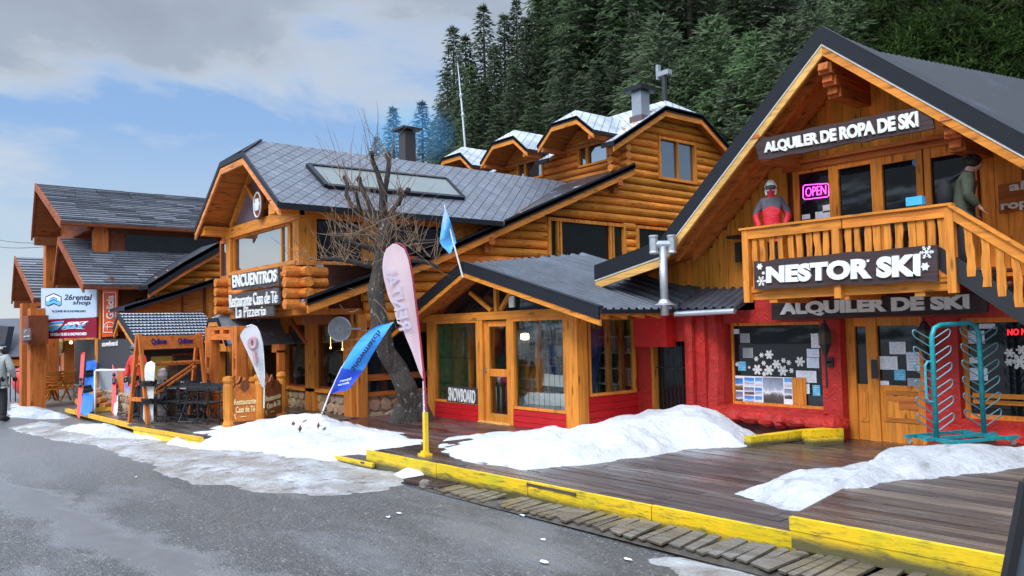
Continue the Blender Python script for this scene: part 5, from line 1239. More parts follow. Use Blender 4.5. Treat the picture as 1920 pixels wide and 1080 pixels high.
# rubble plinth: individual stones in a mortar bed
def rubble_wall(parent, ax, pl, a0, a1, z0, z1, seed=1, sz=.25):
    rg = random.Random(seed); mb = MB(); lbox(mb, ax, pl, a0, a1, z0, z1, -.15, -.01); o = mb.build('plinth', mortar, parent)
    mb = MB(); z = z0
    while z < z1-.02:
        h = min(sz*(.7+.6*rg.random()), z1-z); a = a0
        while a < a1-.02:
            w_ = min(sz*(.8+1.3*rg.random()), a1-a); c = (a+w_/2, z+h/2); pts = []; n = 7
            for k in range(n):
                th = 2*math.pi*(k+.5*rg.random())/n; q = .50+.1*rg.random()
                pts.append(lw(ax, pl, min(a1, max(a0, c[0]+math.cos(th)*w_*q*1.04)), min(z1, max(z0, c[1]+math.sin(th)*h*q*1.08)), 0))
            N = nrm(lw(ax, pl, 0, 0, 1)-lw(ax, pl, 0, 0, 0)); e = .02+.03*rg.random(); ctr = sum(pts)/n
            k = len(mb.v); mb.v += [tuple(p-N*.03) for p in pts]+[tuple(ctr+(p-ctr)*.8+N*e) for p in pts]
            F = [(k+i, k+(i+1)%n, k+n+(i+1)%n, k+n+i) for i in range(n)]+[tuple(k+n+i for i in range(n))]
            a_ = sum(np.cross(pts[i]-ctr, pts[(i+1)%n]-ctr) for i in range(n))
            mb.f += F if a_@N > 0 else [tuple(reversed(f)) for f in F]
            a += w_
        z += h
    mb.build('stone', rubble, o)
rubble_wall(lc, 'w', WQ, -25.5, qx(655), .0, .70, 4)
rubble_wall(lc, 'u', UW, WQ+.25, 11.2, .0, .66, 6)
for x0, x1 in ((446, 470), (480, 527), (541, 580), (597, 655)):
    a, b = qx(x0), qx(x1); window(lc, 'w', WQ+.03, a, b, .785, 2.42, fr=.05, proud=.02, depth=.05, mf=brown_z, pane=glass_clear)
mb = MB(); mb.box((UW-.05, WQ+.2, .66), (UW+.06, 11.6, .76)); mb.box((UW-.03, WQ+.2, 2.30), (UW+.03, 11.6, 2.5)); mb.box((UW-.03, WQ+.2, 1.03), (UW+.02, 11.6, 1.18)); each(mb, 'sill', red_wood_y, lc)
mb = MB(); mb.box((UW-.06, WQ+.25, .7), (UW-.04, 11.6, 2.4)); mb.build('side_glass', glass_dark, lc)
mb = MB(); mb.box((-25.5, 12.0, .1), (UW-.2, 12.1, 2.6)); mb.box((-25.6, WQ, .1), (-25.5, 12.1, 2.6)); each(mb, 'inner_wall', plain('dim_wall', (.26, .14, .08), .8), lc)
mb = MB(); mb.box((-25.5, WQ+.15, .05), (UW-.2, 12.1, .1)); mb.build('floor', brown_x, lc)
mb = MB(); mb.box((-25.5, WQ+.1, 2.67), (UW-.1, 12.1, 2.72)); mb.build('ceiling', brown_x, lc)
# scalloped valance in the right window
mb = MB(); vx0, vx1 = qx(598), qx(654)
for k in range(3):
    a = vx0+(vx1-vx0)*k/3; b = vx0+(vx1-vx0)*(k+.62)/3; P = [V(a, WQ+.16, 2.42), V(b, WQ+.16, 2.42)]+[V(b-(b-a)*f, WQ+.16+.02*math.sin(f*6), 2.42-.10-.22*math.sin(math.pi*f)) for f in np.linspace(0, 1, 9)]; mb.prism(P, (0, .01, 0))
mb.build('valance', plain('patterned_cloth', (.42, .26, .14), .8, noise=.8, nscale=25), lc)
# skylight strip on the wing roof
N_ = nrm(np.cross(G2-G3, VB-G3)); N_ = N_ if N_[2] > 0 else -N_
S = [PPL(x, y, G3, N_) for x, y in ((577, 313), (836, 339), (868, 374), (612, 352))]
mb = MB(); mb.prism([p+N_*.01 for p in S], N_*.05); sk = mb.build('skylight', plain('skylight_frost', (.17, .19, .18), .55, noise=.06, nscale=2), lc)
mb = MB()
for i, h in ((0, .05), (1, .06), (2, .07), (3, .08)): mb.bar(S[i]+N_*.05, S[(i+1) % 4]+N_*.05, h*1.6, .09, up=N_)
mb.build('frame', dark_metal, sk)
# chimneys and masts
c = PU(764, 296, -24.5); h = PU(764, 250, -24.5)[2]; t = thing('chimney', 'black metal chimney with flat cap behind the restaurant ridge', 'chimney', c)
mb = MB(); mb.box((c[0]-.22, c[1]-.22, c[2]-1.5), (c[0]+.22, c[1]+.22, h)); mb.build('flue', plain('black_brown', (.03, .022, .02), .5), t); mb = MB(); mb.box((c[0]-.4, c[1]-.4, h+.08), (c[0]+.4, c[1]+.4, h+.16)); mb.box((c[0]-.15, c[1]-.15, h), (c[0]+.15, c[1]+.15, h+.08)); mb.build('cap', black_iron, t)
n1 = nrm(V(0, -.587, 1)); c = PPL(1202, 222, E0, n1); t = thing('chimney', 'square steel chimney with wide dark cap on the frosted upper roof', 'chimney', c); zt = PW(1202, 172, c[1])[2]
mb = MB(); mb.box((c[0]-.2, c[1]-.2, c[2]-.3), (c[0]+.2, c[1]+.2, zt)); mb.build('flue', plain('steel_flue', (.30, .31, .33), .35, .6), t); mb = MB(); mb.box((c[0]-.36, c[1]-.36, zt), (c[0]+.36, c[1]+.36, zt+.13)); mb.build('cap', dark_metal, t); mb = MB(); mb.box((c[0]-.26, c[1]-.27, c[2]-.25), (c[0]+.26, c[1]+.26, c[2]+.05)); mb.build('flashing', plain('flashing_m', (.10, .06, .06), .5), t)
c = PW(1247, 190, 21.06); t = thing('antenna', 'short black antenna pole with a small box on the roof peak', 'antenna', c); zt = PW(1247, 137, 21.06)[2]
mb = MB(); mb.tube([c-ZU*.2, (c[0], c[1], zt)], .09, 8); mb.build('pole', black_iron, t); mb = MB(); mb.obox((c[0], c[1], zt), V(1,0,0), V(0,1,0), ZU, (.25, .1, .08)); mb.obox((c[0]-.25, c[1], zt+.1), V(1,0,0), V(0,1,0), ZU, (.05, .07, .25)); mb.build('receiver', plain('grey_plastic', (.25, .27, .3), .5), t)
c = PW(874, 282, 19.5); tp = PW(858, 118, 19.5); t = thing('mast', 'thin tall whip antenna rising between the dormers and the firs', 'antenna', c); mb = MB(); mb.tube([c-ZU*.5, c+(tp-c)*.5, tp], [.05, .04, .015], 6); mb.build('pole', steel, t); mb = MB(); 
for f in (.4, .62): p = c+(tp-c)*f; mb.ball(p, (.07, .07, .12), 8, 6)
each(mb, 'joint', galv, t)
# restaurant signs hanging in front of the wing
t, fn = sign('sign_board', 'topmost of the three grey restaurant boards hanging under the log gable', 'sign', 'w', WF-.42, ((432, 517), (521, 500), (523, 535), (434, 545)), sign_grey, .05, .02, 5)
text_px(t, 'ENCUENTROS', fn, (437, 516), (521, 505), (520, 528), (438, 540), white_paint, bold=.03, ext=.03)
t, fn = sign('sign_board', 'middle one of the three grey restaurant boards hanging under the log gable', 'sign', 'w', WF-.40, ((429, 552), (522, 539), (524, 570), (430, 581)), sign_grey, .05, .02, 6)
text_px(t, 'Restaurante Casa de Té', fn, (431, 553), (521, 545), (521, 568), (432, 577), white_paint, bold=.008, ext=.03)
t, fn = sign('sign_board', 'smallest and lowest of the three grey restaurant boards under the log gable', 'sign', 'w', WF-.38, ((437, 579), (512, 571), (513, 592), (440, 598)), sign_grey, .05, .02, 7)
text_px(t, 'La Pizzeria', fn, (444, 574), (500, 574), (500, 591), (444, 597), white_paint, bold=.008, ext=.03)
t = thing('round_sign', 'round grey disc sign on an arm beside the restaurant corner post', 'sign', PW(637, 617, WQ-.45)); c = PW(637, 617, WQ-.45)
D1 = nrm(CRT*1.0+CFW*.25); mb = MB(); mb.prism([c+D1*math.cos(a/28*6.283)*.24+ZU*math.sin(a/28*6.283)*.265 for a in range(28)], np.cross(D1, ZU)*-.09); mb.build('disc', plain('disc_grey', (.20, .21, .22), .4), t)
mb = MB(); mb.tube([c+D1*math.cos(a/28*6.283)*.255+ZU*math.sin(a/28*6.283)*.28 for a in range(29)], .018, 6); mb.box(c+V(.16, .08, -.02), c+V(.19, .45, .02)); mb.build('rim', galv, t)
nq = nrm(np.cross(D1, ZU)); mb = MB(); mb.tube([c+nq*.02*(1)+D1*math.cos(a/14*6.283)*.05+ZU*math.sin(a/14*6.283)*.07 for a in range(15)], .012, 5); mb.tube([c+nq*.02+D1*math.cos(a/14*6.283)*.095+ZU*math.sin(a/14*6.283)*.12 for a in range(15)], .006, 5); mb.build('emblem', galv, t)
# bulbs glimpsed in the restaurant
for i, (x, y, w) in enumerate(((558, 652, 10.2), (620, 652, 10.2), (549, 630, 9.8), (642, 655, 10.6))):
    c = PW(x, y, w); mb = MB(); mb.ball(c, .032, 8, 6); mb.tube([c, (c[0], c[1], 2.6)], .006, 4); tag(mb.build('light_bulb', lamp_warm), 'small warm bulb hanging inside the restaurant windows', 'bulb', 'bulbs in the restaurant')
# ---------------------------------------------------------------- timber arcade (left): three shingle gables
def shingles(name, R0, R1, E0_, E1_, n, parent, mat, m=26, seed=1, lift=.0):
    """courses between ridge R0-R1 and eave E0-E1, each shingle its own piece"""
    R0, R1, E0_, E1_ = [np.array(p, float) for p in (R0, R1, E0_, E1_)]; rg = random.Random(seed); mb = MB()
    N = nrm(np.cross(R1-R0, E0_-R0)); N = N if N[2] > 0 else -N
    L = np.linalg.norm(R1-R0)
    for j in range(n):
        t0, t1 = j/n, (j+1.12)/n; x = -rg.random()*.02
        while x < 1:
            w_ = (.7+.6*rg.random())*max(.12, 1/m); a, b = max(0, x), min(1, x+w_*.985)
            if b-a > .002:
                f = lambda s, t_, o: (R0+(R1-R0)*s)*(1-t_) + (E0_+(E1_-E0_)*s)*t_ + N*o
                o1 = .05+.02*rg.random()
                P = [f(a, t0, .005), f(b, t0, .005), f(b, t1, o1), f(a, t1, o1), f(a, t1, .0), f(b, t1, .0)]
                mb.add(P, [(0,1,2,3), (3,2,5,4)])
            x += w_
    return mb.build(name, mat, parent)
ar = thing('timber_arcade', 'dark red timber building with three shingle gables far down the street at the left', 'building', (-30, 7, 0))
def gable(R0, RE, LE_, back_px, drop, eback, seed, n):
    """roof with ridge along Y; R0 ridge front, RE right eave front, LE_ left eave front, depth to back"""
    d = V(0, 1, 0)*back_px
    mb = MB(); slab(mb, [R0, RE, RE+d, R0+d], .12); slab(mb, [R0, LE_, LE_+d, R0+d], .12); rf = mb.build('roof', wood('arcade_soffit_%d' % seed, (.26, .075, .02), 'y', .55), ar); uvmesh('underlay', [R0, RE, RE+d, R0+d], (0,1,0), dark_metal, rf, off=.006)
    shingles('shingles', R0+ZU*.01, R0+d+ZU*.01, RE+ZU*.01, RE+d+ZU*.01, n, rf, slate, 40, seed)
    mb = MB(); rake(mb, [RE+V(0,-.03,.04), R0+V(0,-.03,.04), LE_+V(0,-.03,.04)], .26, 0, .06); mb.build('rake_board', wood('rake_red_%d' % seed, (.30, .085, .03), 'x', .55), rf)
    mb = MB(); mb.bar(RE+V(0,0,-.05), RE+d+V(0,0,-.05), .05, .09); mb.build('eave_board', brown_x, rf)
    mb = MB(); y = R0[1]+.9
    mb.prism([(LE_[0]+.1, y, LE_[2]-.15), (RE[0]-.3, y, RE[2]+.0), (R0[0], y, R0[2]-.2)], (0, .08, 0)); mb.box((LE_[0]+.1, y-.85, LE_[2]-.4), (LE_[0]+.32, y+.1, LE_[2]-.1)); mb.box((LE_[0]+.1, y-.1, LE_[2]-.35), (RE[0]-.3, y, LE_[2]-.08)); mb.build('gable_boards', wood('gable_brown_%d' % seed, (.22, .065, .02), 'x', .55), rf)
wa, wb, wc = 5.0, 5.2, 5.0
R1a = PW(67, 345, wa); E1a = PW(115, 415, wa); d1 = PU(385, 367, R1a[0])[1]-wa
gable(R1a, E1a, V(R1a[0]-.75, wa, PW(60, 440, wa)[2]), d1+2, 0, 0, 1, 20)
R2a = PW(110, 446, wb); E2a = PW(157, 535, wb); d2 = PU(392, 461, R2a[0])[1]-wb
gable(R2a, E2a, V(R2a[0]-.8, wb, PW(100, 530, wb)[2]), d2+1, 0, 0, 2, 20)
R3a = PW(28, 482, wc); E3a = PW(64, 560, wc)
gable(R3a, E3a, V(R3a[0]-.7, wc, PW(22, 560, wc)[2]), 9, 0, 0, 3, 15)
mb = MB()
mb.box((E1a[0]-1.6, wa+1.2, 3.0), (E1a[0]-.5, wa+d1+4, E1a[2]-.1)); each(mb, 'upper_wall', brown_x, ar)
mb = MB()
for k in range(5):
    y = wa+1.4+k*4.2; mb.box((E1a[0]-.52, y+.6, E1a[2]-1.0), (E1a[0]-.44, y+3.6, E1a[2]-.25))
each(mb, 'window', glass_dark, ar)
mb = MB()
for k in range(6): y = wa+1.2+k*4.2; mb.box((E1a[0]-.6, y-.2, 3.2), (E1a[0]-.36, y+.25, E1a[2]-.05))
p = PW(92, 640, wa+.6); mb.box((p[0]-.35, wa+.45, .1), (p[0]+.22, wa+.9, E1a[2]-.1)); q = PW(182, 440, wa+3)
each(mb, 'post', red_wood_z, ar)
mb = MB(); mb.box((E2a[0]-2.4, wb+1.0, .1), (E2a[0]-.7, wb+d2+3, E2a[2]-.05)); each(mb, 'lower_wall', brown_x, ar)
mb = MB(); mb.box((E2a[0]-.72, wb+1.6, 2.4), (E2a[0]-.64, wb+8, E2a[2]-.35)); each(mb, 'window', glass_dark, ar)
# ground floor arcade: posts, beam, glazing
p1 = PG(52, 756, .1); p2 = PG(70, 757, .1)
mb = MB(); mb.box((p1[0]-.35, p1[1]-.2, 0), (p1[0]+.15, p1[1]+.2, 3.4)); mb.box((p2[0]+.0, p2[1]-.3, 0), (p2[0]+.62, p2[1]+.15, 3.2))
for x in (92, 127): 
    p = PW(x, 700, 7.2); mb.box((p[0]-.3, 7.0, .1), (p[0]+.3, 7.4, 3.2))
each(mb, 'post', red_wood_z, ar)
p = PW(58, 685, 4.3); mb = MB(); mb.box((p[0]-.75, 4.15, 2.05), (p[0]+.5, 4.7, 2.95)); mb.build('post_box', brown_z, ar)
t = thing('sign_board', 'small purple brown sign board with white marks on the corner post', 'sign', PW(56, 675, 4.1)); mb = MB(); a = px_rect('w', 4.12, 43, 617, 60, 637); a = px_rect('w', 4.12, 43, 616, 60, 638); lbox(mb, 'w', 4.12, *a, 0, .04); mb.build('board', plain('mauve_board', (.09, .045, .05), .5), t)
mb = MB(); f_ = lambda x, y: PW(x, y, 4.07); mb.bar(f_(47, 624), f_(49, 619), .02, .05, up=(0,1,0)); mb.bar(f_(47, 631), f_(52, 630), .02, .08, up=(0,1,0)); mb.bar(f_(54, 631), f_(56, 630), .02, .08, up=(0,1,0)); mb.build('mark', cream_letter, t)
p = PW(80, 660, 6.6); q = PW(178, 655, 6.6)
mb = MB(); mb.box((p[0]-3, 6.5, 2.12), (q[0]+.6, 6.75, 2.5)); each(mb, 'beam', wood_h_x, ar)
mb = MB(); mb.box((p[0]-5, 8.2, .1), (q[0]+2.5, 8.3, 3.0)); mb.build('shop_glass', glass_dark, ar)
mb = MB(); 
for k in range(8): u = p[0]-4.5+k*1.7; mb.box((u, 8.1, .1), (u+.14, 8.22, 3.0))
each(mb, 'glazing_bar', brown_z, ar)
for i, (x, y) in enumerate(((104, 647), (133, 642))):
    c = PW(x, y, 6.35); mb = MB(); mb.ball(c, .06, 8, 6); tag(mb.build('light_bulb', lamp_warm), 'small lit spot lamp under the arcade beam behind the advertising board', 'bulb', 'arcade lamps')
t = thing('lantern', 'glass lantern hanging under the arcade beam below the red ski school panel', 'lantern', PW(116, 648, 6.3)); c = PW(116, 648, 6.3); mb = MB(); mb.lathe(c, [(.05, -.3), (.13, -.15), (.15, .15), (.05, .28), (.02, .4)], 6); mb.build('frame', plain('brass_glass', (.30, .20, .07), .3), t)
# side lean-to between the arcade and the restaurant
sb_ = thing('log_side_wing', 'log side wing with two dark sloping roof edges left of the restaurant', 'building', (-24.5, 10, .2))
US = -25.8
fS = lambda x, y: PU(x, y, US)
a, b, c_ = fS(403, 462), fS(335, 500), fS(268, 542)
mb = MB(); mb.prism([fS(285, 560), fS(420, 560), fS(420, 470), a, b, fS(285, 535)], (-.2, 0, 0)); wl = mb.build('wall_backing', brown_z, sb_)
zz = [fS(300, 545)[2], a[2]]
logs(sb_, 'log_wall', 'u', US, lambda z: (max(fS(290, 540)[1], b[1]+(z-b[2])/max(.05, (a[2]-b[2])/(a[1]-b[1]))), a[1]+3), fS(330, 560)[2], a[2]+.1, [], log_y, .12, 31)
def strip(pts, wout, th, name, parent, mat):
    mb = MB()
    for i in range(len(pts)-1):
        p, q = pts[i], pts[i+1]; mb.prism([p+V(wout,0,0), q+V(wout,0,0), q-V(1.3,0,0), p-V(1.3,0,0)], (0,0,-th))
    return mb.build(name, mat, parent)
strip([a+ZU*.1, b+ZU*.1, c_+ZU*.1], .6, .12, 'roof', sb_, dark_metal)
mb = MB(); rake(mb, [p+V(.6, 0, .12) for p in (a, b, c_)], .3, 0, .06, ax='u'); mb.build('fascia', dark_metal, sb_)
mb = MB(); rake(mb, [p+V(.57, 0, .12) for p in (a, b, c_)], .12, .305, .05, ax='u'); mb.build('rake_board', red_wood_y, sb_)
US2 = -25.3; fS = lambda x, y: PU(x, y, US2)
a, b, c_ = fS(415, 517), fS(330, 545), fS(226, 577)
mb = MB(); mb.prism([fS(240, 640), fS(400, 640), fS(400, 526), b-ZU*.15, c_-ZU*.15], (-.12, 0, 0)); mb.build('wall', wood('amber_panel', (.50, .19, .035), 'y', .5), sb_)
strip([a, b, c_], .5, .1, 'roof', sb_, dark_metal)
mb = MB(); rake(mb, [p+V(.5, 0, .02) for p in (a, b, c_)], .2, 0, .06, ax='u'); mb.build('fascia', dark_metal, sb_)
q0, q1 = fS(340, 545), fS(384, 533); window(sb_, 'u', US2, q0[1], q1[1], fS(360, 588)[2], fS(360, 537)[2], fr=.05, proud=.04, depth=.04, mf=brown_z)
mb = MB(); mb.box((US2-.3, fS(386, 560)[1], 2.2), (US2+.06, fS(402, 560)[1], fS(395, 522)[2])); each(mb, 'post', wood_h_z, sb_)
# slate pavilion with the storefront
sp = thing('slate_pavilion', 'small shop with frosted slate roof behind the cafe terrace', 'shop', (-24.5, 8, .2))
u_s = -22.6; w_s = PU(262, 700, u_s)[1]
E_a = PU(262, 650, u_s+.3); E_b = PU(388, 645, u_s+.3); zE = (E_a[2]+E_b[2])/2
Rg = PW(222, 588, E_a[1]); uR = Rg[0]; zR = Rg[2]; yb = E_b[1]+.6
A0 = V(u_s+.3, E_a[1], zE); A1 = V(u_s+.3, yb, zE); B0 = V(uR, E_a[1], zR); B1 = V(uR, yb, zR); C0 = V(uR-.5, E_a[1], zE+.5); C1 = V(uR-.5, yb, zE+.5)
mb = MB(); slab(mb, [B0, A0, A1, B1], .1); slab(mb, [B0, C0, C1, B1], .1); mb.build('roof', soffit_y, sp); uvmesh('underlay', [B0, A0, A1, B1], (0,1,0), plain('slate_under', (.10, .11, .13), .6), sp, off=.008)
mb = MB(); rg = random.Random(7)
N = nrm(np.cross(B1-B0, A0-B0)); N = N if N[2] > 0 else -N
nr, nc = 11, 24                                              # fish-scale courses
for j in range(nr):
    for i in range(-1, nc+1):
        s0 = (i+.5*(j % 2))/nc; t0 = j/nr
        f = lambda s, t_, o: B0+(B1-B0)*min(1, max(0, s))+(A0-B0)*min(1, t_)+N*o
        if s0 > 1 or s0+1/nc < 0: continue
        mb.add([f(s0, t0, .01), f(s0+1/nc, t0, .01), f(s0+1/nc, t0+.55/nr, .045), f(s0+.5/nc, t0+1.25/nr, .07), f(s0, t0+.55/nr, .045)], [(0,1,2,3,4)])
mb.build('slates', slate_snow, sp)
mb = MB(); rake(mb, [A0+V(0,-.03,.03), B0+V(0,-.03,.03), C0+V(0,-.03,.03)], .16, 0, .05); mb.bar(A0-ZU*.04, A1-ZU*.04, .06, .16); mb.build('fascia', dark_metal, sp)
mb = MB(); rake(mb, [A0+V(0,-.01,.03), B0+V(0,-.01,.03), C0+V(0,-.01,.03)], .14, .163, .05); mb.build('rake_board', wood_h_x, sp)
fW = lambda x, y: PW(x, y, w_s); fU = lambda x, y: PU(x, y, u_s)
uL = fW(180, 700)[0]-3
mb = MB(); mb.box((uL, w_s, .1), (u_s, w_s+.12, zE+.2)); mb.box((u_s-.12, w_s+.12, .1), (u_s, yb, zE)); mb.build('wall', plain('dark_front', (.025, .024, .026), .6), sp)
z_ = fW(215, 733)[2]
rubble_wall(sp, 'w', w_s-.05, uL, u_s-.02, .1, z_, 9, .14); rubble_wall(sp, 'u', u_s+.05, w_s, fU(285, 700)[1], .1, z_, 10, .14)
for nme, x0, x1, y0, mat in (('panel', 187, 222, 690, plain('grey_panel', (.30, .32, .34), .5)), ('panel', 223, 234, 690, plain('orange_panel', (.62, .12, .01), .45)), ('panel', 235, 262, 690, photo_mat('blue_panel', (.05,.12,.5), (.1,.2,.6), (.3,.4,.6), 9))):
    mb = MB(); lbox(mb, 'w', w_s, fW(x0, 710)[0], fW(x1, 710)[0], z_, fW(x0, 690)[2], 0, .03); mb.build(nme, mat, sp)
mb = MB(); lbox(mb, 'u', u_s, fU(283, 690)[1], fU(322, 690)[1], .6, fU(300, 668)[2], 0, .03); mb.build('panel', plain('ochre_panel', (.50, .36, .05), .6, noise=.2), sp)
window(sp, 'u', u_s, fU(322, 690)[1], fU(384, 690)[1], .7, fU(350, 662)[2], fr=.06, proud=.04, depth=.03, mf=brown_z, pane=glass('blue_glass', (.02,.035,.10), 1.7))
text_px(sp, 'snowboard', fW, (193, 640), (222, 638), (222, 648), (193, 650), cream_letter, out=.01, bold=.02, ext=.02)
# small clipped entrance gable beside it
p0, p1_, p2_, p3_ = [PU(x, y, -21.3) for x, y in ((352, 652), (385, 604), (400, 604), (420, 640))]
et = thing('entrance_canopy', 'small dark clipped gable canopy over the restaurant entrance', 'canopy', (p0+p3_)/2*V(1,1,0))
we = 7.4; fE = lambda x, y: PW(x, y, we)
q = [fE(x, y) for x, y in ((381, 650), (391, 600), (407, 598), (424, 640))]
zl_ = (q[0][2]+q[3][2])/2; zt_ = (q[1][2]+q[2][2])/2
q = [V(q[0][0], we, zl_), V(q[1][0], we, zt_), V(q[2][0], we, zt_), V(q[3][0], we, zl_)]
pk = V((q[1][0]+q[2][0])/2, we+.6, zt_+.42); d = V(0, 3.2, 0)
mb = MB(); slab(mb, [q[0], q[1], pk, pk+V(0,2.6,0), q[0]+d], .06); slab(mb, [q[3], q[2], pk, pk+V(0,2.6,0), q[3]+d], .06); slab(mb, [q[1], q[2], pk], .06); mb.build('roof', slate_('canopy_slate', (.12,.13,.15), (.2,.22,.25), .05), et)
mb = MB(); rake(mb, [p+V(0,-.02,.04) for p in q], .1, 0, .05); mb.build('fascia', dark_metal, et); mb = MB(); rake(mb, [p+V(0,0,.04) for p in q], .12, .105, .05); mb.build('rake_board', wood_h_x, et)
mb = MB(); mb.box((q[0][0]+.1, we+.3, .1), (q[0][0]+.3, we+.5, zl_)); mb.box((q[3][0]-.3, we+.3, .1), (q[3][0]-.1, we+.5, zl_)); mb.box((q[0][0], we+.2, zl_-.2), (q[3][0], we+.4, zl_)); each(mb, 'post', wood_h_z, et)
# wooden portal
wp = 6.9; fP = lambda x, y: PW(x, y, wp)
pt = thing('wooden_portal', 'orange timber entrance portal with slotted posts and lintel', 'portal', fP(410, 760)*V(1,1,0))
mb = MB(); zt = fP(410, 613)[2]
for x0, x1 in ((392, 403), (443, 452)):
    a, b = fP(x0, 700)[0], fP(x1, 700)[0]; w_ = (b-a)
    mb.box((a, wp-.1, .2), (a+w_*.28, wp+.12, zt)); mb.box((b-w_*.28, wp-.1, .2), (b, wp+.12, zt))
    for z0, z1 in ((.2, .35), (1.25, 1.4), (zt-.75, zt)): mb.box((a+w_*.28, wp-.09, z0), (b-w_*.28, wp+.11, z1))
each(mb, 'post', rack_z, pt)
a, b = fP(403, 620)[0], fP(443, 620)[0]; z0 = fP(420, 637)[2]; mb = MB(); h = zt-z0
mb.box((a, wp-.1, z0), (b, wp+.12, z0+h*.45)); mb.box((a, wp-.1, zt-h*.25), (b, wp+.12, zt))
for f0, f1 in ((0, .15), (.42, .58), (.85, 1)): mb.box((a+(b-a)*f0, wp-.095, z0+h*.45), (a+(b-a)*f1, wp+.115, zt-h*.25))
mb.build('lintel', rack_x, pt)
mb = MB(); mb.box((fP(404, 700)[0], wp+.5, .2), (fP(418, 700)[0], wp+.62, z0)); mb.box((fP(428, 700)[0], wp+1.2, .2), (fP(433, 700)[0], wp+1.35, z0-.3)); mb.box((fP(420, 700)[0], wp+1.2, z0-.35), (fP(433, 700)[0], wp+1.35, z0-.15)); each(mb, 'inner_post', rack_z, pt)
# ---------------------------------------------------------------- advertising boards at the street corner
gp_ = PG(186, 755, .2); dgp = (gp_-CAM)@CFW
t = thing('advert_post', 'square orange timber post carrying the advertising boards beside the terrace', 'post', gp_)
zt = PD(186, 541, dgp)[2]; mb = MB(); mb.obox((gp_[0], gp_[1], (zt+.1)/2), nrm(CRT*V(1,1,0)), nrm(CFW*V(1,1,0)), ZU, (.09*1.0, .10, (zt-.1)/2)); each(mb, 'post', wood_h_z, t); mb = MB(); mb.obox(gp_+ZU*.12, nrm(CRT*V(1,1,0)), nrm(CFW*V(1,1,0)), ZU, (.38, .35, .18)); mb.build('planter_base', plain('mossy_wood', (.06, .05, .03), .9, noise=.5), t)
dl, dr = 26.0, dgp-.05
def bq(x, y): f = (x-78)/(181-78); return PD(x, y, dl+(dr-dl)*f)
t = thing('advert_board', 'large pale blue and dark red advertising board with ski rental logos', 'billboard', bq(130, 640))
def pan(name, q, mat, th=.06):
    P = [bq(*p) for p in q]; N = nrm(np.cross(P[1]-P[0], P[0]-P[3])); mb = MB(); mb.prism([p-N*th for p in P], N*th); mb.build(name, mat, t); return P
pan('upper_panel', ((77, 540.5), (181, 540.5), (181, 594), (77, 599.5)), plain('pale_blue_board', (.46, .56, .68), .45, noise=.03)); pan('lower_panel', ((77, 600), (181, 594.5), (181, 633), (77, 636)), plain('crimson_board', (.24, .006, .028), .45, noise=.05))
navy = plain('navy_print', (.01, .012, .05), .5); sky_b = plain('sky_print', (.12, .45, .82), .5); whitep = plain('white_print', (.8,.8,.82), .5)
text_px(t, '26rental', bq, (121, 552), (173, 552), (173, 562.5), (121, 562.5), navy, bold=.012, ext=.012, shear=.2, out=.004)
text_px(t, 'shop', bq, (137, 563), (170, 563), (170, 573.5), (137, 573.5), navy, bold=.012, ext=.012, shear=.2, out=.004)
text_px(t, 'ALQUILER SKI & SNOWBOARD', bq, (98, 581.5), (161, 581.5), (161, 586), (98, 586), navy, bold=.0, ext=.012, out=.004)
text_px(t, 'ESCUELA DE SKI & SNOWBOARD', bq, (95, 624.5), (163, 623), (163, 628.5), (95, 630), whitep, bold=.03, ext=.012, out=.004)
text_px(t, 'SKI', bq, (123, 604), (167, 602), (165, 608), (121, 610), whitep, bold=.05, ext=.012, shear=.35, out=.004)
text_px(t, 'MAX', bq, (117, 610), (163, 608.5), (160, 616), (115, 616.5), sky_b, bold=.05, ext=.012, shear=.35, out=.004)
def logo(pts, mat, o=.012, name='logo'):
    P = [bq(*p) for p in pts]; N = nrm(np.cross(bq(110, 550)-bq(100, 550), bq(100, 550)-bq(100, 560))); mb = MB(); mb.prism([p+N*.003 for p in P], N*o); mb.build(name, mat, t)
hx = [(101.5, 549.5), (116, 556), (116, 564), (116, 572), (112, 574.5), (101.5, 570), (91, 574.5), (86, 572), (86, 556)]
logo(hx, navy, .010); logo([(101.5, 551.5), (114.5, 557.5), (114.5, 571), (112, 572.7), (101.5, 568), (91, 572.7), (87.5, 571), (87.5, 557.5)], whitep, .013)
logo([(101.5, 558.5), (114.2, 565), (114.2, 571), (112, 572.5), (101.5, 567.8), (91, 572.5), (87.8, 571), (87.8, 565)], sky_b, .016)
logo([(101.5, 561), (109, 564.8), (109, 566), (101.5, 562.4), (94, 566), (94, 564.8)], navy, .019); logo([(101.5, 556.2), (109, 560), (109, 561.2), (101.5, 557.5), (94, 561.2), (94, 560)], navy, .019)
logo([(89, 610), (95, 604), (121, 601.5), (117, 610), (107, 619), (98, 622), (91, 619)], sky_b, .010); logo([(90, 611.5), (98, 608.5), (118, 607), (115.5, 610.5), (100, 611), (90, 614)], plain('cream_print', (.8, .62, .25), .5), .014); logo([(90, 608.6), (96, 606), (119, 604), (118, 606), (98, 607.5)], plain('blue_print', (.06,.15,.6), .5), .014)
logo([(112, 619), (135, 616), (160, 617), (150, 615.5), (130, 615)], whitep, .012)
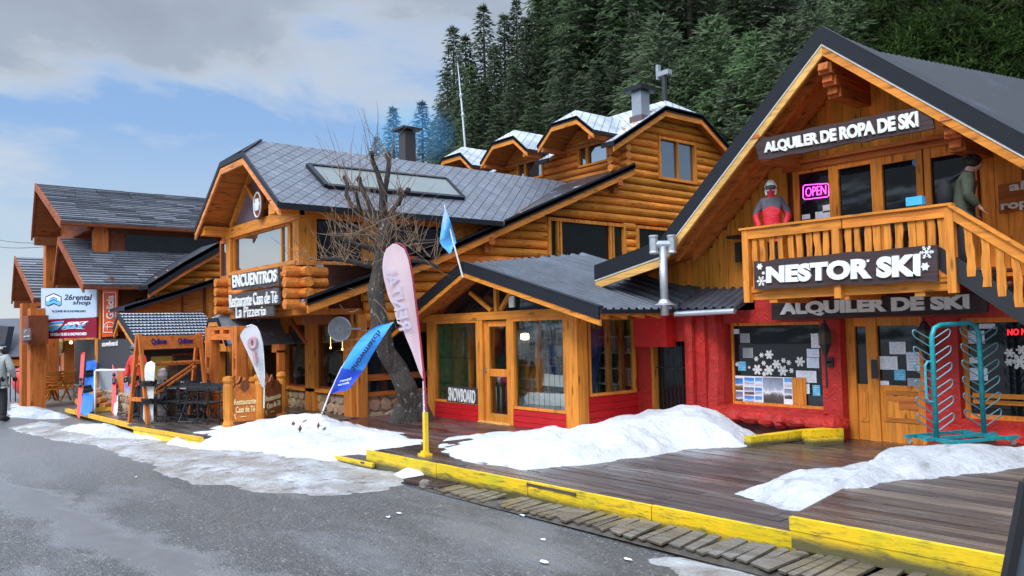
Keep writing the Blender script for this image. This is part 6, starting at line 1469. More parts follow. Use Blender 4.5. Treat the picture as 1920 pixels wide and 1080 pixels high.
# orange vertical sign
def oq(x, y): return PD(x, y, dgp-.1)
t = thing('vertical_sign', 'orange vertical sign with white lettering right of the advertising post', 'sign', oq(205, 632)); orange_s = plain('orange_sign', (.78, .09, .006), .45, noise=.04)
P = [oq(*p) for p in ((191, 539), (221, 539), (220.5, 630), (191, 632))]; N = nrm(np.cross(P[1]-P[0], P[0]-P[3])); mb = MB(); mb.prism([p-N*.1 for p in P], N*.1); mb.build('panel', orange_s, t)
text_px(t, 'Galicia', oq, (199.5, 598), (199.5, 554), (213.5, 554), (213.5, 598), whitep, bold=.02, ext=.012, out=.004)
mb = MB(); fr_ = [oq(*p)+N*.006 for p in ((194.5, 548), (217.5, 548), (217.5, 623), (194.5, 623))]
for i in range(4): mb.bar(fr_[i], fr_[(i+1) % 4], .02, .02, up=N)
mb.tube([oq(206+11.3*math.cos(a), 616-12*math.sin(a))+N*.006 for a in np.linspace(0, math.pi, 13)], .012, 5)
mb.bar(oq(197, 613)+N*.008, oq(214, 613)+N*.008, .02, .035, up=N); mb.bar(oq(202, 608)+N*.008, oq(202, 618)+N*.008, .02, .03, up=N); mb.bar(oq(205, 613)+N*.008, oq(211, 613)+N*.008, .02, .07, up=N); mb.build('mark', whitep, t)

# ---------------------------------------------------------------- terrace
t = thing('terrace_deck', 'dark wet cafe terrace deck with pale yellow front boards', 'deck', (-20, 6.5, 0))
T0_ = PG(255, 800, .22); T1_ = PG(372, 818, .22)
TP = [(T0_[0]-.3, T0_[1]-.1), (T1_[0]+.3, T1_[1]), (-16.6, 6.2), (-17.0, 9.0), (-26, 9.0), (-26, 6.2), tuple(PG(250, 776, .22)[:2])]
planks([(T0_[0]-.3, T0_[1]), (T1_[0]+.3, T1_[1]), (-16.8, 9.1), (-26.0, 9.1), (-26, 6.0), (-22.5, 5.4)], .22, mat=deck_wet, parent=t, wd=.15, seed=22)
mb = MB(); mb.bar(V(T0_[0], T0_[1]-.03, .10), V(T1_[0]+.3, T1_[1]-.03, .10), .05, .2); each(mb, 'front_board', yellow_clean, t); mb = MB(); mb.bar(V(T0_[0], T0_[1]-.04, .20), V(T1_[0]+.3, T1_[1]-.04, .20), .09, .06)
mb.bar(PG(125, 769, .14), PG(252, 800, .14), .09, .10); mb.bar(PG(140, 770, .2), PG(258, 764, .2), .09, .10); each(mb, 'yellow_edge', plain('amber_edge', (.72, .38, .01), .5, noise=.2), t)
planks([tuple(PG(128, 768, .13)[:2]), tuple(PG(255, 799, .13)[:2]), (-19.6, 5.6), (-24.4, 6.2)], .13, mat=deck_wet, parent=t, wd=.16, seed=23, name='lower_planking')
# fence in front of the cafe tables
t = thing('bar_fence', 'low black iron bar fence along the cafe terrace', 'fence', (-18.5, 6, .22))
fa, fb = V(-20.6, 5.25, .22), V(-17.75, 6.2, .22)
mb = MB(); mb.bar(fa+ZU*.82, fb+ZU*.82, .05, .03); mb.bar(fa+ZU*.12, fb+ZU*.12, .03, .02); mb.build('rail', black_iron, t); mb = MB()
for k in range(9): p = fa+(fb-fa)*k/8; mb.tube([p, p+ZU*.82], .014, 5)
each(mb, 'bar', black_iron, t)
# signed planter box
t = thing('sign_planter', 'carved orange timber planter box with pale gold restaurant lettering on two sides', 'planter', PG(465, 800, .2))
A_, B_, C_ = PG(428, 804, .2), PG(487, 799, .2), PG(528, 784, .2)
zt = .2+1.02
mb = MB()
for p, h in ((A_, 1.1), (B_, 1.12), (C_, 1.08), (A_+C_-B_, 1.0)):
    mb.lathe(p, [(.11, 0), (.12, .1), (.09, .17), (.095, .22), (.105, .3), (.105, h-.2), (.09, h-.14), (.12, h-.08), (.10, h), (.03, h+.02)], 10)
each(mb, 'post', wood_h_z, t)
for n_, (p, q) in enumerate(((A_, B_), (B_, C_), (C_, A_+C_-B_), (A_+C_-B_, A_))):
    d = q-p; N = nrm(np.cross(d, ZU)); e0, e1 = p+d*.06, q-d*.06; prof = [(0, .80), (.1, .84), (.2, .93), (.34, .93), (.42, .98), (.5, 1.08), (.58, .98), (.66, .93), (.8, .93), (.9, .84), (1, .80)]
    mb = MB(); mb.prism([e0+ZU*.14, e1+ZU*.14]+[e0+(e1-e0)*s+ZU*h for s, h in prof[::-1]], N*.04); pn = mb.build('panel', wood('planter_%d' % n_, (.58, .175, .028) if n_ == 0 else (.30, .10, .025), 'x', .45), t)
    if n_ < 2:
        f = lambda s, h: e0+(e1-e0)*s+ZU*h+N*.043
        text_q(pn, 'Restaurante', f(.12, .62), f(.92, .62), f(.92, .50), f(.12, .50), gold_letter, ext=.015, bold=.015); text_q(pn, 'Casa de Té', f(.18, .46), f(.88, .46), f(.88, .33), f(.18, .33), gold_letter, ext=.015, bold=.015)
        mb = MB(); mb.bar(f(.18, .20), f(.12, .30), .012, .035, up=N); mb.bar(f(.12, .30), f(.19, .29), .012, .025, up=N); mb.bar(f(.36, .24), f(.56, .24), .012, .03, up=N); mb.build('arrow', gold_letter, pn)
    c = e0+(e1-e0)*.5+ZU*.90+N*.045; mb = MB(); mb.prism([c+nrm(d)*math.cos(a/14*6.283)*.09+ZU*math.sin(a/14*6.283)*.12 for a in range(14)], N*.02); mb.build('medallion', brown_x, pn)
# ---------------------------------------------------------------- feather flags
def flag_sheet(name, outline, dep, mat, parent, ripple=.05, th=.008, dd=None, pole_side=None):
    """cloth filled from its outline in a local frame, rippled and thick"""
    ys = [p[1] for p in outline]; n = len(outline); rows = 26; L = []
    y0, y1 = min(ys), max(ys)
    for r in range(rows+1):
        y = y0+(y1-y0)*(.004+.992*r/rows); xs = []
        for i in range(n):
            a, b = outline[i], outline[(i+1) % n]
            if (a[1]-y)*(b[1]-y) <= 0 and a[1] != b[1]: xs.append(a[0]+(b[0]-a[0])*(y-a[1])/(b[1]-a[1]))
        L.append((min(xs), max(xs), y))
    m_ = 8; mb = MB(); vs = []
    for x0, x1, y in L:
        for k in range(m_+1):
            x = x0+(x1-x0)*k/m_; f = (y-y0)/(y1-y0)
            o = ripple*math.sin(f*9+k/m_*2.2)*(k/m_ if pole_side != 'R' else 1-k/m_) + .5*ripple*math.sin(f*4.1+1+k*.5)
            vs.append(PD(x, y, dep+o))
    nn = len(vs); vs2 = [v-CFW*V(1,1,0)*th for v in vs]
    q = m_+1; F = [(r*q+k, r*q+k+1, (r+1)*q+k+1, (r+1)*q+k) for r in range(rows) for k in range(m_)]
    mb.add(vs+vs2, [tuple(reversed(f)) for f in F]+[tuple(i+nn for i in f) for f in F])
    return mb.build(name, mat, parent, smooth=True)
def cloth_(name, c, tr=.35, noise=.05):
    t = NT(name); n = t.noise(t.mp(), 3, 4); t.set(Base_Color=t.ramp(n, [(.3, tuple(q*(1-noise*2) for q in c)), (.7, c)]), Roughness=.75); t.b.inputs['Transmission Weight'].default_value = 0
    tl = t.N.new('ShaderNodeBsdfTranslucent'); tl.inputs[0].default_value = (*c, 1); mx = t.N.new('ShaderNodeMixShader'); mx.inputs[0].default_value = tr
    t.L.new(t.b.outputs[0], mx.inputs[1]); t.L.new(tl.outputs[0], mx.inputs[2]); t.L.new(mx.outputs[0], t.N['Material Output'].inputs[0]); return t.m
bp = PG(797, 855, DZ); dp = (bp-CAM)@CFW
t = thing('feather_flag', 'tall pink feather flag with pale mirrored RENTAL letters on a yellow post', 'flag', bp)
ol = [(740,456),(751,459),(759,468),(766,488),(772,520),(777,560),(783,610),(788,650),(792,690),(793,711),(790,708),(782,686),(772,658),(762,635),(752,608),(745,588),(737,572),(729,560),(725,543),(719,520),(717,500),(719,480),(725,465),(733,458)]
fl_ = flag_sheet('flag_cloth', ol, dp, cloth_('pink_cloth', (.90, .74, .76), .5), t, .03)
pol = [(797,770),(794,712),(788,650),(778,562),(772,515),(766,485),(759,467),(750,457.5),(740,455)]
mb = MB(); mb.tube([PD(x+1.5, y, dp) for x, y in pol], [.02,.018,.016,.014,.012,.012,.011,.01,.01], 8); mb.build('pole', plain('crimson_pole', (.40, .03, .06), .4), t)
mb = MB(); mb.tube([PD(796, 790, dp), PD(795.5, 760, dp), PD(794, 715, dp)], [.016, .02, .014], 7); mb.build('wrapped_pole', plain('white_tape', (.6, .6, .62), .6, noise=.5, nscale=30), t)
mb = MB(); mb.obox(PD(798, 812, dp)*V(1,1,0)+ZU*(DZ+.34), V(1,0,0), V(0,1,0), ZU, (.032, .032, .34)); mb.obox(bp+ZU*.02, V(1,0,0), V(0,1,0), ZU, (.10, .07, .02)); mb.obox(bp+ZU*.05, V(1,0,0), V(0,1,0), ZU, (.05, .05, .03)); each(mb, 'post', yellow_post, t)
lt = cloth_('pale_print', (.78, .72, .82), .4)
for ch_, x0, y0, x1, y1 in (('R',768,611,749,584),('E',764,588,746,562),('N',760,568,742,543),('T',752,545,738,521),('A',747,525,731,505),('L',741,505,727,486)):
    pass
def fq(x, y): return PD(x, y, dp-.06)
a = V(760, 618, 0); b = V(729, 497, 0); d = (b-a)/np.linalg.norm(b-a); nn_ = V(d[1], -d[0], 0)
h0, h1 = 11.5, 11.5
text_q(t, 'RENTAL', fq(*(a-nn_*h0)[:2]), fq(*(b-nn_*h1)[:2]), fq(*(b+nn_*h1)[:2]), fq(*(a+nn_*h0)[:2]), lt, ext=.006, bold=.02)
# blue flag leaning out of the snow heap
b0 = PW(604, 776, 7.45); t = thing('feather_flag', 'bright blue feather flag leaning over the snow heap', 'flag', b0); db = (b0-CAM)@CFW
mb = MB(); tip = PD(738, 604, db-.1)
mb.tube([PD(602, 780, db), PD(617, 740, db), PD(640, 690, db), PD(668, 648, db), PD(700, 620, db), tip], [.018,.016,.013,.01,.008,.005], 7); mb.build('pole', white_paint, t)
ol = [(738,604),(724,606),(710,610),(694,619),(680,631),(668,645),(655,664),(642,688),(630,713),(620,738),(634,735),(654,731),(668,712),(684,690),(698,665),(712,642),(726,620)]
def blue_cloth():
    t = NT('blue_cloth'); n = t.noise(t.mp(), 3, 4); z = t.sep(t.tc.outputs['Generated'])[2]; k = t.ramp(t.math('ADD', z, t.math('MULTIPLY', t.sep(t.tc.outputs['Generated'])[0], .22)), [(.40, 1), (.43, 0)])
    t.set(Base_Color=t.mix(k, (.03, .30, .86), (.008, .06, .50)), Roughness=.65); t.bump(t.noise(t.mp((1,1,2)), 4, 4), .5, .05); return t.m
flag_sheet('flag_cloth', ol, db-.1, blue_cloth(), t, .05)
fq = lambda x, y: PD(x, y, db-.22)
a = V(663, 695, 0); b = V(713, 622, 0); d = (b-a)/np.linalg.norm(b-a); nn_ = V(d[1], -d[0], 0)
text_q(t, 'snowmatch', fq(*(a-nn_*5)[:2]), fq(*(b-nn_*4.2)[:2]), fq(*(b+nn_*6)[:2]), fq(*(a+nn_*7)[:2]), navy, ext=.006, bold=.03)
for y_, s_ in ((712, 'rental'), (719, 'escuela')): text_q(t, s_, fq(638-(y_-712)*.5, y_), fq(659-(y_-712)*.5, y_-5), fq(658-(y_-712)*.5, y_), fq(637-(y_-712)*.5, y_+5), whitep, ext=.006, bold=.01)
# white flag
b0 = PG(497, 800, .2); db = (PW(495, 735, 6.75)-CAM)@CFW; t = thing('feather_flag', 'faded white feather flag with a pale red ring behind the signed planter', 'flag', PD(495, 760, db))
ol = [(450,630),(455,620),(463,613),(472,610),(481,614),(487,625),(492,645),(494.5,670),(495.5,700),(495,727),(491,726),(484,708),(476,688),(466,665),(457,646)]
wc_ = cloth_('faded_cloth', (.84, .84, .86), .5)
flag_sheet('flag_cloth', ol, db, wc_, t, .03)
mb = MB(); mb.tube([PD(x, y, db+.01) for x, y in ((495,765),(496,700),(494,665),(492,642),(487,624),(481,613),(472,609),(462,612))], .013, 6); mb.build('pole', white_paint, t)
prn = cloth_('faded_red', (.62, .40, .43), .2); mb = MB(); mb.tube([PD(474+6*math.cos(a), 643+9*math.sin(a), db-.06) for a in np.linspace(0, 6.283, 19)], .05, 5); mb.tube([PD(477+2*a_, 660+14*a_, db-.06) for a_ in (0, .5, 1, 1.5)], .05, 5); mb.build('print', prn, t)
text_q(t, 'ALIHUEN', PD(486.5, 722, db-.06), PD(486, 683, db-.06), PD(492, 682, db-.06), PD(492.5, 722, db-.06), plain('faded_ink', (.36,.40,.38), .7), ext=.004)
# light blue flag on a pole at the pavilion gable
b0 = PW(866, 512, WR2-.05); dg = (b0-CAM)@CFW; t = thing('pole_flag', 'hanging light blue and white flag on a slanted pole at the pavilion gable', 'flag', b0)
mb = MB(); mb.tube([PD(868, 520, dg), PD(850, 455, dg), PD(833, 384, dg)], [.02, .018, .012], 7); mb.build('pole', white_paint, t)
ol = [(834,386),(838,395),(846,420),(853,445),(856,456),(850,462),(846,473),(842,476),(836,468),(829,462),(824,453),(826,440),(829,415)]
def argent():
    t = NT('light_blue_cloth'); g = t.sep(t.tc.outputs['Generated']); n = t.noise(t.mp(), 2.5, 3); v = t.math('ADD', t.math('SUBTRACT', g[0], t.math('MULTIPLY', g[2], .15)), t.math('MULTIPLY', n, .25))
    t.set(Base_Color=t.ramp(v, [(.0, (.10, .40, .80)), (.45, (.12, .45, .84)), (.55, (.10, .42, .82))]), Roughness=.8); t.bump(t.noise(t.mp((3, 3, 1)), 3, 3), .6, .06); return t.m
flag_sheet('flag_cloth', ol, dg+.03, argent(), t, .09)
mb = MB(); mb.prism([PD(x, y, dg-.05) for x, y in ((834,390),(837,398),(843,416),(839,428),(833,432),(831,410))], CFW*.01); mb.build('flag_stripe', cloth_('white_stripe', (.7,.74,.8)), t)
# ---------------------------------------------------------------- flue pipe, dish, lamp box
bpt = PW(1246, 566, 11.35); t = thing('flue_pipe', 'galvanised T shaped flue pipe standing on the ribbed pavilion roof', 'flue pipe', bpt); dpp = (bpt-CAM)@CFW
tp = PD(1246, 462, dpp); mb = MB(); mb.tube([bpt-ZU*.25, V(bpt[0], bpt[1], tp[2])], .073, 16); ps = mb.build('pipe', galv, t, smooth=True)
D1 = nrm(V(CRT[0], CRT[1], 0)); c = V(bpt[0], bpt[1], tp[2]+.04); mb = MB(); mb.tube([c-D1*.17, c+D1*.17], .07, 14); 
for s in (-1, 1): mb.lathe(c+D1*.165*s-ZU*.17, [(.075, 0), (.088, .01), (.088, .03), (.078, .05), (.078, .29), (.088, .31), (.088, .33), (.075, .34)], 14)
mb.build('cowl', galv, t, smooth=False)
mb = MB(); mb.lathe(bpt-ZU*.06, [(.2, 0), (.12, .04), (.085, .1)], 14); mb.build('collar', galv, t)
c = PW(1291, 463, WU-.35); t = thing('dish_antenna', 'white curved panel antenna on a small wooden backboard under the chalet eave', 'antenna', c)
mb = MB(); P = lambda x, y, o=0: PW(x, y, WU-.35-o)
mb.prism([P(*q) for q in ((1283,451),(1291,450),(1299,449),(1301,456),(1298,468),(1292,476),(1284,477),(1277,475),(1281,466))], (0, .05, .0)); mb.tube([P(1300, 463), P(1307, 464)], .03, 7); mb.tube([P(1292, 470, -.05), P(1292, 478, -.3)], .02, 6); mb.build('panel', white_paint, t)
mb = MB(); a = px_rect('w', WU-.05, 1268, 449, 1308, 487); lbox(mb, 'w', WU-.05, *a, 0, .04); mb.build('backboard', red_wood_x, t); mb = MB(); mb.bar(P(1280, 480, -.1), P(1308, 476, -.1), .06, .05); mb.build('bracket', black_iron, t)
c = PW(1390, 465, WU-.1); t = thing('wall_lamp', 'black box shaped wall lamp beside the left balcony post', 'lamp', c); mb = MB(); a = px_rect('w', WU-.05, 1386, 455, 1395, 492); lbox(mb, 'w', WU-.05, *a, 0, .14); b_ = px_rect('w', WU-.05, 1378, 443, 1398, 448); lbox(mb, 'w', WU-.05, *b_, 0, .28); mb.build('housing', black_iron, t)
t = tag(MB().box(*(lambda c: (c-V(.11,.05,0), c+V(.11,.05,.12)))(PW(1717, 388, WB-.0)+ZU*.02)).build('tissue_box', plain('cyan_box', (.05,.38,.75), .5)), 'small bright blue box standing on the balcony handrail', 'box')
# ---------------------------------------------------------------- teal boot rack
rb = PG(1800, 842, .44); t = thing('boot_rack', 'empty teal tubular boot drying rack on castors before the red chalet', 'rack', rb)
pA, pB = PG(1757, 838, .46), PG(1846, 829, .48)
zt = PD(1745, 610, (pA-CAM)@CFW)[2]; dr_ = pB-pA; h = zt-.46; X = nrm(dr_*V(1,1,0)); Y = V(-X[1], X[0], 0)
side_r = nrm(V(CRT[0], CRT[1], 0))
path = [pA+ZU*.10, pA+ZU*(h-.16), pA+X*.05+ZU*(h-.04), pA+X*.15+ZU*h, pB-X*.15+ZU*h, pB-X*.05+ZU*(h-.04), pB+ZU*(h-.16), pB+ZU*.10]
mb = MB(); mb.tube(path, .034, 12); fr_ = mb.build('frame', teal, t, smooth=True)
mb = MB()
for s in (0, 1): p = (pA, pB)[s]; mb.bar(p-Y*.42+ZU*.10, p+Y*.42+ZU*.10, .06, .045)
for q in (-.36, .0, .36): mb.bar(pA-X*.2+Y*q+ZU*.11, pB+X*.2+Y*q+ZU*.11, .05, .04)
each(mb, 'base', teal, t)
for s in (0, 1):
    for q in (-.36, .36):
        p = (pA-X*.12, pB+X*.12)[s]+Y*q; mb = MB(); mb.tube([p+V(0,0,.035)-X*.012, p+V(0,0,.035)+X*.012], .036, 12); mb.box(p+V(-.015,-.015,.05), p+V(.015,.015,.09)); mb.build('castor', galv, t)
peg = plain('grey_teal_wire', (.10, .24, .27), .35, .4)
for p in (pA, pB):
    for k in range(6):
        z = .25+k*(h-.42)/5.4
        for s in (-1, 1):
            c = p+ZU*z; dv_ = nrm(side_r*s*.82+ZU*.55); 
            L = .265; pth = [c+ZU*.06, c+ZU*.05+dv_*L]+[c+dv_*(L+.045*math.sin(a))+ZU*.05*math.cos(a) for a in np.linspace(.3, math.pi-.3, 6)]+[c-ZU*.05+dv_*L, c-ZU*.05]
            mb = MB(); mb.tube(pth, .0095, 6); mb.build('peg', peg, t)
mb = MB(); q = pA-X*.13; mb.tube([pA+ZU*(h*.70), pA-X*.09+ZU*(h*.70), q+ZU*(h*.67), q+ZU*(h*.40), pA-X*.09+ZU*(h*.37), pA+ZU*(h*.37)], .018, 8); mb.build('handle', plain('pale_teal', (.06,.30,.36), .35), t)
# ---------------------------------------------------------------- cafe chairs and tables
def make_chair():
    r = thing('cafe_chair', 'x', 'chair', (0,0,0)); mb = MB()
    for s in (-1, 1):
        mb.tube([V(-.22, .26*s, 0), V(.22, .26*s, .46)], .013, 6); mb.tube([V(.22, .26*s, 0), V(-.22, .26*s, .46)], .013, 6); mb.tube([V(-.22, .26*s, .46), V(.22, .26*s, .46)], .013, 6); mb.tube([V(-.22, .26*s, .46), V(-.25, .26*s, .90)], .014, 6); mb.tube([V(.2, .26*s, .46), V(.2, .26*s, .66)], .013, 6); mb.bar(V(-.24, .26*s, .67), V(.24, .26*s, .67), .05, .02)
    for x in (-.22, .22): mb.tube([V(x, -.26, .04), V(x, .26, .04)], .011, 6)
    mb.build('frame', black_iron, r)
    mb = MB(); mb.prism([V(-.22, -.25, .46), V(.22, -.25, .45), V(.22, .25, .45), V(-.22, .25, .46)], (0,0,.012)); mb.build('seat', black_cloth, r)
    mb = MB(); mb.prism([V(-.235, -.27, .70), V(-.235, .27, .70), V(-.25, .27, .88), V(-.25, -.27, .88)], (-.012, 0, 0)); bk = mb.build('backrest', black_cloth, r)
    text_q(bk, 'café', V(-.262, .14, .84), V(-.262, -.14, .84), V(-.25, -.14, .75), V(-.25, .14, .75), whitep, ext=.006, bold=.02)
    return r
def make_table():
    r = thing('cafe_table', 'x', 'table', (0,0,0)); mb = MB(); mb.lathe((0,0,0), [(.42, .72), (.43, .735), (.42, .75)], 24); mb.build('tabletop', plain('pale_table', (.34,.34,.36), .35), r)
    mb = MB(); mb.tube([V(0,0,.04), V(0,0,.72)], .03, 8)
    for a in range(4): mb.bar(V(0,0,.05), V(math.cos(a*1.571+.4)*.34, math.sin(a*1.571+.4)*.34, .02), .04, .03)
    mb.build('pedestal', black_iron, r); return r
c0 = make_chair(); tb0 = make_table()
cs = ((330, 789, -1.0, 'black canvas cafe chair nearest the wooden ski rack'), (363, 792, -.7, 'black canvas cafe chair in the middle of the terrace fence'), (390, 793, -1.3, 'black canvas cafe chair closest to the signed planter box'), (350, 777, 2.2, 'black canvas cafe chair behind the first table with its back to the window'), (383, 779, 2.4, 'black canvas cafe chair behind the second table beside the portal'), (310, 776, .3, 'black canvas cafe chair half hidden behind the snowboards'))
for i, (x, y, rz, lb) in enumerate(cs):
    o = c0 if i == 0 else copy_tree(c0); o.location = PG(x, y, .225); o.rotation_euler.z = rz; tag(o, lb, group='cafe chairs on the terrace')
for i, (x, y, lb) in enumerate(((340, 783, 'small round cafe table between the left terrace chairs'), (372, 784, 'small round cafe table between the right terrace chairs'))):
    o = tb0 if i == 0 else copy_tree(tb0); o.location = PG(x, y, .225); tag(o, lb, group='cafe tables on the terrace')
# wooden A-frame ski rack with header board
fa, fb = PG(260, 794, .22), PG(373, 781, .22)
t = thing('ski_rack', 'orange timber A-frame ski rack with header board on the terrace', 'ski rack', (fa+fb)/2); X = nrm(fb-fa); Y = nrm(np.cross(ZU, X)); h = 2.05
mb = MB()
for p in (fa, fb):
    for s in (-1, 1): mb.bar(p+Y*.38*s, p+Y*.04*s+ZU*h, .08, .07)
    mb.bar(p+Y*.28-ZU*0+ZU*.55, p-Y*.28+ZU*.55, .07, .09)
each(mb, 'frame', rack_z, t)
mb = MB(); mb.bar(fa+ZU*1.32-Y*.1, fb+ZU*1.32-Y*.1, .06, .05); mb.bar(fa+ZU*1.32+Y*.1, fb+ZU*1.32+Y*.1, .06, .05)
for k in range(26): p = fa+(fb-fa)*(k+.5)/26+ZU*1.36; mb.bar(p-Y*.15, p+Y*.06, .03, .05)
mb.bar(fa+ZU*.6-Y*.2, fa+X*1.3+ZU*1.3-Y*.16, .03, .04); mb.bar(fa+ZU*.5-Y*.24, fa+X*1.35+ZU*1.25-Y*.2, .03, .04); mb.build('rail', rack_x, t)
hb = [fa+ZU*(h-.36)-Y*.13, fb+ZU*(h-.36)-Y*.13, fb+ZU*(h-.05)-Y*.08, fa+ZU*(h-.05)-Y*.08]
if Y@CFW < 0: Y = -Y; hb = [fa+ZU*(h-.36)-Y*.13, fb+ZU*(h-.36)-Y*.13, fb+ZU*(h-.05)-Y*.08, fa+ZU*(h-.05)-Y*.08]
mb = MB(); mb.prism(hb, Y*.03); bd = mb.build('header_board', rack_x, t)
f = lambda s, v_: hb[0]+(hb[1]-hb[0])*s+(hb[3]-hb[0])*v_-Y*.004
purple = plain('purple_print', (.03, .008, .14), .5)
for s in (.16, .60): text_q(bd, 'Quilmes', f(s, .80), f(s+.25, .80), f(s+.25, .28), f(s, .28), purple, ext=.012, bold=.03)
# skis and snowboards leaning on racks
def ski(p, q, side, mat, lb, wd=.10, group=None):
    mb, N, S, D = snowboard(None, p, q, side, mat, wd=wd, th=.018); t = thing('ski', lb, 'ski', p, group); mb.build('ski_base', mat, t)
    L = np.linalg.norm(np.array(q)-p); c = np.array(p)+D*L*.45; m2 = MB(); m2.obox(c-N*.03, D, S, N, (.13, .035, .03)); m2.obox(c+D*.28-N*.03, D, S, N, (.05, .035, .03)); m2.build('binding', black_iron, t)
orange_ski = plain('orange_red_ski', (.75, .03, .02), .35, noise=.2); white_ski = plain('white_red_ski', (.62, .60, .60), .35, noise=.5, nscale=9)
side_ = nrm(V(CRT[0], CRT[1], 0))
ski(PG(213, 776, .14), PD(215, 648, 24.0), side_, orange_ski, 'bright red ski standing against the white rail right of the orange sign post', .12)
ski(PG(147, 782, .1), PD(156, 657, 24.4), side_, orange_ski, 'bright red ski standing in front of the timber arcade', .11)
ski(PG(216, 776, .15), PD(222, 690, 23.6), side_, white_ski, 'white and red ski pair with black bindings leaning on the white rail', .10)
t = thing('white_rail', 'white tubular steel rail for leaning skis on the lower terrace', 'rail', PG(200, 778, .15)); p, q = PG(178, 777, .15), PG(262, 775, .15); dpx = (p-CAM)@CFW; z = PD(178, 695, dpx)[2]
mb = MB(); mb.tube([p, V(p[0], p[1], z*.5), V(p[0], p[1], z-.05), V(p[0], p[1], z)+(q-p)*.02, V(q[0], q[1], z)-(q-p)*.02, V(q[0], q[1], z-.05), q], .03, 8); mb.build('tube', white_paint, t, smooth=True)
def sboard(p, q, mat, lb, wd=.28):
    mb, N, S, D = snowboard(None, p, q, side_, mat, wd=wd); t = thing('snowboard', lb, 'snowboard', p); mb.build('board', mat, t); L = np.linalg.norm(np.array(q)-p)
    for f in (.36, .64): c = np.array(p)+D*L*f; m2 = MB(); m2.obox(c-N*.05, S, D, N, (.12, .06, .05)); m2.obox(c-N*.12+D*.05, S, D, N, (.10, .02, .06)); m2.build('binding', black_iron, t)
sboard(PG(277, 795, .22), PD(281, 677, (PG(277, 795, .22)-CAM)@CFW+.1), plain('white_board', (.68,.68,.66), .35, noise=.1), 'white snowboard with black bindings leaning on the timber ski rack', .25)
sboard(PG(272, 793, .22), PD(274, 678, (PG(272, 793, .22)-CAM)@CFW+.25), plain('black_board', (.03,.03,.04), .35), 'black snowboard mostly hidden behind the white one', .28)
sboard(PG(318, 786, .22), PD(322, 678, (PG(318, 786, .22)-CAM)@CFW), plain('dark_board', (.09,.05,.03), .4, noise=.5), 'dark brown snowboard leaning at the middle of the timber ski rack', .28)
sboard(PG(302, 787, .22), PD(304, 690, (PG(302, 787, .22)-CAM)@CFW), plain('grey_board', (.25,.22,.22), .4, noise=.6), 'grey patterned snowboard left of the dark brown one on the rack', .26)
sboard(PG(161, 776, .2), PD(173, 672, 25.0), plain('blue_board', (.02,.16,.62), .35), 'blue snowboard standing against the foot of the advertising post', .30)
# stacked firewood
t = thing('firewood', 'small stack of cut logs at the foot of the advertising post', 'firewood', PG(172, 768, .2)); c = PG(172, 768, .2); rg = random.Random(6)
for k, (a, b) in enumerate(((-.22,.08),(0,.08),(.22,.08),(-.1,.24),(.12,.24),(0,.40),(-.3,.24))):
    mb = MB(); p = c+side_*a*1.3+ZU*b; mb.tube([p, p+nrm(CFW*V(1,1,0))*.4], .09+.02*rg.random(), 9); mb.build('log', endgrain, t)
# folding wooden chairs under the arcade
def wchair():
    r = thing('folding_chair', 'x', 'chair', (0,0,0)); mb = MB()
    for s in (-1, 1): mb.bar(V(-.3, .27*s, 0), V(.32, .27*s, .62), .04, .05); mb.bar(V(.3, .27*s, 0), V(-.36, .27*s, 1.0), .04, .05); mb.bar(V(-.3, .27*s, .6), V(.34, .27*s, .62), .06, .03)
    mb.build('frame', wood_h_x, r); mb = MB()
    for k in range(5): mb.bar(V(-.2+k*.1, -.25, .40+.01*k), V(-.2+k*.1, .25, .40+.01*k), .08, .02)
    mb.build('seat', wood_h_y, r); mb = MB()
    for k in range(5): mb.bar(V(-.17-k*.04, -.25, .55+k*.1), V(-.17-k*.04, .25, .55+k*.1), .03, .07)
    mb.build('backrest', wood_h_y, r); return r
w0 = wchair(); bdk = []
for i, (x, y, rz, lb) in enumerate(((85, 752, .4, 'slatted wooden folding chair right beside the brown corner post'), (108, 752, 2.4, 'slatted wooden folding chair seen from the side in the middle of the arcade'), (125, 748, 2.9, 'slatted wooden folding chair furthest right under the arcade'))):
    o = w0 if i == 0 else copy_tree(w0); o.location = PG(x, y, .12); o.rotation_euler.z = rz; tag(o, lb, group='folding chairs under the arcade')
# red sled heap and bar fence far left
t = thing('plastic_sled', 'bright red plastic sled leaning on the fence behind the corner post', 'sled', PG(40, 748, .1)); c = PG(40, 742, .1); mb = MB(); mb.ball(c+ZU*.55, (.75, .3, .5), 14, 9, .12, 3); mb.build('shell', plain('red_plastic', (.62, .02, .015), .3), t, smooth=True)
t = thing('iron_fence', 'thin black iron railing behind the person at the left edge', 'fence', PG(25, 752, .05)); a, b = PG(-30, 756, .05), PG(48, 752, .05); mb = MB(); mb.bar(a+ZU*1.05, b+ZU*1.05, .06, .04); mb.build('rail', black_iron, t); mb = MB()
for k in range(9): p = a+(b-a)*k/8; mb.tube([p, p+ZU*1.05], .02, 5)
each(mb, 'bar', black_iron, t)
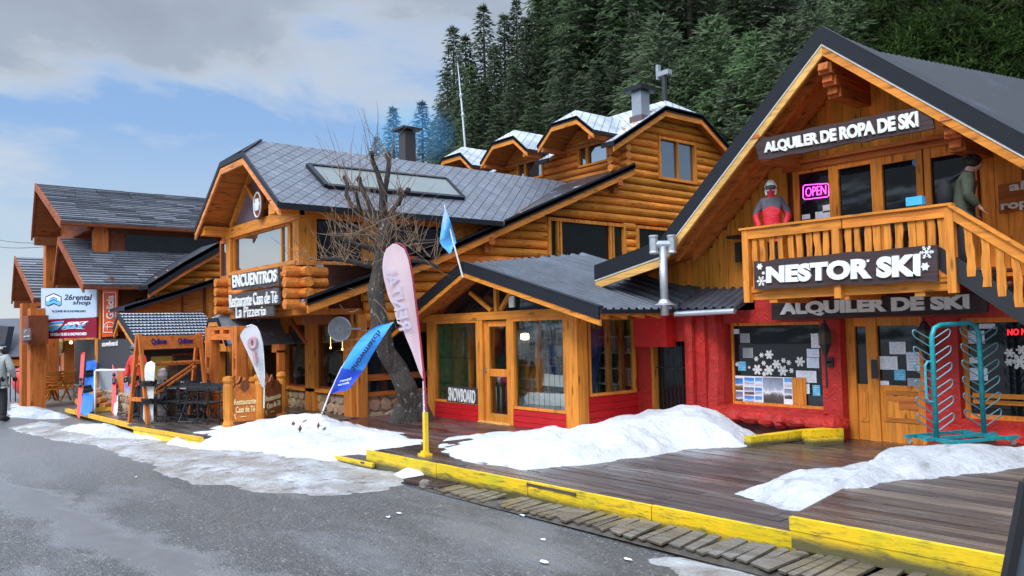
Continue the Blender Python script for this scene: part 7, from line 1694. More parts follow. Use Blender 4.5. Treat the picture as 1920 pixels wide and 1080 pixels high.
# dark house at the far left
dh = 62; t = thing('dark_roof_house', 'house with dark slate blue hip roof behind the person at the far left', 'house', PD(10, 735, dh)*V(1,1,0))
P = lambda x, y, d=dh: PD(x, y, d)
Fw = nrm(V(CFW[0], CFW[1], 0)); Sd = nrm(V(CRT[0], CRT[1], 0))
rm = slate_('dark_slate', (.035, .04, .055), (.05, .055, .075), rough=.5)
e0, e1 = P(-70, 670), P(44, 668); pk = P(26, 595)+Fw*3; pk2 = P(-60, 597)+Fw*3
mb = MB(); mb.add([e0, e1, pk, pk2, e1+Fw*9, e0+Fw*9, P(48, 612)+Fw*6], [(0,1,2,3), (1,4,2), (4,5,3,2)]); mb.build('roof', rm, t)
c = P(4, 620); mb = MB(); mb.add([P(-10, 660)-Fw*.3, P(10, 662)-Fw*.3, P(8, 612)+Fw*.5, P(-10, 610)+Fw*.5], [(0,1,2,3)]); mb.prism([P(-10, 660)-Fw*.3, P(10, 662)-Fw*.3, P(8, 612)+Fw*.5, P(-10, 610)+Fw*.5], Fw*.8); mb.build('roof_dormer', rm, t)
mb = MB(); a = P(-68, 672)+Fw*1.2; b = P(42, 672)+Fw*1.2; mb.prism([V(a[0], a[1], 0), V(b[0], b[1], 0), b, a], Fw*7); mb.build('wall', brown_x, t); mb = MB(); 
for x in (24, 36): mb.bar(P(x, 690)+Fw*1.0, P(x, 735)+Fw*1.0, .5, .3)
mb.bar(P(-60, 681)+Fw*.8, P(43, 681)+Fw*.8, .3, .5); mb.build('timber', wood_h_x, t)
# power lines
t = thing('power_line', 'thin power lines coming in from the left edge to the arcade gable', 'cable', P(-40, 437)); 
for (x0, y0, x1, y1) in ((-60, 429, 82, 456), (-60, 446, 82, 463)):
    a, b = PD(x0, y0, 45), PD(x1, y1, 30.5); mb = MB(); mb.tube([a+(b-a)*f-ZU*.25*math.sin(math.pi*f) for f in np.linspace(0, 1, 9)], .012, 4); mb.build('cable', black_iron, t)
# board at the lower right corner: slanted dark panel
t = thing('tilted_board', 'leaning dark slate board with black frame cut off by the lower right corner', 'sign board', PD(1960, 1090, 4.6)*V(1,1,0))
P = lambda x, y: PD(x, y, 4.4)
q = [P(1884, 1100), P(1922, 905), P(2250, 930), P(2220, 1130)]; low = q[0]+(q[0]-q[1])*(q[0][2]-.02)/(q[1][2]-q[0][2]); low2 = q[3]+(q[2]-q[3])*-(q[3][2]-.02)/(q[2][2]-q[3][2])
q = [low, q[1], q[2], low2]; N = nrm(np.cross(q[1]-q[0], q[3]-q[0])); N = N if N@CFW > 0 else -N
mb = MB(); mb.prism(q, N*.02); mb.build('panel', plain('slate_panel', (.07, .085, .10), .3), t); mb = MB()
for i in range(4): mb.bar(q[i]-N*.01, q[(i+1) % 4]-N*.01, .05, .05, up=N)
mb.build('frame', black_iron, t); mb = MB(); m_ = (q[1]+q[2])/2; mb.bar(m_+N*.05, V(m_[0], m_[1], 0)+N*.9*V(1,1,0)+ZU*.02, .05, .04); mb.build('prop', black_iron, t)
# ---------------------------------------------------------------- bare pollard tree
bark = NT('bark'); 
def bark_():
    t = bark; n = t.noise(t.mp((6, 6, 2)), 3, 7, .7); l = t.noise(t.mp(), 9, 5, .6)
    c = t.ramp(n, [(.3, (.018, .014, .012)), (.6, (.075, .058, .048)), (.8, (.15, .12, .10))])
    c = t.mix(t.ramp(l, [(.60, 0), (.68, .85)]), c, (.36, .36, .30))
    t.set(Base_Color=c, Roughness=.85); t.bump(n, .9, .05); return t.m
bark_m = bark_(); twig_m = plain('twig', (.19, .115, .065), .7, noise=.4, nscale=6); stub_m = plain('dark_bark', (.03, .023, .02), .85, noise=.5, nscale=12, bump=.6)
tb = PG(774, 788, .19); t = thing('pollard_tree', 'bare pollarded tree with mossy leaning trunk and long thin shoots before the restaurant', 'tree', tb)
d0 = (tb-CAM)@CFW; Q = lambda x, y, f=0.0: PD(x, y, d0-.12-.55*f)
mb = MB(); rg = random.Random(3)
tr = [(775,790,0,.42),(772,760,.1,.36),(763,725,.3,.30),(745,692,.5,.27),(727,660,.7,.255),(714,625,.9,.25),(708,585,1,.235),(706,548,1,.23),(708,512,1,.225),(714,478,1,.215),(719,450,1,.21),(721,425,1,.19),(719,412,1,.13)]
mb.tube([Q(x, y, f)+V(rg.random()-.5, rg.random()-.5, 0)*.09 for x, y, f, r in tr], [r*rg.uniform(.68, .84) for *_, r in tr], 12)
mb.tube([Q(772, 790, 0)+V(-.2,-.2,-.1), Q(768, 745, .2), Q(752, 700, .5)], [.3, .2, .1], 8); mb.tube([Q(795, 790, 0), Q(786, 760, .1), Q(772, 725, .25)], [.26, .2, .1], 8)
mb.build('trunk', bark_m, t)
limbs = [[(718,425,.11),(716,390,.10),(717,355,.09),(709,325,.075),(698,300,.07),(696,288,.065)], [(720,400,.09),(722,360,.08),(725,330,.075),(729,305,.07),(728,290,.068)],
 [(712,425,.10),(700,402,.09),(690,375,.075),(680,355,.07),(673,336,.065)], [(708,415,.09),(685,398,.085),(660,385,.075),(648,365,.07),(650,345,.06),(647,333,.058)], [(676,395,.06),(670,375,.055),(668,358,.05)],
 [(725,410,.10),(738,392,.08),(750,375,.07),(758,360,.065),(765,356,.055)], [(748,385,.06),(751,370,.055),(749,352,.05)], [(748,376,.05),(760,366,.045),(768,355,.04)],
 [(712,500,.11),(690,498,.09),(660,490,.075),(630,486,.06),(600,484,.04)], [(712,470,.10),(680,462,.07),(650,452,.055),(625,440,.03)], [(722,470,.11),(745,460,.08),(770,452,.06),(800,452,.035),(822,450,.02)], [(720,490,.11),(750,486,.09),(785,488,.07),(806,494,.06),(820,500,.055),(819,505,.04)],
 [(716,455,.08),(690,440,.06),(668,425,.04),(650,418,.02)], [(722,445,.08),(745,430,.05),(770,420,.03),(790,412,.015)]]
mb = MB()
for L in limbs:
    o = (rg.random()-.5)*.7; mb.tube([PD(x+rg.uniform(-1.5,1.5), y+rg.uniform(-1.5,1.5), d0-.6+o*i/len(L)) for i, (x, y, r) in enumerate(L)], [r*.74 for *_, r in L], 8)
    x, y, r = L[-1]
    if r > .05: mb.ball(PD(x, y, d0-.6+o), r*1.05, 8, 6, .35, int(x))
mb.build('branch', stub_m, t)
mb = MB(); rg = random.Random(12)
def shoot(x, y, ang, L, dd, bend=.25, r0=.0095):
    pts = []; a = ang; px_, py_ = x, y; n = 9; d = d0-.62+dd
    for i in range(n+1):
        pts.append(PD(px_, py_, d)); px_ += math.cos(a)*L/n; py_ -= math.sin(a)*L/n; a += (math.pi/2-a)*bend/n+rg.uniform(-.16,.16); d += rg.uniform(-.05,.05)
    mb.tube(pts, [r0*(1-.75*i/n) for i in range(n+1)], 4, cap=False); return px_, py_
src = [(698,298,5),(729,298,5),(673,345,5),(648,345,5),(660,380,4),(765,358,4),(752,360,3),(690,375,4),(716,400,3)]
for x, y, k in src:
    for i in range(k): shoot(x+rg.uniform(-6,6), y+rg.uniform(-4,16), math.pi/2+rg.uniform(-.75,.75), rg.uniform(50,125), rg.uniform(-.3,.3))
for i in range(90): shoot(rg.gauss(722, 24), rg.uniform(415, 492), math.pi/2+rg.gauss(0, .8), rg.uniform(40,135), rg.uniform(-.5,.4), .2)
for x0, x1, y0, y1, n in ((600,700,484,498,26),(625,700,440,462,16),(740,822,450,490,30)):
    for i in range(n):
        f = rg.random(); x, y = x0+(x1-x0)*f, y0+(y1-y0)*f; e = shoot(x, y, math.pi/2+rg.uniform(-.7,.7), rg.uniform(40,105), rg.uniform(-.3,.3), .3)
for i in range(26): shoot(rg.uniform(560, 700), rg.uniform(470, 500), math.pi-.5+rg.uniform(-.6,.5), rg.uniform(30,80), rg.uniform(-.3,.2), .5)
for i in range(14): shoot(rg.gauss(708, 10), rg.uniform(520, 620), -math.pi/2+rg.uniform(-1.2,1.2), rg.uniform(40,100), rg.uniform(-.35,.1), -.3)
for x, a, L in ((697, 1.50, 100), (690, 1.75, 95), (703, 1.42, 105), (640, 1.8, 120), (660, 1.62, 105)): shoot(x, 300 if x > 680 else 340, a, L, 0, .1)
mb.build('twigs', twig_m, t)

# ---------------------------------------------------------------- conifers
def foliage_(name, dark, mid, light):
    t = NT(name); n = t.noise(t.mp((.35, .35, .35)), 1.0, 4, .6)
    c = t.ramp(t.rnd, [(0, dark), (.55, mid), (1, light)]); oi = t.N.new('ShaderNodeObjectInfo')
    c = t.hsv(c, t.math('MULTIPLY_ADD', oi.outputs['Random'], .03, .485), t.math('MULTIPLY_ADD', oi.outputs['Random'], .3, .8), t.math('MULTIPLY_ADD', n, 1.1, t.math('MULTIPLY_ADD', oi.outputs['Random'], .45, .30)))
    t.set(Base_Color=c, Roughness=1); t.b.inputs['Specular IOR Level'].default_value = .02
    tl = t.N.new('ShaderNodeBsdfTranslucent'); t.L.new(c, tl.inputs[0]); mx = t.N.new('ShaderNodeMixShader'); mx.inputs[0].default_value = .45
    t.L.new(t.b.outputs[0], mx.inputs[1]); t.L.new(tl.outputs[0], mx.inputs[2]); t.L.new(mx.outputs[0], t.N['Material Output'].inputs[0]); return t.m
fol_fir = foliage_('fir_needles', (.042, .062, .034), (.085, .115, .060), (.14, .175, .095))
fol_cyp = foliage_('cypress_needles', (.065, .095, .045), (.12, .165, .08), (.18, .235, .125))
fol_pine = foliage_('pine_needles', (.018, .034, .010), (.036, .062, .016), (.07, .105, .028))
trunk_m = plain('fir_trunk', (.045, .04, .034), .9, noise=.4)
def conifer_mesh(seed, h, r, style):
    rg = np.random.default_rng(seed); V_ = []; F_ = []
    nl = {'fir': 52, 'cyp': 54, 'pine': 34}[style]
    def leaf(c, d, ln, wd, up):
        s = np.cross(d, up); s /= np.linalg.norm(s)+1e-9; b = len(V_)
        m_ = c+d*ln*.45
        V_.extend([c, m_+s*wd*.5-up*.02, c+d*ln, m_-s*wd*.5-up*.02]); F_.append((b, b+1, b+2, b+3))
    for i in range(nl):
        f = (i+.5)/nl; z = h*(.06+.93*f**.92); L0 = r*(1-f)**(.82 if style != 'pine' else .55)*(.9 if f > .12 else .7)+.12
        nb = int((10 if style != 'pine' else 8)*(1-.55*f))+3; a0 = rg.random()*6.28
        for k in range(nb):
            az = a0+k*6.283/nb+rg.normal()*.22; L = L0*(.62+.55*rg.random()); o = np.array([math.cos(az), math.sin(az), 0]); side = np.array([-o[1], o[0], 0])
            rise = {'fir': .25, 'cyp': .55, 'pine': .45}[style]*(.5+f); droop = {'fir': .75, 'cyp': .62, 'pine': .25}[style]*(1.1-.6*f)
            st = max(3, int(L/ (.21 if style != 'pine' else .28)))
            for q in range(st):
                t_ = (q+.6)/st; p = o*L*t_+np.array([0, 0, z+L*(rise*t_-droop*t_*t_)+rg.normal()*.05])
                dn = np.array([0, 0, rise-2*droop*t_])
                if style == 'pine':
                    if t_ < .45: continue
                    for _ in range(9):
                        d = o*.5+rg.normal(size=3)*.7+np.array([0, 0, .45]); d /= np.linalg.norm(d); leaf(p+rg.normal(size=3)*.12, d, .30+.16*rg.random(), .085, np.array([0, 0, 1.0])+rg.normal(size=3)*.3)
                    continue
                for s in (-1, 1):
                    d = o*(.55+.3*rg.random())+side*s*(.75*(1-.45*t_))+dn*.6+rg.normal(size=3)*.16+np.array([0, 0, -.16 if style == 'fir' else -.30]); d /= np.linalg.norm(d)
                    leaf(p, d, (.26+.34*(1-t_*.5)*min(1, L*.45))*(.7+.6*rg.random()), .085+.05*rg.random(), np.array([0, 0, 1.0])+rg.normal(size=3)*.35)
                if rg.random() < .7:
                    d = o+dn+rg.normal(size=3)*.18; d /= np.linalg.norm(d); leaf(p, d, .36, .09, np.array([0, 0, 1.0])+rg.normal(size=3)*.3)
    for _ in range(14):
        d = rg.normal(size=3)*.25+np.array([0, 0, 1.0]); d /= np.linalg.norm(d); leaf(np.array([0, 0, h*.965]), d, h*.02+.3, .1, np.array([1.0, .2, 0]))
    me = bpy.data.meshes.new('crown'); me.from_pydata([tuple(p) for p in V_], [], F_); me.update(); return me
KIND = {'fir': (fol_fir, [(1, 20, 3.3), (2, 20, 2.9), (3, 20, 3.7)]), 'cyp': (fol_cyp, [(4, 15, 3.6), (5, 15, 4.2)]), 'pine': (fol_pine, [(6, 15, 4.4), (7, 15, 4.9)])}
PRO = {}
for k, (m_, L) in KIND.items():
    for s, h, r in L:
        me = conifer_mesh(s, h, r, k); me.materials.append(m_); tm = MB().tube([(0,0,-1.5), (0,0,h*.5), (0,0,h*.97)], [h*.013, h*.009, .02], 7)
        PRO.setdefault(k, []).append((me, tm, h))
TM = {}
def conifer(x, y, depth, kind, label, group, seed=0, wide=1.0):
    rg = random.Random(seed*7+int(x)); me, tm, h = rg.choice(PRO[kind]); p = PD(x, y, depth); zb = float(hill_z(p[0], p[1]))-.3; H = max(3, p[2]-zb)
    base = V(p[0], p[1], zb); name = {'fir': 'fir_tree', 'cyp': 'cypress_tree', 'pine': 'pine_tree'}[kind]
    t = thing(name, label, 'tree', base, group, rg.random()*6.28); s = H/h; t.scale = (s*wide*rg.uniform(1.1, 1.5),)*2+(s,)
    o = bpy.data.objects.new('crown', me); col.objects.link(o); o.parent = t
    if me.name not in TM:
        ORG['_'] = V(0,0,0); q = tm.build('trunk', trunk_m, None, at=(0,0,0)); q.parent = t; TM[me.name] = q
    else:
        q = TM[me.name].copy(); col.objects.link(q); q.parent = t
    return t
g_ = 'forest trees behind the chalets'
conifer(737, 198, 74, 'fir', 'bluish fir standing alone left of the black chimney', None, 1); conifer(791, 187, 72, 'fir', 'narrow bluish fir between the black chimney and the tall firs', None, 2); conifer(706, 255, 80, 'fir', 'smallest far blue fir at the left end of the forest', None, 3)
conifer(849, 46, 62, 'fir', 'tall dark fir forming the left edge of the forest against the sky', None, 4, .9)
sk = [(872, 62, 60), (906, 4, 60), (882, 120, 55), (945, 22, 60), (926, 80, 56), (967, -6, 60), (985, 28, 57), (1008, -12, 59), (1036, -25, 58), (838, 130, 64), (826, 190, 66), (812, 225, 68), (765, 255, 70), (858, 180, 58)]
for i, (x, y, d) in enumerate(sk): conifer(x, y, d, 'fir', 'tall dark fir with its tip against the sky behind the log dormers', 'tall firs along the skyline', 10+i, .85)
rg = random.Random(5)
for i in range(26): conifer(1020+i*19+rg.uniform(-8,8), rg.uniform(-260,-60), rg.uniform(52,66), 'fir', 'tall dark fir rising out of the top of the picture in the dense forest', g_, 40+i, .95)
for i in range(22): conifer(1050+i*42+rg.uniform(-14,14), rg.uniform(-330,-150), rg.uniform(64,76), 'fir', 'tall dark fir rising out of the top of the picture in the dense forest', g_, 80+i, 1.1)
for i, (x, y, d) in enumerate(((930,195,50),(1000,165,49),(880,212,52),(1045,190,47),(1088,140,47),(1120,110,46),(965,120,52),(1150,60,47),(1060,90,50),(905,150,54),(1190,20,47))): conifer(x, y, d, 'fir', 'lower green fir in the front row just above the log chalet roof', 'front row firs above the log chalet', 120+i, 1.1)
for i, (x, y, d) in enumerate(((1235,28,42),(1185,150,41),(1285,110,40),(1335,30,41),(1372,150,37),(1412,60,38),(1445,150,36),(1470,30,37),(1330,170,38),(1250,170,40),(1520,-10,37),(1575,-40,38),(1620,-30,39),(1545,40,39),(1395,220,35),(1480,110,35))): conifer(x, y, d, 'cyp', 'pale grey green feathery cypress between the two chalets', 'pale cypresses between the chalets', 150+i)
for i, (x, y, d) in enumerate(((1690,-60,38),(1750,-110,37),(1815,-90,36),(1885,-110,36),(1945,-80,36),(1720,40,34),(1785,20,34),(1850,40,33),(1920,30,33),(1660,10,38),(1990,20,33))): conifer(x, y, d, 'pine', 'yellow green bushy pine behind the ski rental chalet roof', 'yellow green pines behind the ski rental chalet', 190+i)
# ---------------------------------------------------------------- snowy slope across the street (seen only in the glass)
xs = np.linspace(-260, 120, 40); ys = np.linspace(-150, -45, 24); X, Y = np.meshgrid(xs, ys, indexing='ij'); Z = np.maximum(0, (-Y-45))*.42+fbm(X*.03, Y*.05, 7)*7*np.clip((-Y-45)/30, 0, 1)-.2
mb = MB(); mb.v = [tuple(p) for p in np.stack([X, Y, Z], -1).reshape(-1, 3)]; mb.f = [(i*24+j, (i+1)*24+j, (i+1)*24+j+1, i*24+j+1) for i in range(39) for j in range(23)]
def slope_m():
    t = NT('snowy_slope_m'); n = t.noise(t.mp((.05, .09, .12)), 1.5, 9, .72); t.set(Base_Color=t.ramp(n, [(.53, (.03, .045, .04)), (.62, (.55, .58, .60)), (.7, (.75, .78, .80))]), Roughness=.8); return t.m
tag(mb.build('snowy_slope', slope_m(), smooth=True), kind='structure')
# ---------------------------------------------------------------- people
def skin_mesh(name, verts, edges, radii, mat, parent, root=0, sub=2, flat=None):
    me = bpy.data.meshes.new('sk'); me.from_pydata([tuple(v) for v in verts], edges, []); ob = bpy.data.objects.new('sk', me); col.objects.link(ob)
    ob.modifiers.new('skin', 'SKIN'); 
    sv = me.skin_vertices[0].data
    for i, r in enumerate(radii): sv[i].radius = r if hasattr(r, '__len__') else (r, r); sv[i].use_root = (i == root)
    s = ob.modifiers.new('sub', 'SUBSURF'); s.levels = sub; s.render_levels = sub
    dg = bpy.context.evaluated_depsgraph_get(); m2 = bpy.data.meshes.new_from_object(ob.evaluated_get(dg))
    v = np.zeros(len(m2.vertices)*3); m2.vertices.foreach_get('co', v); fs = [tuple(p.vertices) for p in m2.polygons]
    bpy.data.objects.remove(ob); bpy.data.meshes.remove(me); bpy.data.meshes.remove(m2)
    mb = MB(); mb.v = [tuple(p) for p in v.reshape(-1, 3)]; mb.f = fs
    o = mb.build(name, mat, None, smooth=True, at=(0,0,0)); o.parent = parent; return o
def loc_build(mb, name, mat, parent, smooth=True):
    o = mb.build(name, mat, None, smooth=smooth, at=(0,0,0)); o.parent = parent; return o
def person(label, loc, rz, jm, tm, name='person', armL=None, armR=None, lean=0.0, head=(0, .03), helmet=None, hair=None, goggles=None, hood=False, height=1.75, sit=False, cat='person', jl=.78, boots=None, gloves=None, skinm=None):
    """faces local +Y; arms are lists of elbow, wrist (local metres)"""
    t = thing(name, label, cat, loc, None, rz); s = height/1.75; t.scale = (s, s, s)
    sm = skinm or skin_m; hip = .92 if not sit else .48; ly = lean
    S = lambda x, y, z: V(x, y+ly*max(0, z-.92)/.6*1.0, z if not sit else z-.44 if z > .9 else z)
    pel, sp, chs, nk = S(0,0,.95), S(0,-.01,1.12), S(0,0,1.32), S(0,.02,1.50)
    hd = nk+V(head[0], head[1]+.02, .11); tp = hd+V(0, 0, .09)
    armL = armL or [(-.27, -.02, 1.16), (-.28, .06, .90)]; armR = armR or [(.27, -.02, 1.16), (.28, .06, .90)]
    vs = [pel, sp, chs, nk, hd, tp]; ed = [(0,1),(1,2),(2,3),(3,4),(4,5)]; rd = [(.15,.11),(.14,.10),(.16,.115),(.06,.06),(.082,.098),(.066,.075)]
    vs.append(hd+V(head[0]*.3, .115+head[1]*.2, -.01)); ed.append((4, 6)); rd.append((.016,.02))
    hands = []
    for sgn, arm in ((-1, armL), (1, armR)):
        sh = S(.185*sgn, 0, 1.42); e, w_ = S(*arm[0]), S(*arm[1]); k = len(vs); d = nrm(w_-e); pm = w_+d*.075
        vs += [sh, e, w_, pm]; ed += [(2, k), (k, k+1), (k+1, k+2), (k+2, k+3)]; rd += [.062, .046, .032, (.040, .022)]
        sd = nrm(np.cross(d, V(0, 1, .2))); 
        for q in range(4):
            b = len(vs); f0 = pm+sd*(q-1.5)*.019+d*.02; ln = (.06, .072, .068, .052)[q]; vs += [f0, f0+d*ln*.6+V(0,.008,0), f0+d*ln+V(0,.026,0)]; ed += [(k+3, b), (b, b+1), (b+1, b+2)]; rd += [.009, .0085, .007]
        b = len(vs); vs += [w_+d*.03-sd*.03*sgn+V(0,.01,0), w_+d*.075-sd*.045*sgn+V(0,.03,0)]; ed += [(k+2, b), (b, b+1)]; rd += [.011, .009]
        hands.append((sh, e, w_, pm))
    legs = []
    for sgn in (-1, 1):
        k = len(vs)
        if sit: L = [V(.10*sgn, .02, .48), V(.13*sgn, .42, .50), V(.13*sgn, .42, .10), V(.14*sgn, .56, .04)]
        else: L = [V(.095*sgn, 0, .88), V(.11*sgn, .02, .49), V(.12*sgn, -.02, .09), V(.135*sgn, .14, .04)]
        vs += L; ed += [(0, k), (k, k+1), (k+1, k+2), (k+2, k+3)]; rd += [.095, .062, .045, (.045, .032)]; legs.append(L)
    skin_mesh('body', vs, ed, rd, sm, t)
    # jacket
    hem = pel+V(0, 0, -.12+(.78-jl)); vs = [pel+V(0,0,-.02), sp, chs, nk+V(0,-.01,-.04), hem]; ed = [(0,1),(1,2),(2,3),(0,4)]; rd = [(.205,.155),(.20,.155),(.215,.165),(.095,.095),(.215,.165)]
    for (sh, e, w_, pm), sgn in zip(hands, (-1, 1)):
        k = len(vs); vs += [sh, e, w_-nrm(w_-e)*.0]; ed += [(2, k), (k, k+1), (k+1, k+2)]; rd += [.098, .078, .058]
    if hood: k = len(vs); vs += [nk+V(0, -.11, .02)]; ed += [(3, k)]; rd += [(.12, .09)]
    skin_mesh('jacket', vs, ed, rd, jm, t, sub=2)
    vs = [hem+V(0,0,.06)]; ed = []; rd = [(.165,.13)]
    for L in legs: k = len(vs); vs += [L[0], L[1], L[2]]; ed += [(0, k), (k, k+1), (k+1, k+2)]; rd += [.118, .092, .085]
    skin_mesh('trousers', vs, ed, rd, tm, t, sub=2)
    mb = MB()
    for L in legs: mb.tube([L[2]+V(0,0,.06), L[2]+V(0,.0,-.02), L[3]+V(0,-.05,.02), L[3]+V(0,.06,.01)], [.07,.068,.06,.04], 9)
    loc_build(mb, 'boots', boots or black_cloth, t)
    if gloves is not None:
        mb = MB()
        for sh, e, w_, pm in hands: mb.tube([w_, pm, pm+nrm(pm-w_)*.06], [.045, .052, .03], 8)
        loc_build(mb, 'gloves', gloves, t)
    mb = MB()
    for sg in (-1, 1): mb.ball(hd+V(.03*sg, .093, .012), (.012, .008, .009), 7, 5)
    loc_build(mb, 'eyes', black_iron, t); mb = MB(); mb.ball(hd+V(0, .096, -.055), (.024, .008, .007), 8, 5); loc_build(mb, 'mouth', plain('lips', (.36, .12, .10), .5) if 'lips' not in MATS else MATS['lips'], t)
    if hair is not None:
        mb = MB(); rg = random.Random(4); mb.ball(hd+V(0, -.022, .045), (.098, .112, .10), 14, 10, .10, 2)
        for q in range(26): a = rg.uniform(0, 6.28); e = rg.uniform(.1, 1.2); d = V(math.cos(a)*math.cos(e), math.sin(a)*math.cos(e), math.sin(e)); mb.ball(hd+V(0, -.02, .05)+d*V(.09,.10,.09), (.034, .034, .03), 6, 5, .4, q)
        loc_build(mb, 'hair', hair, t)
    if helmet is not None:
        mb = MB(); c = hd+V(0, -.012, .035); prof = [(.118*math.cos(a), .135*math.sin(a)) for a in np.linspace(-.45, 1.5, 9)]; mb.lathe(c, prof, 16); mb.tube([hd+V(-.1,-.02,0), hd+V(-.085,.0,-.09)], .028, 7); mb.tube([hd+V(.1,-.02,0), hd+V(.085,.0,-.09)], .028, 7); loc_build(mb, 'helmet', helmet, t)
    if goggles is not None:
        y = goggles[1]; mb = MB(); mb.tube([hd+V(math.sin(a)*.10, math.cos(a)*.098*(1)+.012 if y > 0 else -math.cos(a)*.118-.0, .03) for a in np.linspace(-1, 1, 9)], .036, 8); loc_build(mb, 'goggles', goggles[0], t)
        if len(goggles) > 2: mb = MB(); mb.tube([hd+V(math.sin(a)*.122, math.cos(a)*.118-.012, .055) for a in np.linspace(0, 6.283, 19)], .013, 6); loc_build(mb, 'goggle_strap', goggles[2], t)
    return t
grey_coat = plain('grey_coat', (.33, .33, .31), .8, noise=.15, nscale=4, bump=.9); olive = plain('olive_coat', (.050, .058, .036), .8, noise=.25, nscale=5, bump=.9); red_coat = plain('red_coat', (.62, .03, .02), .75, noise=.2, nscale=5, bump=.9); black_tr = plain('black_trousers', (.012,.012,.014), .8)
FWD = math.atan2(CFW[1], CFW[0])-math.pi/2          # rz that faces away from the camera
p = PG(-5, 791, .0)
t = person('person in pale grey jacket and black helmet seen from behind at the left edge', p, FWD+.1, grey_coat, black_tr, helmet=plain('black_helmet', (.015,.015,.018), .3), goggles=(white_paint, -1, plain('strap', (.5,.5,.5), .6)), hood=True, armL=[(-.30, -.02, 1.16), (-.27, .16, .98)], armR=[(.30, -.02, 1.16), (.27, .16, .98)], height=2.12, gloves=black_cloth)
mb = MB(); mb.ball((.02, -.155, 1.22), (.045, .02, .055), 8, 6); loc_build(mb, 'patch', red_coat, t)
p = PG(258, 782, .22)
person('person in red jacket and dark trousers with blue helmet standing behind the timber ski rack', p, FWD+2.6, red_coat, black_tr, helmet=plain('navy_helmet', (.05,.07,.12), .35), goggles=(black_iron, 1), armL=[(-.33, .02, 1.2), (-.30, .10, .95)], armR=[(.33, .02, 1.2), (.30, .10, .95)], height=1.8, gloves=black_cloth)
# young man on the balcony, looking down to his left
p = V(PW(1801, 380, 12.15)[0], 12.15, 2.80); pz = PW(1812, 288, 12.15)[2]-2.8
t = person('young man with dark hair in olive green jacket and black backpack standing on the balcony', p, FWD-1.95, olive, black_tr, hair=hair_m, hood=True, head=(0, .06), lean=.10, armL=[(-.27, .0, 1.14), (-.22, .16, .96)], armR=[(.27, .02, 1.14), (.22, .18, .98)], height=pz*.985)
mb = MB(); mb.ball((0, -.19, 1.20), (.17, .11, .24), 12, 9); loc_build(mb, 'backpack', black_cloth, t); mb = MB()
for s in (-1, 1): mb.tube([(.12*s, -.1, 1.42), (.125*s, .05, 1.50), (.125*s, .19, 1.34), (.135*s, .13, 1.08)], .024, 6)
loc_build(mb, 'strap', black_cloth, t)
# shop mannequin on the balcony
p = V(PW(1447, 400, 12.3)[0], 12.3, 2.80); pz = PW(1446, 337, 12.3)[2]-2.8
red_dark = NT('red_grey_coat'); z = red_dark.sep(red_dark.tc.outputs['Generated']); red_dark.set(Base_Color=red_dark.mix(red_dark.ramp(red_dark.math('ADD', z[2], red_dark.math('MULTIPLY', red_dark.math('ABSOLUTE', red_dark.math('SUBTRACT', z[0], .5)), .35)), [(.78, 0), (.80, 1)]), (.66, .014, .035), (.085, .085, .11)), Roughness=.6)
red_dark.bump(red_dark.noise(red_dark.mp((3,3,6)), 3, 4), .5, .04)
t = person('shop mannequin in red and grey ski jacket with white helmet and goggles on the balcony', p, FWD+math.pi-.35, red_dark.m, black_tr, name='mannequin', cat='mannequin', helmet=white_paint, goggles=(plain('goggle_lens', (.05,.06,.08), .15), 1, white_paint), armL=[(-.34, -.02, 1.20), (-.24, .10, .98)], armR=[(.34, -.02, 1.20), (.24, .10, .98)], height=pz*.98, skinm=plain('red_mask', (.6, .02, .03), .7))
t.scale = (t.scale[0]*.78, t.scale[1]*.85, t.scale[2])
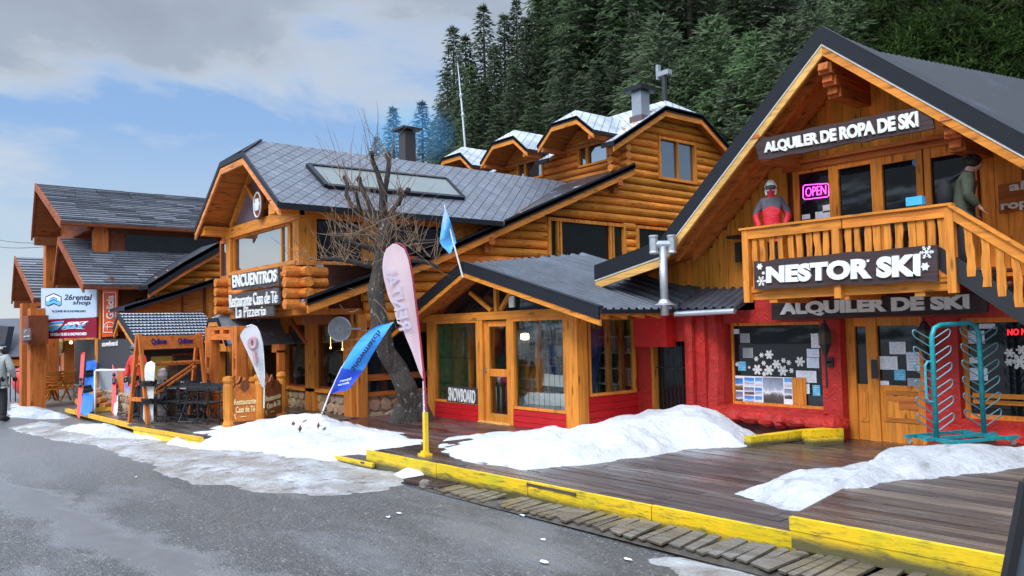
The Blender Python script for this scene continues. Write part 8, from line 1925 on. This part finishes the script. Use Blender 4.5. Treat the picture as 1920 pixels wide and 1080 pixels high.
# guests inside the restaurant
cream_coat = plain('cream_coat', (.58, .57, .54), .8, noise=.15); 
p = V(PW(566, 720, 9.9)[0], 9.9, .12); person('person in white hooded coat sitting inside the restaurant window', p, FWD+.9, cream_coat, plain('grey_trousers', (.2,.2,.22), .8), hood=True, hair=plain('white_hood', (.55,.54,.52), .85), height=2.0, armL=[(-.28, .05, 1.15), (-.2, .3, 1.05)], armR=[(.28, .05, 1.15), (.2, .3, 1.05)])
p = V(PW(630, 720, 9.95)[0], 9.95, .12); person('person in grey coat with black cap seen from behind inside the right restaurant window', p, FWD+.1, plain('pale_grey_coat', (.40,.40,.38), .8), black_tr, helmet=plain('black_cap', (.015,.015,.015), .8), height=1.78, armL=[(-.36, .1, 1.2), (-.22, .30, 1.25)], armR=[(.36, .1, 1.2), (.22, .30, 1.25)], hood=True)
p = V(PW(545, 700, 10.3)[0], 10.3, .12); person('person with blue jacket further inside the restaurant', p, FWD+2.2, plain('blue_coat', (.05,.09,.34), .8), black_tr, hair=hair_m, height=1.65)

# blue wood smoke drifting from the black chimney
sm = bpy.data.materials.new('smoke'); sm.use_nodes = True; nt = sm.node_tree; nt.nodes.remove(nt.nodes['Principled BSDF']); pv = nt.nodes.new('ShaderNodeVolumePrincipled'); tc = nt.nodes.new('ShaderNodeTexCoord'); ns = nt.nodes.new('ShaderNodeTexNoise'); ns.inputs['Scale'].default_value = .35; mt = nt.nodes.new('ShaderNodeMath'); mt.operation = 'MULTIPLY_ADD'; mt.inputs[1].default_value = .9; mt.inputs[2].default_value = -.34; mt.use_clamp = True
gr = nt.nodes.new('ShaderNodeTexGradient'); gr.gradient_type = 'SPHERICAL'; mpn = nt.nodes.new('ShaderNodeMapping'); mpn.inputs['Location'].default_value = (-1, -1, -1); mpn.inputs['Scale'].default_value = (2, 2, 2); m2 = nt.nodes.new('ShaderNodeMath'); m2.operation = 'MULTIPLY'; m3 = nt.nodes.new('ShaderNodeMath'); m3.operation = 'MULTIPLY'; m3.inputs[1].default_value = 2.2
nt.links.new(tc.outputs['Generated'], mpn.inputs[0]); nt.links.new(mpn.outputs[0], gr.inputs[0]); nt.links.new(tc.outputs['Object'], ns.inputs['Vector']); nt.links.new(ns.outputs[0], mt.inputs[0]); nt.links.new(gr.outputs[1], m2.inputs[0]); nt.links.new(mt.outputs[0], m2.inputs[1]); nt.links.new(m2.outputs[0], m3.inputs[0]); nt.links.new(m3.outputs[0], pv.inputs['Density'])
pv.inputs['Color'].default_value = (.10, .42, .95, 1); pv.inputs['Absorption Color'].default_value = (.05, .4, .9, 1)
nt.links.new(pv.outputs[0], nt.nodes['Material Output'].inputs['Volume'])
c = PD(752, 252, 37); mb = MB(); mb.ball(c, (3.0, 2.6, 1.7), 16, 10); tag(mb.build('smoke', sm), 'blue haze of wood smoke around the black chimney', None, None, 'stuff')
